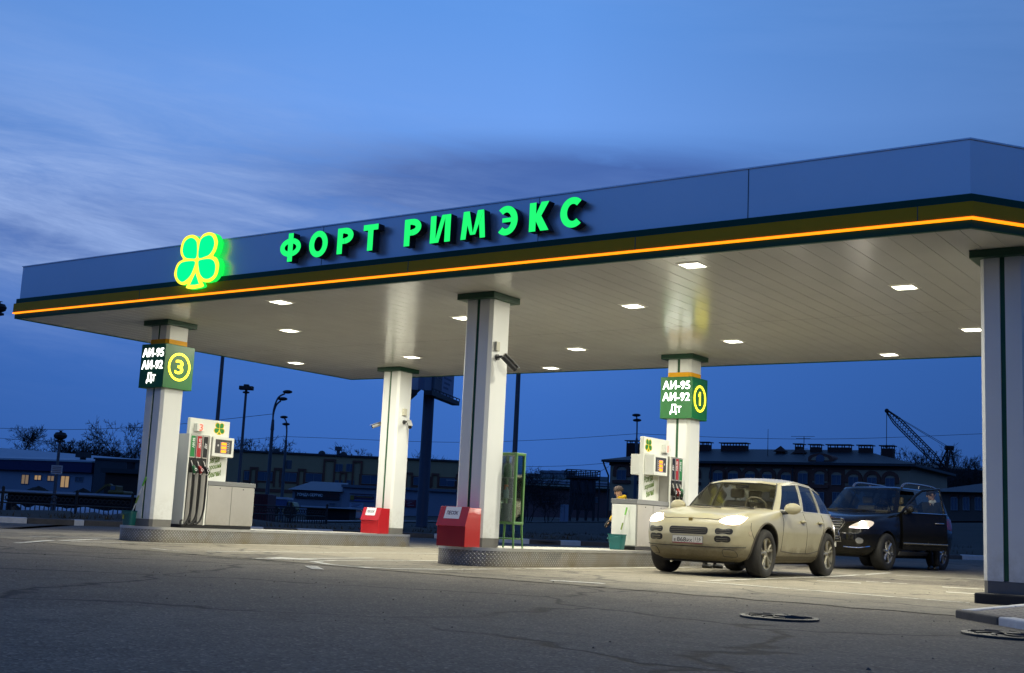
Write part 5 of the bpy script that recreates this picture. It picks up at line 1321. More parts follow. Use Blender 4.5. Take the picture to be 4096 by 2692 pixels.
    for e in (0, -1): mb.loft([[r[e] for r in outer], [r[e] for r in inner]], False)
    mb.loft([outer[0], inner[0]], False); mb.loft([outer[-1], inner[-1]], False)
    mb.build('door_skin', BP, d, smooth=40)
    fr = [(.02, 1.27), (.22, 1.46), (.48, 1.68), (.66, 1.79), (1.14, 1.85), (1.15, 1.27)]
    mb = MB(); mb.tube([(-u, -.05-(z-1.27)*.30, z) for u, z in fr], .030, 6); mb.build('window_frame', BP, d, smooth=40)
    mb = MB(); q = [(-u, -.05-(z-1.27)*.30, z) for u, z in fr]; mb.add(q, [tuple(range(len(q)))]); mb.build('window', glass('door glass', (.60, .64, .64), .05), d)
    mb = MB(); mb.tube([dp(u*L_/8, 1.28, .008) for u in range(9)], .012, 6); mb.build('waist_chrome', CHROME, d, smooth=60)
    mb = MB(); mb.tube([dp(u*L_/8, .60, .012) for u in range(9)], .020, 6); mb.build('side_moulding', mat('moulding chrome', (.50, .48, .40), .2, metal=.9), d, smooth=60)
    mb = MB(); mb.tube([dp(u, 1.07, o) for u, o in ((.84, .012), (.88, .05), (1.02, .05), (1.07, .012))], [.014, .018, .018, .014], 8); mb.build('handle', CHROME, d, smooth=60)
    mb = MB(); mb.ball((-.10, .14, 1.36), .075, .115, .095, 16, 10); mi = mb.build('mirror', mat('mirror chrome black', (.05, .05, .05), .1, metal=.7), d, smooth=60)
    mb = MB(); mb.tube([(-.08, .02, 1.26), (-.09, .08, 1.30)], .03, 8); mb.build('mirror_arm', BLK, mi)
    # other seams, lights, interior
    for sg_ in (1,):
        for pts in ([(-.34, .44), (-.34, 1.19)], [(-1.35, 1.19), (-1.28, .90), (-1.02, .70), (-.98, .46)]): C.line('door_seam', pts, .005, BLK, t, .001)
    mb = MB(); y = C.side_y(-1.15, 1.0); mb.tube([(-1.02, y+.006, 1.0), (-1.07, y+.04, 1.0), (-1.2, y+.04, 1.0), (-1.25, y+.006, 1.0)], .016, 8); mb.build('handle', CHROME, t, smooth=60)
    C.panel('tail_light', [(.70, .95), (.94, .95), (.95, 1.19), (.80, 1.19)], mat('tail red', (.25, .01, .01), .2), t, .006, .02, 'rear')
    C.panel('tail_light', [(-2.25, .96), (-2.43, .96), (-2.40, 1.16), (-2.25, 1.19)], mat('tail red', (.25, .01, .01), .2), t, .006, .02, 'side', k=1)
    TAN = mat('cream leather', (.32, .28, .19), .6, var=.1)
    seats(t, (-.22, -1.1), 1.19, TAN); mb = MB(); mb.box(.60, 1.0, -.76, .76, 1.25, 1.32); mb.build('dashboard', DARKINT, t, bevel=.03)
    mb = MB(); rg = [(.50+.06*math.cos(a), .40+.19*math.sin(a), 1.34+.16*math.cos(a)) for a in [2*pi*i/24 for i in range(25)]]; mb.tube(rg, .014, 6); mb.cyl((.6, .40, 1.27), (.5, .40, 1.34), .025); mb.build('steering_wheel', DARKINT, t, smooth=60)
    for sg in (1, -1):
        mb = MB(); mb.tube([(1.05, sg*.1+.25, 1.295), (.97, sg*.1-.15, 1.32), (.93, sg*.1-.45, 1.335)], .010, 5); mb.build('wiper', BLK, t)
    mb = MB(); mb.box(-1.9, 2.0, -.62, .62, .26, .36); mb.build('underbody', BLK, t)
    for x, y, z in W: wheel(t, x, y, .40, .29, .255, (6, False), mat('tyre black', (.012, .012, .012), .8, var=.2), RIMS)
black_car()
# ================================================================== PEOPLE
SKIN = mat('skin', (.42, .25, .17), .55, var=.08)
def skin_obj(name, pts, edges, rad, parent, m, root=0, lv=2):
    me = bpy.data.meshes.new(name); me.from_pydata([tuple(p) for p in pts], edges, []); o = bpy.data.objects.new(name, me); COL.objects.link(o); o.parent = parent
    md = o.modifiers.new('s', 'SKIN'); md.use_smooth_shade = True
    sv = me.skin_vertices[0].data if me.skin_vertices else None
    if sv is None:
        bpy.context.view_layer.objects.active = o; bpy.ops.mesh.customdata_skin_add(); sv = me.skin_vertices[0].data
    for i, r in enumerate(rad):
        sv[i].radius = (r, r) if not isinstance(r, tuple) else r
        sv[i].use_root = (i == root)
    o.modifiers.new('u', 'SUBSURF').levels = lv
    bake(o); me = o.data; me.materials.clear(); me.materials.append(m)
    me.polygons.foreach_set('use_smooth', [True]*len(me.polygons))
    return o
def person(label, loc, rz, pose, jacket, trousers, hat=None, hair=(.03, .022, .015), shoes=(.015, .015, .015), shirt=None, scale=1., hooded=False, gloves=False, group='people at the pumps'):
    """pose: joint positions (x forward, y left, z up) of a 1.75 m figure"""
    t = thing('person', label, 'person', loc, rz); t.scale = (scale,)*3
    J = {k: Vector(v) for k, v in pose.items()}
    hd = J['head']; nk = J['neck']; ch = J['chest']; pv = J['pelvis']; f = J.get('face', Vector((1, 0, 0))).normalized(); up = (hd-nk).normalized()
    # body: one continuous skin from pelvis to head, feet and five-fingered hands
    pts, ed, rad = [], [], []
    def add(p, r, par=None):
        pts.append(Vector(p)); rad.append(r)
        if par is not None: ed.append((par, len(pts)-1))
        return len(pts)-1
    ip = add(pv, (.13, .11)); ic = add(ch, (.15, .11), ip); inn = add(nk, .055, ic); ih0 = add(hd-up*.075, .066, inn); ih1 = add(hd+up*.02+f*.005, (.080, .092), ih0); add(hd+up*.09-f*.01, .066, ih1)
    jaw = add(hd-up*.06+f*.055, .042, ih0)
    for s in ('L', 'R'):
        a = add(J['sh'+s], .055, ic); b = add(J['el'+s], .042, a); c = add(J['wr'+s], .030, b)
        d = (J['wr'+s]-J['el'+s]).normalized(); sd = d.cross(Vector((0, 0, 1))); sd = sd.normalized() if sd.length > .1 else Vector((1, 0, 0))
        pm = add(J['wr'+s]+d*.05, .026, c)
        pl = d.cross(sd)
        for k, (o, l) in enumerate(((-.032, .070), (-.011, .082), (.011, .078), (.032, .062))):
            q = add(J['wr'+s]+d*.095+sd*o, .0095, pm); q2 = add(J['wr'+s]+d*(.095+l*.5)+sd*o*1.05+pl*.012, .0085, q); add(J['wr'+s]+d*(.095+l*.85)+sd*o*1.05+pl*.035, .0075, q2)
        q = add(J['wr'+s]+d*.045-sd*.04, .0105, pm); add(J['wr'+s]+d*.085-sd*.055+pl*.01, .009, q)
        h = add(J['hip'+s], .085, ip); k_ = add(J['kn'+s], .058, h); n_ = add(J['an'+s], .042, k_)
    body = skin_obj('body', pts, ed, rad, t, SKIN)
    # face
    rt = f.cross(up).normalized()
    mb = MB()
    for sg in (1, -1): mb.ball(hd+f*.086+rt*.032*sg+up*.012, .012, n=8, m=6)
    for sg in (1, -1):
        e = MB(); e.ball(hd+f*.089+rt*.032*sg+up*.010, .0065, n=8, m=6); e.build('eye', mat('eye dark', (.02, .016, .014), .3), body)
        e = MB(); e.tube([hd+f*.086+rt*.02*sg+up*.034, hd+f*.082+rt*.05*sg+up*.034], .0032, 5); e.build('eyebrow', mat('brow', (.04, .03, .02), .8), body)
        e = MB(); e.ball(hd+rt*.088*sg-up*.005-f*.01, .014, .022, .032, n=8, m=6); e.build('ear', SKIN, body, smooth=60)
    e = MB(); e.tube([hd+f*.085+up*.02, hd+f*.104-up*.012, hd+f*.095-up*.024], [.010, .016, .012], 8); e.build('nose', SKIN, body, smooth=60)
    e = MB(); e.tube([hd+f*.090+rt*.022-up*.050, hd+f*.098-up*.050, hd+f*.090-rt*.022-up*.050], .006, 5); e.build('mouth', mat('lips', (.28, .11, .09), .5), body, smooth=60)
    # hair or knitted hat
    if hat:
        mb = MB(); rings = []
        for r, h in ((.100, .028), (.106, .04), (.106, .07), (.102, .09), (.09, .122), (.06, .148), (.02, .158), (.001, .16)):
            rings.append([hd+up*h+(f*math.cos(2*pi*k/20)*1.08+rt*math.sin(2*pi*k/20))*r-f*.006 for k in range(20)])
        mb.loft(rings, True); mb.build('knitted_hat', mat('hat %s' % label[:6], hat, .95, var=.35, vscale=40, bump=.6, bscale=90), t, smooth=60)
    else:
        mb = MB(); rings = []
        for r, h, o in ((.092, -.02, -.03), (.100, .03, -.022), (.100, .075, -.012), (.084, .112, -.01), (.05, .132, -.01), (.001, .138, -.01)):
            rings.append([hd+up*h+(f*math.cos(2*pi*k/20)*1.04+rt*math.sin(2*pi*k/20))*r+f*o for k in range(20)])
        mb.loft(rings, True); mb.build('hair', mat('hair %.3f' % hair[0], hair, .7, var=.3, vscale=60), t, smooth=60)
    # jacket
    jm = mat('cloth %s' % (jacket,), jacket, .8, var=.22, vscale=7, bump=.5, bscale=16)
    pts, ed, rad = [], [], []
    ip = add(pv-Vector((0, 0, .06)), (.185, .150)); w = add((pv+ch)/2, (.175, .140), ip); ic = add(ch, (.19, .145), w); cn = add(nk-up*.03, .088, ic); add(nk+up*.005, .078, cn)
    for s in ('L', 'R'):
        a = add(J['sh'+s], .082, ic); b = add(J['el'+s], .064, a); c = add(J['wr'+s]+(J['el'+s]-J['wr'+s])*.06, .048, b)
    jk = skin_obj('jacket', pts, ed, rad, t, jm)
    if hooded:
        mb = MB(); rings = []
        for q in range(9):
            a = R(-150+300*q/8); c = nk-f*.03+(-f*math.cos(a)+rt*math.sin(a))*.085+up*.02
            tg = (f*math.sin(a)+rt*math.cos(a)).normalized(); o_ = (-f*math.cos(a)+rt*math.sin(a)); rr = .030+.03*max(0, math.cos(a))
            rings.append([c+(o_*math.cos(2*pi*k/10)+up*math.sin(2*pi*k/10)*1.3)*rr for k in range(10)])
        mb.loft(rings, True, True); mb.build('hood', jm, jk, smooth=60)
    if shirt:
        e = MB(); b0 = nk+f*.072; e.add([b0+rt*.055+up*.035, b0-rt*.055+up*.035, nk+f*.135-rt*.012-up*.13, nk+f*.135+rt*.012-up*.13], [(0, 1, 2, 3)])
        for sg in (1, -1): e.add([b0+rt*.06*sg+up*.045-f*.03, b0+rt*.015*sg+up*.01+f*.02, b0+rt*.055*sg-up*.035+f*.03, b0+rt*.085*sg+up*.0-f*.01], [(0, 1, 2, 3)])
        e.build('shirt_collar', mat('shirt', shirt, .7, var=.1), t)
    if gloves:
        for s in ('L', 'R'):
            d = (J['wr'+s]-J['el'+s]).normalized(); skin_obj('glove', [J['wr'+s]-d*.03, J['wr'+s]+d*.06, J['wr'+s]+d*.15, J['wr'+s]+d*.19], [(0, 1), (1, 2), (2, 3)], [.046, .052, .050, .030], t, mat('black glove', (.012, .012, .013), .8), 0, 1)
    # trousers and shoes
    tm = mat('cloth %s' % (trousers,), trousers, .85, var=.2, vscale=9, bump=.4, bscale=18); pts, ed, rad = [], [], []
    ip = add(pv, (.155, .125))
    for s in ('L', 'R'):
        h = add(J['hip'+s], .105, ip); k_ = add(J['kn'+s], .080, h); add(J['an'+s]+Vector((0, 0, -.01)), .066, k_)
    skin_obj('trousers', pts, ed, rad, t, tm)
    for s in ('L', 'R'):
        a = J['an'+s]; tf = Vector(pose.get('toe'+s, (1, 0, 0))).normalized()
        skin_obj('shoe', [Vector((a.x, a.y, .055))-tf*.05, Vector((a.x, a.y, .052))+tf*.07, Vector((a.x, a.y, .040))+tf*.17], [(0, 1), (1, 2)], [(.05, .055), (.048, .046), (.038, .036)], t, mat('shoe leather', shoes, .5, var=.2), 0, 1)
    return t
STAND = dict(head=(.03, 0, 1.635), neck=(0, 0, 1.49), chest=(0, 0, 1.28), pelvis=(-.02, 0, .96), shL=(0, .19, 1.42), elL=(-.03, .25, 1.13), wrL=(.08, .25, .90), shR=(0, -.19, 1.42), elR=(-.03, -.25, 1.13), wrR=(.08, -.25, .90),
             hipL=(-.01, .09, .90), knL=(.02, .11, .50), anL=(-.02, .12, .09), hipR=(-.01, -.09, .90), knR=(.02, -.11, .50), anR=(-.02, -.12, .09))
# attendant beyond the pump cabinet, looking to the left
pA = dict(STAND, face=(.85, .35, -.1), elL=(.05, .30, 1.16), wrL=(.20, .30, .95))
q = onY(2484, 1975, 22.2)
person('attendant in a brown knitted hat and yellow jacket standing beyond the white pump cabinet', (q.x-.02, 22.2, 0), R(205), pA, (.62, .40, .012), (.014, .014, .016), hat=(.075, .055, .05), hooded=True, gloves=True, scale=.872)
# attendant in yellow between the beige car and the island, bending to the filler
pB = dict(STAND, head=(.20, 0, 1.57), neck=(.12, 0, 1.44), chest=(.07, 0, 1.24), shL=(.10, .19, 1.37), shR=(.10, -.19, 1.37), elL=(.28, .22, 1.14), wrL=(.46, .12, 1.02), elR=(.28, -.22, 1.14), wrR=(.46, -.10, 1.02), face=(.85, -.2, -.35), knL=(.05, .12, .5), anL=(.06, .13, .09), anR=(-.12, -.12, .09))
person('worker in a hooded yellow jacket between the beige car and the pump', (-10.42, 21.95, 0), R(20), pB, (.66, .58, .03), (.016, .017, .02), hair=(.028, .02, .014), hooded=True)
# driver standing behind the open door of the black car
q = P(3724, 1990, 28.1)
pC = dict(STAND, face=(.75, .62, .08), elR=(.02, -.27, 1.15), wrR=(.22, -.16, 1.10), elL=(.02, .27, 1.15), wrL=(.2, .15, 1.12), anL=(.05, .13, .09), anR=(-.16, -.08, .10), knR=(-.04, -.1, .5))
person('man in a dark jacket and open white collar behind the open car door', (q.x-.0, q.y+.05, zg(q.x, q.y)), R(-95), pC, (.014, .016, .014), (.010, .010, .012), hair=(.02, .014, .01), shirt=(.55, .55, .52), scale=1.045)
# ================================================================== STREET BEHIND THE STATION
IRON = mat('black wrought iron', (.008, .008, .009), .6, var=.1)
def runs(pts, step):
    out = [pts[0]]
    for a, b in zip(pts, pts[1:]):
        n = max(1, round((b-a).length/step))
        out += [a.lerp(b, i/n) for i in range(1, n+1)]
    return out
def fence(label, px):
    g = [ghit(*p) for p in px]; pts = runs(g, 2.45); c = pts[len(pts)//2]
    t = thing('iron_fence', label, 'fence', c, group='black wrought iron fence behind the lot'); H = .98
    for i, p in enumerate(pts):
        mb = MB(); q = p-c; mb.box(q.x-.035, q.x+.035, q.y-.035, q.y+.035, q.z-.15, q.z+H+.06); mb.ball((q.x, q.y, q.z+H+.09), .05, n=8, m=6); mb.build('post', IRON, t)
    for a, b in zip(pts, pts[1:]):
        a, b = a-c, b-c; mb = MB(); d = b-a; L_ = d.length; d.normalize(); n = max(6, round(L_/.17))
        for h in (.10, .58, .92): mb.cyl(a+Vector((0, 0, h)), b+Vector((0, 0, h)), .026, n=5)
        for k in range(1, n):
            p = a.lerp(b, k/n); mb.cyl(p+Vector((0, 0, .10)), p+Vector((0, 0, .58)), .019, n=4)
            # scroll ring in the upper and lower field
            for hz, rr in ((.75, .075), (.24, .06)):
                q = p+Vector((0, 0, hz)); ring = [q+(d*math.cos(2*pi*j/8)+Vector((0, 0, 1))*math.sin(2*pi*j/8))*rr for j in range(9)]; mb.tube(ring, .017, 4, caps=False)
        mb.build('panel', IRON, t)
fence('long wrought iron fence left of the pump with the red 3', ((-420, 2062), (0, 2080), (297, 2090), (520, 2098)))
fence('wrought iron fence run seen right of the left pump cabinet', ((560, 2100), (1000, 2114), (1302, 2121)))
POLE = mat('galvanised pole', (.085, .095, .115), .5, metal=.3, var=.2, vscale=2); DARK = mat('dark fitting', (.018, .018, .020), .6)
def pole_at(px, py, D): p = P(px, py, D); return Vector((p.x, p.y, zg(p.x, p.y)))
def top_z(px, py, D): return P(px, py, D).z
def mast(label, px, D, ztop, r0, r1, spike=0., name='light_mast', group=None):
    b = pole_at(px, 2090, D); t = thing(name, label, 'mast', b, group=group); h = ztop-b.z
    mb = MB(); mb.cyl((0, 0, -.3), (0, 0, h), r0, r1, 12); mb.build('pole', POLE, t, smooth=40)
    if spike: mb = MB(); mb.cyl((0, 0, h), (0, 0, h+spike), .03, .012, 6); mb.build('lightning_rod', DARK, t)
    return t, h
t, h = mast('tall pole rising behind the left pump and above the canopy', 835, 45, top_z(922, 990, 45), .085, .055, .55)
t, h = mast('tall grey pole between the middle column and the green glass cabinet', 2046, 50, 11.2, .12, .08, .5)
def globe_lamp(label, px, py, D, s=1.):
    z = top_z(px, py, D); b = pole_at(px, py, D); t = thing('lamp_post', label, 'lamp post', b, group='lamp posts with drum shaped heads'); h = z-b.z
    mb = MB(); mb.cyl((0, 0, -.3), (0, 0, h-.45*s), .075*s, .055*s, 10); mb.cyl((0, 0, -.3), (0, 0, .9), .11*s, n=10); mb.build('pole', POLE, t, smooth=40)
    mb = MB(); mb.lathe([(.05*s, h-.5*s), (.20*s, h-.46*s), (.20*s, h-.40*s), (.10*s, h-.38*s), (.24*s, h-.30*s), (.27*s, h-.20*s), (.20*s, h-.09*s), (.05*s, h-.06*s), (.05*s, h-.02*s), (.12*s, h), (.0, h)], 14); mb.build('lamp_head', DARK, t, smooth=40)
    return t, h
t, h = globe_lamp('short lamp post with a white notice standing behind the left fence', 244, 1722, 50)
q = t.location
mb = MB(); mb.box(-.22, .22, -.10, -.08, h*.50, h*.50+.36); pn = mb.build('notice', mat('white notice', (.45, .46, .48), .5, var=.1), t); pn.rotation_euler.z = YAW+.3
mb = MB()
for k in range(4): mb.box(-.17, .17, -.103, -.1005, h*.50+.06+k*.07, h*.50+.085+k*.07)
o = mb.build('notice_lines', mat('red print', (.16, .05, .05), .6), t); o.rotation_euler.z = YAW+.3
globe_lamp('lamp post cut by the left edge of the photo', -3, 1206, 52, 1.25)
def flood(label, px, py, D, base_px):
    b = pole_at(px, py, D); z = top_z(px, py, D); t = thing('flood_mast', label, 'mast', b); h = z-b.z
    mb = MB(); mb.cyl((0, 0, -.3), (0, 0, h-.25), .08, .055, 10); mb.build('pole', POLE, t, smooth=40)
    mb = MB(); mb.lathe([(.05, h-.3), (.16, h-.28), (.16, h-.22), (.06, h-.2), (.06, h-.12)], 12); mb.box(-.32, .32, -.14, .14, h-.14, h+.04); mb.box(-.12, .12, -.10, .10, h+.04, h+.12); o = mb.build('lamp_head', DARK, t, bevel=.02); o.rotation_euler.z = YAW
flood('slim pole with a flat lamp head right of the left pump', 986, 1548, 56, 951)
def street_lamp(label, px, py, D, base_px, arms, box=False):
    b = pole_at(px-(arms[0][0]*FPX/D), py, D); z = top_z(px, py, D); t = thing('street_lamp', label, 'street lamp', b, group='double headed street lamps along the street'); h = z-b.z
    mb = MB(); mb.cyl((0, 0, -.3), (0, 0, h*.74), .13, .085, 10); mb.cyl((0, 0, h*.70), (0, 0, h*.78), .11, .075, 10); mb.build('pole', POLE, t, smooth=40)
    for dx, dz in arms:
        d = R0*dx+FH*.1
        mb = MB(); pts = [Vector((0, 0, h*.76)), Vector((0, 0, h*.86+dz*.6)), d*.35+Vector((0, 0, h*.95+dz)), d+Vector((0, 0, h*.985+dz))]; mb.tube(curve3(pts, 5), .05, 6); am = mb.build('arm', POLE, t, smooth=60)
        e = d*1.25+Vector((0, 0, h+dz)); mb = MB(); mb.ball(e, .34, .22, .11, 10, 6); mb.build('lamp_head', DARK, am, smooth=60)
    if box: mb = MB(); c = R0*.32; mb.box(c.x-.18, c.x+.18, c.y-.12, c.y+.12, h*.50, h*.50+.62); mb.build('switch_box', POLE, t, bevel=.01)
    return t, h
street_lamp('larger concrete street lamp with two heads curving right', 1139, 1566, 70, 1092, ((.55, 0), (.35, -.42)))
street_lamp('smaller street lamp with a switch box and heads facing left', 1138, 1668, 88, 1129, ((-.25, 0), (-.10, -.5)), True)
street_lamp('dark street lamp standing behind the pump with the white end panel', 2547, 1660, 84, 2549, ((-.05, 0), (.0, -.35)))
# ------------------------------------------------------------------ billboard
def billboard():
    D = 65; b = pole_at(1714, 1620, D); t = thing('billboard', 'V shaped billboard on a thick pole between two columns', 'billboard', b)
    A = P(1706, 1558, D-1.5)-b; zb = A.z
    mb = MB(); mb.cyl((0, 0, -.4), (0, 0, zb+2.6), .31, .29, 20); mb.build('pole', mat('blue grey pole', (.05, .065, .10), .5, var=.15), t, smooth=40)
    away = FH
    for a0, dx, ln, nm, sg in ((-R0*.17-FH*1.5, .235, 5.6, 'right', 1), (-R0*.50-FH*1.5, -.18, 5.6, 'left', -1)):
        d = (R0*dx+FH).normalized(); n = Vector((d.y, -d.x, 0))*sg; a0 = a0+Vector((0, 0, zb)); e = d*ln; up = Vector((0, 0, 3.0)); th = n*-.18
        mb = MB(); q = [a0, a0+e, a0+e+up, a0+up]; mb.add(q+[p+th for p in q], [(0, 1, 2, 3), (7, 6, 5, 4), (0, 1, 5, 4), (1, 2, 6, 5), (2, 3, 7, 6), (3, 0, 4, 7)])
        bd = mb.build('board', mat('faded poster', (.17, .18, .26) if sg > 0 else (.26, .31, .42), .6, var=.1, vscale=1), t)
        if sg > 0:      # generic faded advertisement: fields, a frame and lines of print
            def fld(name, u0, u1, v0, v1, m, sk=0., o=.012):
                mb = MB(); pts = [a0+d*(ln*u)+Vector((0, 0, 3*v))+n*o for u, v in ((u0, v0), (u1, v0), (u1+sk, v1), (u0+sk, v1))]; mb.add(pts, [(0, 1, 2, 3)]); mb.build(name, m, bd)
            fld('poster_field', .27, .56, .01, .99, mat('poster brown', (.10, .085, .11), .6), .05); fld('poster_field', .57, .99, .01, .99, mat('poster pale', (.24, .27, .40), .6, var=.1))
            fld('poster_frame', .40, .53, .28, .46, mat('poster white', (.35, .36, .42), .6)); fld('poster_frame', .41, .52, .30, .44, mat('poster brown', (.10, .085, .11), .6), 0, .02)
            for k in range(7): fld('poster_line', .62+.02*(k % 2), .80+.05*(k % 3), .16+.09*k, .20+.09*k, mat('poster ink', (.10, .10, .18), .6), 0, .02)
            for k in range(3): fld('poster_line', .84, .96, .48+.11*k, .56+.11*k, mat('poster red', (.26, .10, .14), .6), 0, .02)
        # catwalk below the board
        mb = MB(); c0 = a0+n*.02-Vector((0, 0, .03)); w = n*.42
        q = [c0, c0+e*.97, c0+e*.97+w, c0+w]; mb.add([p+Vector((0, 0, -.24)) for p in q]+q, [(3, 2, 1, 0), (4, 5, 6, 7), (0, 1, 5, 4), (1, 2, 6, 5), (2, 3, 7, 6), (3, 0, 4, 7)]); cw = mb.build('catwalk', DARK, t)
        hr = .5 if sg < 0 else .12
        mb = MB(); mb.cyl(c0+w+Vector((0, 0, hr)), c0+w+e*.97+Vector((0, 0, hr)), .03, n=5)
        for k in range(9): p = c0+w+e*(.97*k/8); mb.cyl(p, p+Vector((0, 0, hr)), .025, n=5)
        mb.build('catwalk_rail', DARK, cw)
    mb = MB(); mb.box(-.12, .12, -.12, .12, zb+.6, zb+.8); 
    for z in (.5, 1.6, 2.6):
        mb.cyl(-R0*.5-FH*1.3+Vector((0, 0, zb+z)), -R0*.17-FH*1.3+Vector((0, 0, zb+z)), .08, n=6)
    mb.build('bracing', DARK, t)
billboard()
# ------------------------------------------------------------------ buildings
class Facade:
    """street front through two photo columns at given depths; local x along it, y away from the camera, z up"""
    def __init__(s, xa, Da, xb, Db, z0=None):
        a, b = P(xa, 2080, Da), P(xb, 2080, Db); s.a = Vector((a.x, a.y, 0)); u = Vector((b.x-a.x, b.y-a.y, 0)); s.len = u.length; s.u = u.normalized()
        s.n = Vector((-s.u.y, s.u.x, 0)); s.rz = math.atan2(s.u.y, s.u.x); s.z0 = zg(a.x, a.y)-.1 if z0 is None else z0; s.a.z = s.z0
    def fp(s, x, y):
        r = ray(x, y); o = Vector((0, 0, EYE)); t = (s.a-o).dot(s.n)/r.dot(s.n); p = o+r*t-s.a
        return p.dot(s.u), p.z
    def root(s, name, label, cat): return thing(name, label, cat, s.a, s.rz)
WIN = mat('dark window glass', (.085, .115, .165), .08, var=.15, vscale=.4, spec=1.); WINL = emat('lit window', (1., .62, .25), .62); WFR = mat('window frame', (.20, .21, .23), .6)
def window(t, s0, s1, z0, z1, m=None, mull=1, fr=None, y=-.02, sill=True):
    mb = MB(); w = .06
    for q in ((s0, s0+w, z0, z1), (s1-w, s1, z0, z1), (s0+w, s1-w, z1-w, z1), (s0+w, s1-w, z0, z0+w)): mb.box(q[0], q[1], y-.05, y+.03, q[2], q[3])
    for k in range(mull): x = s0+(s1-s0)*(k+1)/(mull+1); mb.box(x-.03, x+.03, y-.045, y+.03, z0+w, z1-w)
    f = mb.build('window', fr or WFR, t)
    mb = MB(); mb.box(s0+w*.5, s1-w*.5, y-.01, y+.02, z0+w*.5, z1-w*.5); mb.build('pane', m or WIN, f)
    return f
BRICKD = mat('dark red brick', (.17, .062, .040), .85, var=.3, vscale=2); RENDER = mat('beige wall', (.42, .30, .19), .85, var=.15, vscale=.5); ROOFD = mat('dark sheet roof', (.030, .036, .042), .6, var=.15)
# two-storey brick house with arched windows, right
def brick_house():
    F = Facade(2434, 124, 3640, 108); t = F.root('brick_house', 'long two storey brick house with arched windows and many chimneys', 'building')
    ez = F.fp(2434, 1840)[1]; dp = 14.; Ln = F.len
    mb = MB(); mb.box(0, Ln, 0, dp, -1, ez); mb.build('wall', RENDER, t)
    mb = MB(); mb.box(-.15, Ln+.15, -.16, dp, -1, .9); mb.box(-.10, Ln+.10, -.10, -.002, ez-.55, ez-.02); mb.build('brick_course', BRICKD, t)
    mb = MB(); o = .7; rz_ = F.fp(2900, 1775)[1]
    v = [(-o, -o, ez), (Ln+o, -o, ez), (Ln+o, dp+o, ez), (-o, dp+o, ez), (6.5, dp*.5, rz_), (Ln-6.5, dp*.5, rz_)]
    mb.add(v, [(0, 1, 5, 4), (1, 2, 5), (2, 3, 4, 5), (3, 0, 4)]); mb.box(-o, Ln+o, -o, dp+o, ez-.22, ez-.003); rf = mb.build('roof', ROOFD, t)
    # chimneys standing on the ridge
    for xa, xb, yt, yb in ((2510, 2560, 1762, 1800), (2798, 2845, 1768, 1800), (2886, 2993, 1771, 1800), (3181, 3214, 1775, 1802), (3241, 3288, 1777, 1802), (3311, 3408, 1778, 1804), (3434, 3493, 1780, 1806), (3524, 3580, 1782, 1835)):
        r = ray((xa+xb)/2, yt); yy = dp*.42
        k = (F.a+F.n*yy); tt = (k-Vector((0, 0, EYE))).dot(F.n)/r.dot(F.n)
        def at(x, y):
            r = ray(x, y); tt = (k-Vector((0, 0, EYE))).dot(F.n)/r.dot(F.n); p = Vector((0, 0, EYE))+r*tt-F.a; return p.dot(F.u), p.z
        s0, z1 = at(xa, yt); s1, _ = at(xb, yt); zb = at(xa, yb)[1]-1.6
        mb = MB(); mb.box(s0+.12, s1-.12, yy-.45, yy+.45, zb, z1-.30); c = mb.build('chimney', mat('chimney brick', (.06, .026, .02), .9, var=.3, vscale=3), rf)
        mb = MB(); mb.box(s0-.05, s1+.05, yy-.6, yy+.6, z1-.09, z1); n = max(2, round((s1-s0)/.7))
        for q in range(n+1): x = s0+.16+(s1-s0-.32)*q/n; mb.box(x-.04, x+.04, yy-.42, yy-.34, z1-.31, z1-.088); mb.box(x-.04, x+.04, yy+.34, yy+.42, z1-.31, z1-.088)
        mb.build('chimney_cap', ROOFD, c)
    for x, y0, y1 in ((3056, 1772, 1800), (3125, 1785, 1825), (3140, 1779, 1800)):
        s_, z1 = F.fp(x, y0); _, zb = F.fp(x, y1); sc_ = 1.05
        mb = MB(); mb.box(s_-.35, s_+.35, 4.2, 4.9, zb-1.5, z1-.5); mb.add([(s_-.6, 4.0, z1-.5), (s_+.6, 4.0, z1-.5), (s_+.6, 5.1, z1-.5), (s_-.6, 5.1, z1-.5), (s_, 4.55, z1+.1)], [(0, 1, 4), (1, 2, 4), (2, 3, 4), (3, 0, 4), (3, 2, 1, 0)]); mb.build('chimney', mat('chimney brick', (.05, .024, .02)), rf)
    # windows with brick arches
    def arched(px0, px1, ytop, ybot, sur, lower=False):
        s0, zt = F.fp(px0, ytop); s1, _ = F.fp(px1, ytop); _, zb = F.fp((px0+px1)/2, ybot); c = (s0+s1)/2; w = (s1-s0)/2
        window(t, c-w, c+w, zb, zt-w*.35, None, 1, y=-.10)
        a = MB(); a.prism(ccw([(c+w*math.cos(R(q*15)), zt-w*.35+w*.55*math.sin(R(q*15))) for q in range(13)]), -.06, -.004, 'y'); a.build('arch_panel', RENDER, t)
        if sur:
            a = MB(); R1, R2 = w*1.05, w*1.85; base = zb+(zt-zb)*.30
            o = [(c+R2*math.cos(R(q*12)), zt-w*.75+R2*math.sin(R(q*12))) for q in range(16)]; i = [(c+R1*math.cos(R(q*12)), zt-w*.35+R1*.6*math.sin(R(q*12))) for q in range(16)]
            o = [(c+R2, base)]+o+[(c-R2, base)]; i = [(c+R1, base)]+i+[(c-R1, base)]
            for q in range(len(o)-1): a.prism(ccw([o[q], o[q+1], i[q+1], i[q]]), -.15, -.003, 'y')
            a.box(c-R2, c+R2, -.2, -.002, zb-.35, zb-.02); a.build('arch_surround', BRICKD, t)
    for px in (2489, 2576, 2873, 2934, 3002, 3070, 3146, 3415, 3489, 3561, 2700, 2770): arched(px-19, px+19, 1872+(px-2489)*.031, 1920+(px-2489)*.025, True)
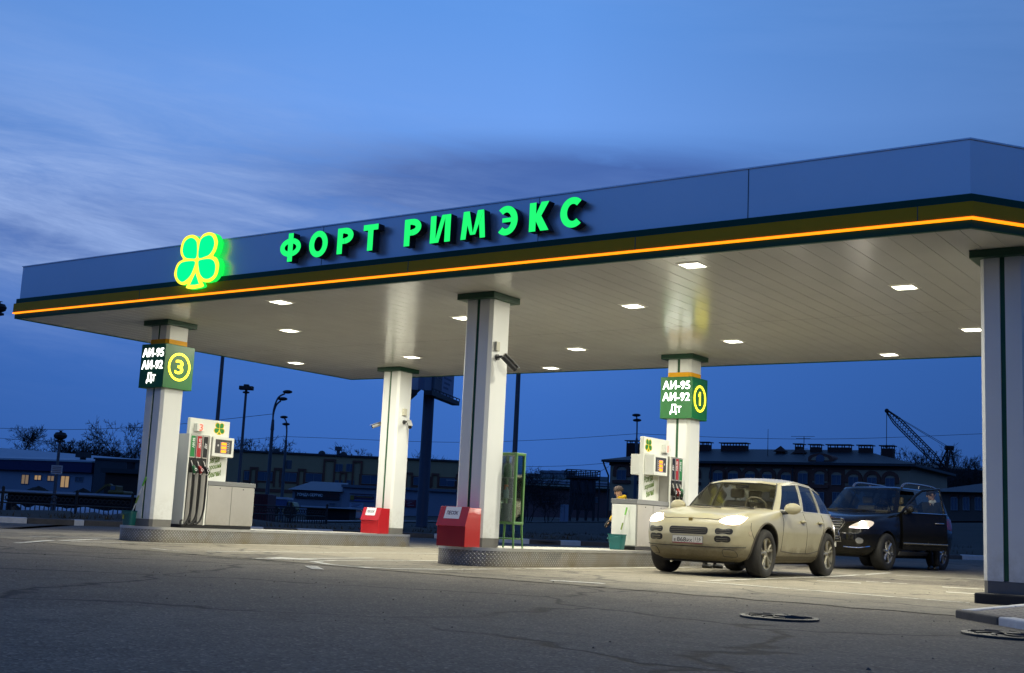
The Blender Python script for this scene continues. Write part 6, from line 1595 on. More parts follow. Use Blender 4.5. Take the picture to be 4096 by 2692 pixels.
    for px in (3213, 3280, 3347): arched(px-19, px+19, 1886+(px-3213)*.05, 1936+(px-3213)*.03, px == 3280)
    for px in (2489, 2580, 3280, 3349, 3415, 3489): 
        s0, z1 = F.fp(px-18, 1968); s1, _ = F.fp(px+18, 1968); window(t, s0, s1, max(.9, z1-2.0), z1, None, 1, y=-.1)
    # central brick bay with a curved gable
    s0, g0 = F.fp(3178, 1850); s1, _ = F.fp(3380, 1850); m0, g1 = F.fp(3233, 1832); m1, _ = F.fp(3330, 1832); c = (m0+m1)/2; w = (m1-m0)/2; top = F.fp(3281, 1814)[1]
    mb = MB(); mb.prism(ccw([(s0, -1), (s1, -1), (s1, g0), (m1, g0), (m1, g1)]+[(c+w*math.cos(R(q*15)), g1+(top-g1)*math.sin(R(q*15))) for q in range(1, 12)]+[(m0, g1), (m0, g0), (s0, g0)]), -.045, 2., 'y'); mb.build('gable_bay', BRICKD, t)
    mb = MB(); mb.prism(ccw([(c+w*.75*math.cos(R(q*15)), g1-.2+(top-g1)*.95*math.sin(R(q*15))) for q in range(13)]), -.08, -.047, 'y'); zc = F.fp(3281, 1866)[1]
    mb.prism(ccw([(c-w*.62, zc-1.5), (c+w*.62, zc-1.5)]+[(c+w*.62*math.cos(R(q*15)), zc+.5*math.sin(R(q*15))) for q in range(13)]), -.08, -.047, 'y'); mb.build('gable_panel', RENDER, t)
    mb = MB(); rg = [(c+.42*math.cos(2*pi*k/20), -.085, F.fp(3281, 1836)[1]+.42*math.sin(2*pi*k/20)) for k in range(20)]; mb.add(rg, [tuple(range(20))]); mb.build('round_window', WIN, t)
    mb = MB()
    mb.tube([(-.6, -.5, ez-.1), (-.55, -.35, ez-.5), (-.12, -.12, ez-1.6), (-.12, -.12, 0)], .09, 6); mb.build('downpipe', ROOFD, t)
    for px in (2845, 3172): s_, _ = F.fp(px, 1900); mb = MB(); mb.cyl((s_, -.14, 0), (s_, -.14, ez-.2), .08, n=6); mb.build('downpipe', ROOFD, t)
    # aerials on the roof
    s_, z = F.fp(3026, 1800); _, zt = F.fp(3026, 1705); mb = MB(); mb.cyl((s_, 3, z-2), (s_, 3, zt), .05, .02, 5); mb.cyl((s_, 3, z-1), (s_-2.4, 3, z-1.6), .012, n=4); mb.build('aerial', DARK, rf)
    s_, z = F.fp(3173, 1800); _, zt = F.fp(3173, 1735); mb = MB(); mb.cyl((s_, 3, z-2), (s_, 3, zt), .035, n=5)
    for zz, w in ((zt, 1.3), (zt-.2, .8), (zt-.75, .5), (zt-1.2, .5)): mb.cyl((s_-w, 3, zz), (s_+w*.8, 3, zz), .025, n=4)
    mb.build('aerial', DARK, rf)
brick_house()
# long beige works building, middle
def works():
    F = Facade(880, 150, 2060, 150); t = F.root('works_building', 'long flat roofed beige brick building with brown window bands', 'building'); zt = F.fp(1400, 1828)[1]; Ln = F.len
    mb = MB(); mb.box(0, Ln, 0, 15, -1, zt); mb.build('wall', mat('beige brick', (.46, .31, .16), .85, var=.12, vscale=.8), t)
    mb = MB(); mb.box(-.2, Ln+.2, -.25, 15.2, zt, zt+.22); mb.build('parapet', ROOFD, t)
    B2 = mat('brown trim', (.20, .075, .045), .85, var=.2)
    def pier(px, y0, y1, w=16):
        s0, z1 = F.fp(px-w, y0); s1, z0 = F.fp(px+w, y1); mb = MB(); e = .22
        mb.box(s0-e, s0, -.18, .0, z0, z1); mb.box(s1, s1+e, -.18, 0, z0, z1); mb.box(s0-e, s1+e, -.18, 0, z1, z1+e*1.2); mb.build('pilaster_trim', B2, t)
    for px in (1014, 1110, 1206, 1635, 1740, 1838): pier(px, 1876+(px-1014)*.035, 1948, 7)
    pier(1316, 1844, 1945, 14); pier(1428, 1850, 1945, 10); pier(1372, 1894, 1945, 6)
    for a, b in ((975, 1006), (1022, 1102), (1118, 1198), (1214, 1300), (1437, 1625), (1645, 1730), (1750, 1830)):
        s0, z1 = F.fp(a, 1884+(a-975)*.034); s1, _ = F.fp(b, 1884); _, z0 = F.fp(a, 1920+(a-975)*.03)
        mb = MB(); mb.box(s0, s1, -.06, .02, z0-.25, z1+.12); mb.build('window_band', B2, t)
        n = max(1, round((s1-s0)/2.5))
        for k in range(n): w = (s1-s0)/n; window(t, s0+w*(k+.12), s0+w*(k+.88), z0, z1, None, 1, y=-.09)
    for px in (1354, 1400):
        for ya, yb in ((1855, 1888), (1920, 1948)):
            s0, z1 = F.fp(px-14, ya); s1, z0 = F.fp(px+16, yb); window(t, s0, s1, z0, z1, None, 1, y=-.09)
    s0, zz = F.fp(975, 1950); mb = MB(); mb.box(0, Ln, -.10, .0, zz-.4, zz); mb.build('string_course', B2, t)
    for px, py in ((1086, 1812), (1272, 1820), (1360, 1825)): s_, z = F.fp(px, py); mb = MB(); mb.ball((s_, 3, zt+.3), .5, n=8, m=6); mb.build('roof_vent', ROOFD, t)
    s_, z = F.fp(1340, 1797); mb = MB(); mb.cyl((s_, 3, zt-1), (s_, 3, z), .22, n=8); mb.box(s_-.4, s_+.4, 2.6, 3.4, z, z+.5); mb.build('flue', POLE, t)
works()
# workshop with its name board and the white annexe with painted boards
def workshop():
    F = Facade(1162, 112, 1362, 112); t = F.root('workshop', 'small grey workshop with white lettering on a dark name board', 'building'); ez = F.fp(1250, 1962)[1]; rz_ = F.fp(1250, 1944)[1]; Ln = F.len
    G = mat('pale blue wall', (.22, .24, .29), .8, var=.12, vscale=.6)
    mb = MB(); mb.box(0, Ln, 0, 6, -1, ez); mb.build('wall', G, t)
    mb = MB(); mb.add([(-.4, -.5, ez), (Ln+.1, -.5, ez), (Ln+.1, 6, ez), (-.4, 6, ez), (1.2, 3, rz_+.5), (Ln+.1, 3, rz_+.5)], [(0, 1, 5, 4), (1, 2, 5), (2, 3, 4, 5), (3, 0, 4), (3, 2, 1, 0)]); mb.build('roof', mat('blue grey sheet', (.12, .14, .18), .5, var=.1), t)
    s0, z1 = F.fp(1183, 1966); s1, _ = F.fp(1360, 1966); _, z0 = F.fp(1183, 1988)
    mb = MB(); mb.box(s0, s1, -.16, -.02, z0-.1, z1); bd = mb.build('name_board', mat('black board', (.015, .015, .018), .5), t)
    a, _ = F.fp(1189, 1975); b, _ = F.fp(1292, 1975); mb = MB(); put_text(mb, 'ХОНДА СЕРВИС', a, b, z0+.08, z1-.10, Matrix.Translation((0, -.17, 0)) @ FRONT, bold=.03, ext=.01); mb.build('lettering', mat('white lettering', (.85, .85, .85), .5), bd)
    a, _ = F.fp(1302, 1975); b, _ = F.fp(1352, 1975); mb = MB(); w = (b-a)/6
    for k in range(6): mb.box(a+w*k+.05, a+w*(k+.75), -.175, -.165, z0+.12, z1-.15)
    mb.build('dim_panel', mat('dim red', (.10, .012, .012), .5), bd)
    window(t, *[F.fp(x, 2015)[0] for x in (1316, 1342)], F.fp(1316, 2024)[1], F.fp(1316, 2010)[1], None, 0, y=-.05)
    F = Facade(1362, 112, 1850, 112); t = F.root('annexe', 'low white wall building with colourful painted boards beside the workshop', 'building'); z1 = F.fp(1400, 1950)[1]; Ln = F.len
    mb = MB(); mb.box(0, Ln, 0, 7, -1, z1); mb.build('wall', mat('white blue wall', (.26, .28, .34), .8, var=.1, vscale=.6), t)
    mb = MB(); mb.box(-.1, Ln+.1, -.3, 7.1, z1, z1+.25); mb.build('roof_edge', mat('blue grey sheet', (.12, .14, .18)), t)
    def board(x0, x1, y0, y1, m, lines=0, ink=None):
        s0, zt = F.fp(x0, y0); s1, zb = F.fp(x1, y1); mb = MB(); mb.box(s0, s1, -.10, -.01, zb, zt); b = mb.build('painted_board', m, t)
        for k in range(lines):
            h = (zt-zb)/(lines+1); z = zt-h*(k+.9); mb = MB(); mb.box(s0+.15+.1*(k % 2), s1-.15-.2*((k*7) % 3), -.112, -.101, z, z+h*.4); mb.build('print_line', ink, b)
    OCH = mat('ochre board', (.28, .17, .02), .6, var=.2); BLU = mat('blue board', (.03, .08, .30), .6, var=.1); PUR = mat('purple board', (.07, .02, .06), .6)
    board(1400, 1498, 1973, 1980, PUR); board(1402, 1416, 1981, 2005, OCH); board(1418, 1496, 1982, 1998, PUR, 1, OCH); board(1400, 1498, 1999, 2008, BLU); 
    board(1399, 1452, 2011, 2050, mat('pale board', (.34, .40, .52), .6, var=.05), 6, mat('poster ink', (.10, .10, .18)))
    board(1621, 1663, 1998, 2030, mat('red notice board', (.20, .015, .03), .6), 4, mat('pale print', (.30, .22, .26), .6))
    board(1784, 1826, 1918, 1924, mat('duct silver', (.30, .31, .34), .4, metal=.5))
workshop()
# blue and white warehouse, left
def warehouse():
    F = Facade(-420, 118, 352, 110); t = F.root('warehouse', 'long white warehouse with a blue fascia, snowy roof and lit windows', 'building'); zt = F.fp(200, 1845)[1]; zf = F.fp(200, 1885)[1]; Ln = F.len
    mb = MB(); mb.box(0, Ln, 0, 12, -1, zt-.05); mb.build('wall', mat('white warehouse wall', (.30, .33, .40), .8, var=.08, vscale=.5), t)
    mb = MB(); mb.box(-.2, Ln+.25, -.5, .1, zf, zt); mb.build('fascia', mat('deep blue sheet', (.010, .014, .085), .5, var=.1), t)
    snow = mat('snow', (.50, .54, .60), .8, var=.1, vscale=.8)
    mb = MB(); mb.add([(-.3, -.6, zt), (Ln+.3, -.6, zt), (Ln+.3, 12, zt+.6), (-.3, 12, zt+.6), (-.3, -.6, zt+.15), (Ln+.3, -.6, zt+.15), (Ln+.3, 12, zt+.8), (Ln*.55, 6, zt+.6), (-.3, 6, zt+1.7), (-.3, 12, zt+1.7)], [(0, 1, 5, 4), (1, 2, 6, 5), (4, 5, 7, 8), (5, 6, 7), (8, 7, 6, 9), (0, 3, 2, 1), (2, 3, 9, 6)]); mb.build('roof', snow, t)
    for a, b, y0, y1, lit in ((88, 115, 1897, 1938, 1), (139, 166, 1899, 1922, 1), (191, 218, 1901, 1926, 1), (245, 276, 1902, 1952, 1), (303, 332, 1906, 1928, 0)):
        s0, z1 = F.fp(a, y0); s1, z0 = F.fp(b, y1); window(t, s0, s1, z0, z1, (mat('half lit glass', (.30, .26, .2), .3, emit=(1., .66, .30), estr=.17) if a in (88, 191) else mat('warm lit glass', (.3, .25, .2), .3, emit=(1., .62, .24), estr=.34)) if lit else None, 1, y=-.02)
    s_, z = F.fp(276, 1803); mb = MB(); mb.cyl((s_, 2, zt-.5), (s_, 2, z-.4), .28, n=8); mb.box(s_-.5, s_+.5, 1.5, 2.5, z-.5, z); mb.build('flue', DARK, t)
    F = Facade(352, 108, 640, 108); t = F.root('grey_hall', 'plain grey block wall hall to the right of the blue warehouse', 'building'); z1 = F.fp(400, 1838)[1]
    mb = MB(); mb.box(.1, F.len, 0, 10, -1, z1); mb.build('wall', mat('grey block', (.075, .08, .09), .9, var=.2, vscale=.6), t)
    mb = MB(); mb.box(0, F.len+.1, -.15, 10.1, z1, z1+.15); mb.build('roof_edge', ROOFD, t)
    F = Facade(404, 96, 640, 96); t = F.root('brick_shed', 'brown brick shed with a sagging roof edge in front of the grey hall', 'building'); z1 = F.fp(480, 1893)[1]
    mb = MB(); mb.box(0, F.len, 0, 6, -1, z1); mb.build('wall', mat('old brown brick', (.055, .032, .024), .9, var=.3, vscale=1.5), t)
    mb = MB(); mb.box(-.3, F.len+.2, -.4, 6.2, z1, z1+.35); mb.build('roof', ROOFD, t)
    s_, z = F.fp(478, 1842); mb = MB(); mb.cyl((s_, 3, z1), (s_, 3, z), .35, n=8); mb.box(s_-1.6, s_+1.2, 2.6, 3.4, z, z+.14); mb.build('flue', DARK, t)
warehouse()
# pink and green hall behind the water tank
def pink_hall():
    F = Facade(1990, 140, 2436, 140); t = F.root('pink_hall', 'low pink walled hall with a dark green roof and pale roof vents', 'building'); z1 = F.fp(2200, 1944)[1]; zr = F.fp(2200, 1903)[1]; zt = F.fp(2200, 1887)[1]
    mb = MB(); mb.box(0, F.len, 0, 20, -1, z1); mb.build('wall', mat('pink wall', (.19, .105, .105), .85, var=.12, vscale=.5), t)
    mb = MB(); mb.add([(-.3, -.6, z1), (F.len+.3, -.6, z1), (F.len+.3, 7, zr), (-.3, 7, zr)], [(0, 1, 2, 3)]); mb.box(-.3, F.len+.3, -.6, -.5, z1-.25, z1-.002); mb.build('roof', mat('dark green roof', (.012, .04, .026), .6, var=.15), t)
    mb = MB(); mb.box(-.2, F.len+.2, 7, 20, zr-.5, zt); mb.build('upper_wall', mat('pale green grey', (.22, .25, .26), .7, var=.1), t)
    for k in range(2):
        a = F.fp(2200, 1934-k*9)[1]; mb = MB(); mb.cyl((0, -1.3, a), (F.len, -1.3, a), .17, n=8); mb.build('steam_pipe', mat('pipe silver', (.30, .32, .36), .45, metal=.3), t)
    for px in (2201, 2242, 2290): s_, z = F.fp(px, 1872); mb = MB(); mb.box(s_-.75, s_+.75, 8, 9.5, zt, z-.25); mb.box(s_-.95, s_+.95, 7.8, 9.7, z-.25, z+.05); mb.build('roof_vent', mat('vent grey', (.24, .27, .32), .6), t)
    for px in (2165, 2350): s0, z0 = F.fp(px, 2010); s1, z_ = F.fp(px+45, 1990); window(t, s0, s1, z0, z_, None, 2, y=-.05)
pink_hall()
def water_tank():
    D = 100; b = pole_at(2322, 2070, D); t = thing('water_tank', 'dark steel water tank on braced legs with a railed top platform', 'tank', b, YAW); S = D/FPX
    zp = P(2322, 1908, D).z-b.z; zt = P(2322, 1882, D).z-b.z; w = 66*S
    tk = mat('tank steel', (.022, .024, .028), .7, var=.3, vscale=1)
    mb = MB(); mb.box(-w*.68, w*.68, -1.2, 1.2, .9, zp-.15); mb.build('tank', mat('tank sheet', (.045, .055, .07), .6, var=.3, vscale=.8), t)
    mb = MB(); mb.box(-w, w, -1.6, 1.6, zp-.15, zp+.05); mb.build('platform', tk, t)
    for x in (-w*.70, -w*.25, w*.25, w*.70): mb = MB(); mb.box(x-.10, x+.10, -1.42, -1.24, -.5, zp-.152); mb.build('leg', tk, t)
    mb = MB()
    for z in (.9, 2.2, 3.6): mb.box(-w*.72, w*.72, -1.46, -1.40, z, z+.14) if z < zp-.5 else None
    for x0, x1 in ((-w*.7, -w*.25), (w*.25, w*.7), (-w*.25, w*.25)): mb.cyl((x0, -1.5, .2), (x1, -1.5, zp-1.2), .05, n=5); mb.cyl((x1, -1.5, zp-2.6), (x0, -1.5, zp-.4), .05, n=5)
    mb.build('bracing', tk, t)
    mb = MB()
    for y in (-1.55, 1.55):
        for z in (zp+.25, zt): mb.cyl((-w, y, z), (w, y, z), .045, n=5)
        for k in range(8): x = -w+2*w*k/7; mb.cyl((x, y, zp), (x, y, zt), .045, n=5)
    for x in (-w, w): mb.cyl((x, -1.55, zt), (x, 1.55, zt), .045, n=5)
    mb.build('railing', tk, t)
    mb = MB(); mb.cyl((w*.98, -1.55, 0), (w*.98, -1.55, zp), .06, n=5); mb.build('riser_pipe', tk, t)
water_tank()
def cabinet_white():
    D = 92; b = pole_at(2256, 2066, D); t = thing('utility_cabinet', 'pale two door utility cabinet left of the dark water tank', 'cabinet', b, YAW); S = D/FPX; h = P(2256, 2018, D).z-b.z
    mb = MB(); mb.box(-16*S, 16*S, -.3, .3, .0, h); bd = mb.build('body', mat('pale cabinet', (.30, .34, .42), .6, var=.1), t, bevel=.03)
    mb = MB(); mb.box(-.012, .012, -.315, -.302, .1, h-.05); mb.build('door_gap', DARK, bd)
cabinet_white()
def small_houses():
    F = Facade(3738, 104, 4200, 98); t = F.root('cottage', 'single storey brick cottage with arched windows left of the near column', 'building'); ez = F.fp(3800, 1968)[1]; rz_ = F.fp(3800, 1914)[1]; Ln = F.len
    mb = MB(); mb.box(0, Ln, 0, 9, -1, ez); mb.build('wall', mat('dim brick', (.11, .08, .065), .85, var=.2, vscale=1), t)
    mb = MB(); mb.add([(-.7, -.7, ez), (Ln+.7, -.7, ez), (Ln+.7, 9.7, ez), (-.7, 9.7, ez), (3.6, 4.5, rz_), (Ln-3, 4.5, rz_)], [(0, 1, 5, 4), (1, 2, 5), (2, 3, 4, 5), (3, 0, 4), (3, 2, 1, 0)]); mb.build('roof', mat('slate roof', (.045, .05, .062), .6, var=.1), t)
    for px in (3818, 3866, 3914, 3970):
        s0, z1 = F.fp(px-14, 1988); s1, z0 = F.fp(px+14, 2042); window(t, s0, s1, z0, z1, None, 1, y=-.05)
        c = (s0+s1)/2; w = (s1-s0)/2; mb = MB()
        o = [(c+w*1.35*math.cos(R(q*15)), z1-.1+w*1.25*math.sin(R(q*15))) for q in range(13)]; i = [(c+w*math.cos(R(q*15)), z1-.1+w*.9*math.sin(R(q*15))) for q in range(13)]
        for q in range(12): mb.prism(ccw([o[q], o[q+1], i[q+1], i[q]]), -.12, -.003, 'y')
        mb.build('arch_surround', BRICKD, t)
    F = Facade(3640, 150, 3880, 150); t = F.root('timber_house', 'dark green timber house half hidden behind the cottage and birches', 'building'); ez = F.fp(3700, 1878)[1]; Ln = F.len
    mb = MB(); mb.box(0, Ln, 0, 8, -1, ez); mb.build('wall', mat('dark green boards', (.025, .04, .042), .85, var=.2, vscale=1), t)
    mb = MB(); mb.box(-.3, Ln+.3, -.5, 8.3, ez, ez+.25); mb.add([(-.3, -.4, ez+.252), (Ln+.3, -.4, ez+.252), (Ln+.3, 8.3, ez+.252), (-.3, 8.3, ez+.252), (2, 4, ez+1.1), (Ln-2, 4, ez+1.1)], [(0, 1, 5, 4), (1, 2, 5), (2, 3, 4, 5), (3, 0, 4)]); mb.build('roof', mat('slate roof', (.045, .05, .062)), t)
    s0, z1 = F.fp(3770, 1891); s1, z0 = F.fp(3789, 1912); window(t, s0, s1, z0, z1, None, 1, fr=mat('white frame', (.45, .47, .5), .6), y=-.05)
small_houses()
# ------------------------------------------------------------------ crawler crane
def crane():
    D = 150; S = D/FPX; pb = P(3775, 1872, D); b = Vector((pb.x, pb.y, zg(pb.x, pb.y))); t = thing('lattice_crane', 'crane with a long lattice boom slanting up to the left', 'crane', b)
    cm = mat('crane steel', (.020, .020, .024), .7); foot = pb-b; tip = P(3547, 1643, D)-b; fr = P(3797, 1792, D)-b
    d = (tip-foot).normalized(); u = d.cross(FH).normalized(); v = FH; L_ = (tip-foot).length; n = 24; w = .42
    def wd(k): return w*min(1, .25+k/n*4, .30+(n-k)/n*4)
    mb = MB(); cs = [[foot+d*(L_*k/n)+u*(a*wd(k))+v*(c*wd(k)) for a, c in ((1, 1), (1, -1), (-1, -1), (-1, 1))] for k in range(n+1)]
    for k in range(n):
        for q in range(4): mb.cyl(cs[k][q], cs[k+1][q], .065, n=4, caps=False); mb.cyl(cs[k][q], cs[k+1][(q+1) % 4], .035, n=4, caps=False)
    mb.ball(tip, .28, n=8, m=6); mb.build('boom', cm, t)
    mb = MB()
    for a in (-1, 1):
        for c in (-1.4, 1.4): mb.cyl(P(3787+a*14, 1866, D)-b+FH*c, fr+FH*c*.35, .13, .10, 5)
    for k in range(4):
        z = .2+k*.2; p0 = (P(3773, 1866, D)-b).lerp(fr, z); p1 = (P(3801, 1866, D)-b).lerp(fr, z); mb.cyl(p0, p1, .06, n=4); 
    mb.cyl(fr-R0*.5, fr+R0*.5, .3, n=6); mb.build('a_frame', cm, t)
    mb = MB()
    for c in (-.4, .4): mb.cyl(fr+FH*c, tip+FH*c*.3, .035, n=4)
    mb.cyl(fr, P(3830, 1870, D)-b, .05, n=4); mb.build('pendant_cable', cm, t)
    mb = MB(); e = P(3546, 1786, D)-b; mb.cyl(tip, e, .045, n=4); mb.ball(e, .22, n=8, m=6); mb.build('hoist_cable', cm, t)
    mb = MB(); h0 = foot.z-1.6
    mb.xf(Matrix.Identity(4)); c = foot; mb.box(-3, 4.5, -1.6, 1.6, h0-1.2, h0+1.4); mb.build('cab', cm, t, bevel=.15)
    for y in (-1.9, 1.9): mb = MB(); mb.prism(rrect(-3.2, 3.2, -.2, 1.3, .6), y-.4, y+.4, 'y'); mb.build('track', cm, t)
    mb = MB(); mb.cyl((0, 0, 1.0), (0, 0, h0-1.1), 1.2, n=12); mb.build('turntable', cm, t)
crane()
# ------------------------------------------------------------------ yard clutter on the left
def excavator():
    D = 88; b = pole_at(452, 1975, D); b.z = P(452, 1972, D).z; t = thing('excavator', 'dim yellow excavator with its boom folded low to the left', 'excavator', b, YAW); S = D/FPX
    yl = mat('dim machine yellow', (.16, .095, .012), .6, var=.3)
    mb = MB(); mb.prism(ccw([(-75*S, -12*S), (-72*S, -6*S), (-30*S, 32*S), (-14*S, 36*S), (5*S, 26*S), (3*S, 16*S), (-18*S, 28*S), (-28*S, 24*S)]), -.25, .25, 'y'); mb.build('boom', yl, t)
    mb = MB(); mb.box(0, 25*S, -.8, .8, 2*S, 30*S); cb = mb.build('cab', yl, t, bevel=.08); mb = MB(); mb.box(3*S, 21*S, -.83, -.805, 12*S, 27*S); mb.build('window', WIN, cb)
    mb = MB(); mb.box(-2*S, 62*S, -1.2, 1.2, -4*S, 9*S); mb.build('body', yl, t, bevel=.1)
    for y in (-1.1, 1.1): mb = MB(); mb.prism(rrect(-10*S, 60*S, -20*S, -5*S, 6*S), y-.3, y+.3, 'y'); mb.build('track', DARK, t)
excavator()
def heap(label, px, py, D, w, h, seed, m):
    rng = random.Random(seed); b = P(px, py, D); b.z = zg(b.x, b.y)-.1; mb = MB(); rings = []
    H = P(px, py-h, D).z-b.z; W_ = w*D/FPX
    for i in range(7):
        k = i/6; rr = W_*(1-k)**.75; rings.append([(rr*math.cos(2*pi*q/22)*rng.uniform(.85, 1.12), rr*.5*math.sin(2*pi*q/22)*rng.uniform(.85, 1.12), H*k*rng.uniform(.92, 1.05)) for q in range(22)])
    mb.loft(rings, True, True); o = mb.build('earth_heap', m, loc=b, rz=YAW, smooth=50); tag(o, label, 'heap', 'earth heaps in the yard')
EARTH = mat('dark earth', (.035, .025, .018), .95, var=.5, vscale=.8, bump=1., bscale=3)
heap('low dark earth heap in front of the lit warehouse windows', 150, 1985, 92, 95, 40, 1, EARTH); heap('earth heap just left of the excavator', 330, 1985, 90, 75, 32, 2, EARTH); heap('earth heap at the left edge of the yard', 20, 1985, 94, 70, 26, 4, EARTH)
def snow_wall(label, pa, pb, h, seed):
    a, b = ghit(*pa), ghit(*pb); c = (a+b)/2; d = (b-a).normalized(); nr = Vector((-d.y, d.x, 0)); rng = random.Random(seed); mb = MB(); rows = []
    for k in range(25):
        p = a.lerp(b, k/24)-c; z = h*rng.uniform(.8, 1.1); rows.append([p-nr*.6+Vector((0, 0, -.2)), p-nr*.35+Vector((0, 0, z*.7)), p+Vector((0, 0, z)), p+nr*.35+Vector((0, 0, z*.7)), p+nr*.6+Vector((0, 0, -.2))])
    mb.loft(rows, False); o = mb.build('snow_bank', mat('old snow', (.55, .58, .64), .8, var=.3, vscale=1.5), loc=c, smooth=60); tag(o, label, 'snow', 'snow banks behind the fence')
snow_wall('upper thin snow bank behind the left fence', (-60, 2040), (560, 2062), .60, 1); snow_wall('lower snow bank seen through the left fence', (60, 2062), (480, 2077), .45, 2)
def tarp_shed(label, pa, pb, D, ytop):
    F = Facade(pa, D, pb, D); t = F.root('shed', label, 'shed'); z1 = F.fp((pa+pb)/2, ytop)[1]
    mb = MB(); mb.box(0, F.len, 0, 4, -1, z1); mb.build('wall', mat('black boards', (.012, .012, .014), .9, var=.2), t)
    mb = MB(); mb.add([(-.4, -.5, z1), (F.len+.4, -.5, z1), (F.len+.4, 4.4, z1), (-.4, 4.4, z1), (-.4, -.5, z1+.10), (F.len+.4, -.5, z1+.10), (F.len+.4, 4.4, z1+.12), (-.4, 4.4, z1+.12)], [(3, 2, 1, 0), (4, 5, 6, 7), (0, 1, 5, 4), (1, 2, 6, 5), (2, 3, 7, 6), (3, 0, 4, 7)]); mb.build('roof', mat('snow', (.5, .54, .6)), t)
tarp_shed('long low black shed with a thin snowy roof behind the left fence', 20, 580, 62, 1978)
tarp_shed('small low shed with a snowy roof below the workshop board', 1224, 1396, 96, 2032)
def box_truck(label, px0, px1, y0, y1, D, col, cab):
    F = Facade(px0, D, px1, D); t = F.root('truck', label, 'truck'); z1 = F.fp(px0, y0)[1]; z0 = F.fp(px0, y1)[1]; L_ = F.len
    mb = MB(); mb.box(0, L_*.72, 0, 2.2, z0+.2, z1); mb.build('cargo_box', col, t, bevel=.04)
    mb = MB(); mb.prism(ccw([(L_*.74, z0), (L_, z0), (L_, z0+(z1-z0)*.45), (L_*.93, z0+(z1-z0)*.8), (L_*.74, z0+(z1-z0)*.85)]), .1, 2.1, 'y'); c = mb.build('cab', cab, t, bevel=.06)
    mb = MB(); mb.box(L_*.78, L_*.92, .06, .098, z0+(z1-z0)*.48, z0+(z1-z0)*.75); mb.build('window', WIN, c)
    mb = MB(); mb.box(-.02, L_*.73, -.05, 2.25, z1, z1+.14); mb.build('snow_cover', mat('snow', (.5, .54, .6)), t)
    for x in (.18, .86): mb = MB(); mb.cyl((L_*x, -.02, z0-.05), (L_*x, .25, z0-.05), .42, n=16); mb.build('wheel', TYRE, t)
box_truck('snow topped blue and yellow truck behind the iron fence', 1064, 1172, 1994, 2040, 78, mat('truck blue', (.05, .09, .22), .5, var=.1), mat('truck yellow', (.28, .24, .07), .5))
def red_container():
    D = 66; F = Facade(1006, D, 1064, D); t = F.root('container', 'dark red container standing right of the left pump', 'container'); z1 = F.fp(1030, 1975)[1]
    mb = MB(); mb.box(0, F.len, 0, 2.4, -.5, z1); mb.build('body', mat('dark red sheet', (.085, .008, .012), .6, var=.15), t, bevel=.02)
    mb = MB()
    for k in range(5): x = F.len*(k+.5)/5; mb.box(x-.03, x+.03, -.03, -.002, 0, z1-.1)
    mb.build('rib', mat('dark red sheet', (.085, .008, .012)), t)
red_container()
def far_car():
    D = 104; b = pole_at(1432, 2076, D); t = thing('parked_car', 'white car far off across the street beside the red sand box', 'car', b, YAW+.15); S = D/FPX; z = P(1432, 2078, D).z-b.z
    cw = mat('white car paint', (.40, .42, .46), .35, coat=.4, var=.05)
    prof = [(-.95, .3), (.95, .3), (.97, .55), (.9, .72), (.5, .80), (.28, 1.15), (-.5, 1.18), (-.85, .85), (-.97, .75)]
    mb = MB(); mb.prism(ccw([(x*1.9, q) for x, q in prof]), -.8, .8, 'y'); o = mb.build('body', cw, t, bevel=.06); o.location.z = z-.2
    mb = MB(); mb.prism(ccw([(-.72*1.9, .85), (.42*1.9, .82), (.25*1.9, 1.1), (-.48*1.9, 1.12)]), -.815, .815, 'y'); g = mb.build('window', WIN, t); g.location.z = z-.2
    for x in (-1.15, 1.15):
        for y in (-.72, .72): mb = MB(); mb.cyl((x, y-.1, .31), (x, y+.1, .31), .31, n=16); w = mb.build('wheel', TYRE, t); w.location.z = z-.2
far_car()
# ------------------------------------------------------------------ overhead wires
def wire(label, pts, r=.014):
    q = [P(x, y, D) for x, y, D in pts]; c = q[0]; mb = MB(); mb.tube(curve3([p-c for p in q], 10), r, 5)
    tag(mb.build('overhead_wire', mat('black cable', (.010, .010, .012), .6), loc=c), label, 'wire', 'wires across the sky')
wire('upper overhead wire running from the left edge to the larger street lamp', ((-80, 1712, 78), (0, 1713, 77), (290, 1718, 76), (580, 1708, 74), (760, 1692, 72), (1098, 1655, 70)))
wire('lower overhead wire at the left running to the smaller street lamp', ((-80, 1748, 96), (0, 1753, 95), (290, 1770, 94), (576, 1777, 92), (780, 1772, 91), (929, 1763, 90), (1136, 1746, 88)))
wire('overhead wire crossing behind the middle columns', ((1136, 1746, 88), (1330, 1753, 87), (1600, 1764, 86), (1840, 1769, 85), (2060, 1764, 84), (2300, 1752, 84), (2545, 1735, 84)))
wire('overhead wire over the brick house to the near column', ((2547, 1735, 84), (2667, 1740, 84), (2900, 1750, 84), (3200, 1756, 84), (3500, 1752, 84), (3925, 1735, 84), (4200, 1722, 84)))
wire('thin wire sagging from the brick house corner to the left', ((2430, 1852, 118), (2300, 1862, 120), (2150, 1866, 124), (2000, 1866, 128)), .02)
wire('steep short wire dropping from the brick house corner', ((2436, 1866, 118), (2400, 1886, 112), (2388, 1893, 102)), .02)
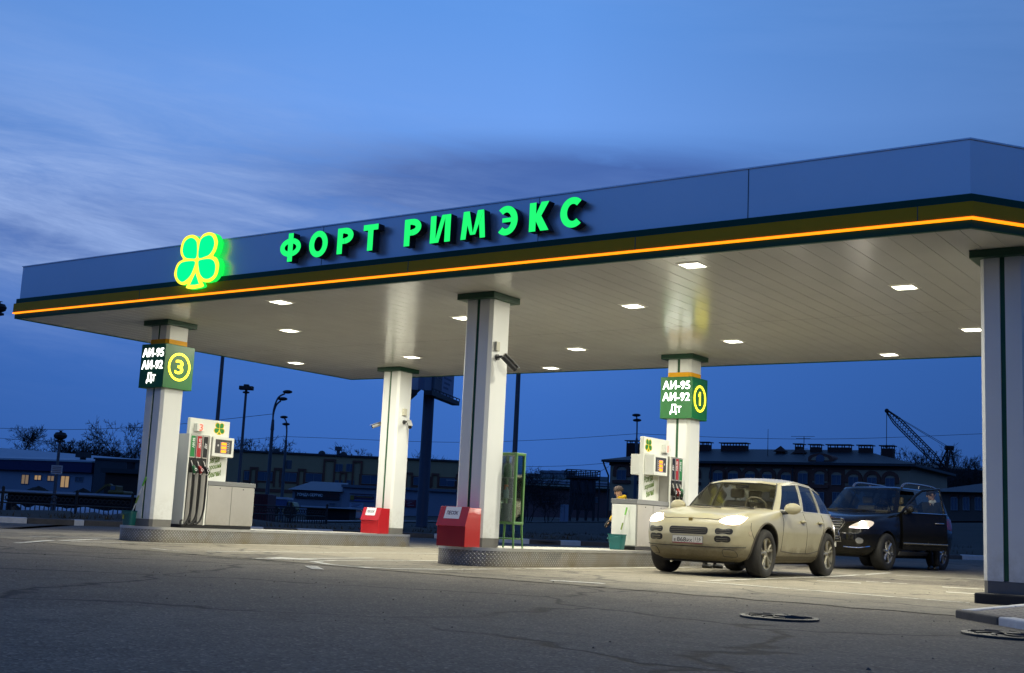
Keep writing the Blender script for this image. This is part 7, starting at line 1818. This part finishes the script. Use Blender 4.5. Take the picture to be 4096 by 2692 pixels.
# ------------------------------------------------------------------ bare trees
BARK = mat('bare bark', (.022, .018, .016), .95, var=.3); BIRCH = mat('birch bark', (.20, .20, .20), .9, var=.5, vscale=4); TWIG = mat('winter twigs', (.026, .020, .018), .95, var=.2)
def tree_mesh(seed, H, spread, up, levels=6, stems=1, thick=1., start=.28):
    rng = random.Random(seed); tr, cr = MB(), MB()
    def grow(p, d, l, r, lev):
        n = 3 if lev < 3 else 2; r = max(r, .026 if lev < 5 else .019); pts = [p]; rad = [r]
        for i in range(n):
            r = max(r, .022)
            d = (d+Vector((rng.gauss(0, .12), rng.gauss(0, .12), rng.gauss(.03, .08)+up*.06))).normalized(); p = p+d*(l/n); pts.append(p); rad.append(r*(1-.45*(i+1)/n))
        (tr if lev < 2 else cr).tube(pts, rad, 6 if lev < 2 else (4 if lev < 3 else 3), caps=False)
        if lev >= levels: return
        k = rng.choice((2, 3, 3)) if lev < 4 else rng.choice((2, 2, 3))
        for j in range(k):
            a = rng.uniform(0, 2*pi); s_ = spread*rng.uniform(.6, 1.25); o = d.orthogonal().normalized(); b = d.cross(o)
            nd_ = (d*(1-.25*s_)+(o*math.cos(a)+b*math.sin(a))*s_).normalized()
            grow(p if j else p, nd_, l*rng.uniform(.62, .84), rad[-1]*rng.uniform(.62, .85), lev+1)
        if lev > 0:
            for _ in range(2 if lev < 5 else 1):
                q = pts[rng.randrange(1, len(pts))]; a = rng.uniform(0, 2*pi); o = d.orthogonal().normalized(); b = d.cross(o)
                grow(q, (d*.5+(o*math.cos(a)+b*math.sin(a))*.8).normalized(), l*rng.uniform(.4, .6), r*.4, min(levels, lev+2))
    for s in range(stems):
        a = 2*pi*s/stems; off = Vector((math.cos(a), math.sin(a), 0))*(.0 if stems == 1 else .5)
        grow(off+Vector((0, 0, -.3)), (Vector((0, 0, 1))+off*.35).normalized(), H*start, H*.017*thick, 0)
    zs = [v[2] for v in cr.v]; k = H/max(zs)
    for m in (tr, cr): m.v = [(x*k, y*k, z*k) for x, y, z in m.v]
    return tr, cr
def tree_proto(name, label, seed, bark, **kw):
    t = thing(name, label, 'tree'); tr, cr = tree_mesh(seed, 10., **kw); tr.build('trunk', bark, t, smooth=60); cr.build('crown', TWIG, t); return t
PROTO = {}
def plant(kind, label, px, ytop, D, rz=0., sx=1., group='bare trees beyond the station'):
    b = pole_at(px, 2080, D); h = (P(px, ytop, D).z-b.z)/10
    spec = {'spread': ('bare_tree', 21, BARK, dict(spread=.62, up=.3)), 'tall': ('bare_tree', 4, BARK, dict(spread=.42, up=.9)), 'birch': ('birch_tree', 9, BIRCH, dict(spread=.5, up=.35, thick=.8)), 'bush': ('bare_bush', 14, BARK, dict(spread=.65, up=.5, levels=5, stems=5, thick=.5, start=.3)), 'round': ('bare_tree', 33, BARK, dict(spread=.70, up=.5))}[kind]
    if kind not in PROTO: t = PROTO[kind] = tree_proto(spec[0], label, spec[1], spec[2], **spec[3])
    else: t = dup(PROTO[kind], label=label)
    t.location = b; t.rotation_euler.z = rz; t.scale = (h*sx, h*sx, h); t['group'] = group
    return t
plant('spread', 'bare spreading tree at the far left edge', 22, 1683, 132, 0, 1.0)
plant('spread', 'bare tree second from the left edge with branches leaning right', 98, 1692, 134, 2.2, 1.1)
plant('tall', 'thin bare tree behind the warehouse flue', 232, 1735, 150, .5, 1.3)
plant('round', 'tall round bare tree just left of the left column', 500, 1662, 140, 1.0, .9)
for i, (px, yt, k) in enumerate(((150, 1770, 'bush'), (196, 1790, 'round'), (285, 1748, 'spread'), (332, 1745, 'tall'), (380, 1755, 'round'), (425, 1765, 'bush'), (548, 1745, 'tall'), (270, 1800, 'bush'), (350, 1800, 'bush'), (455, 1790, 'round'))):
    plant(k, 'bare tree in the dense row behind the warehouse', px, yt, 146+i*1.5, i*1.3, 1.5, 'row of bare trees behind the warehouse')
plant('round', 'bare bushy tree behind the display of the left pump', 960, 1722, 172, 4., 1.0); plant('bush', 'wide bare bush tree right of the left pump over the long roof', 1030, 1745, 176, .8, 1.3)
plant('bush', 'small bare tree showing over the middle of the long roof', 1222, 1795, 185, 2., 1.2); plant('birch', 'bare tree over the long roof left of the rear column', 1398, 1770, 182, 0, 1.1); plant('birch', 'smaller bare tree over the long roof beside the rear column', 1468, 1788, 186, 2., .9)
plant('bush', 'bare twigs over the roof beside the billboard pole', 1745, 1800, 186, 1.2, 1.3)
plant('bush', 'tangled bare bush just right of the green glass cabinet', 2105, 1845, 88, .4, 1.2); plant('bush', 'lower bare bush to the left of the water tank', 2190, 1945, 92, 1.7, 1.5); plant('bush', 'dark bare bush behind the glass cabinet legs', 2060, 1960, 86, 2.9, 1.4)
plant('tall', 'bare tree peeking out above the corner chimney of the brick house', 3522, 1785, 165, 1., 1.)
for px, yt, k, rz, lab in ((3612, 1778, 'birch', 0., 'leftmost birch below the crane boom'), (3660, 1790, 'round', 1.4, 'rounded bare tree under the middle of the crane boom'), (3722, 1762, 'birch', 2.1, 'tallest birch crossing the crane boom'), (3838, 1784, 'birch', 3.6, 'birch right of the crane frame'), (3876, 1798, 'tall', .7, 'slim bare tree beside the birch near the near column'), (3905, 1876, 'bush', 1.1, 'low bare bush tree next to the near column'), (3960, 1790, 'round', 2.5, 'bare tree partly hidden by the near column')):
    plant(k, lab, px, yt, 138 if k == 'birch' else 146, rz, .95)
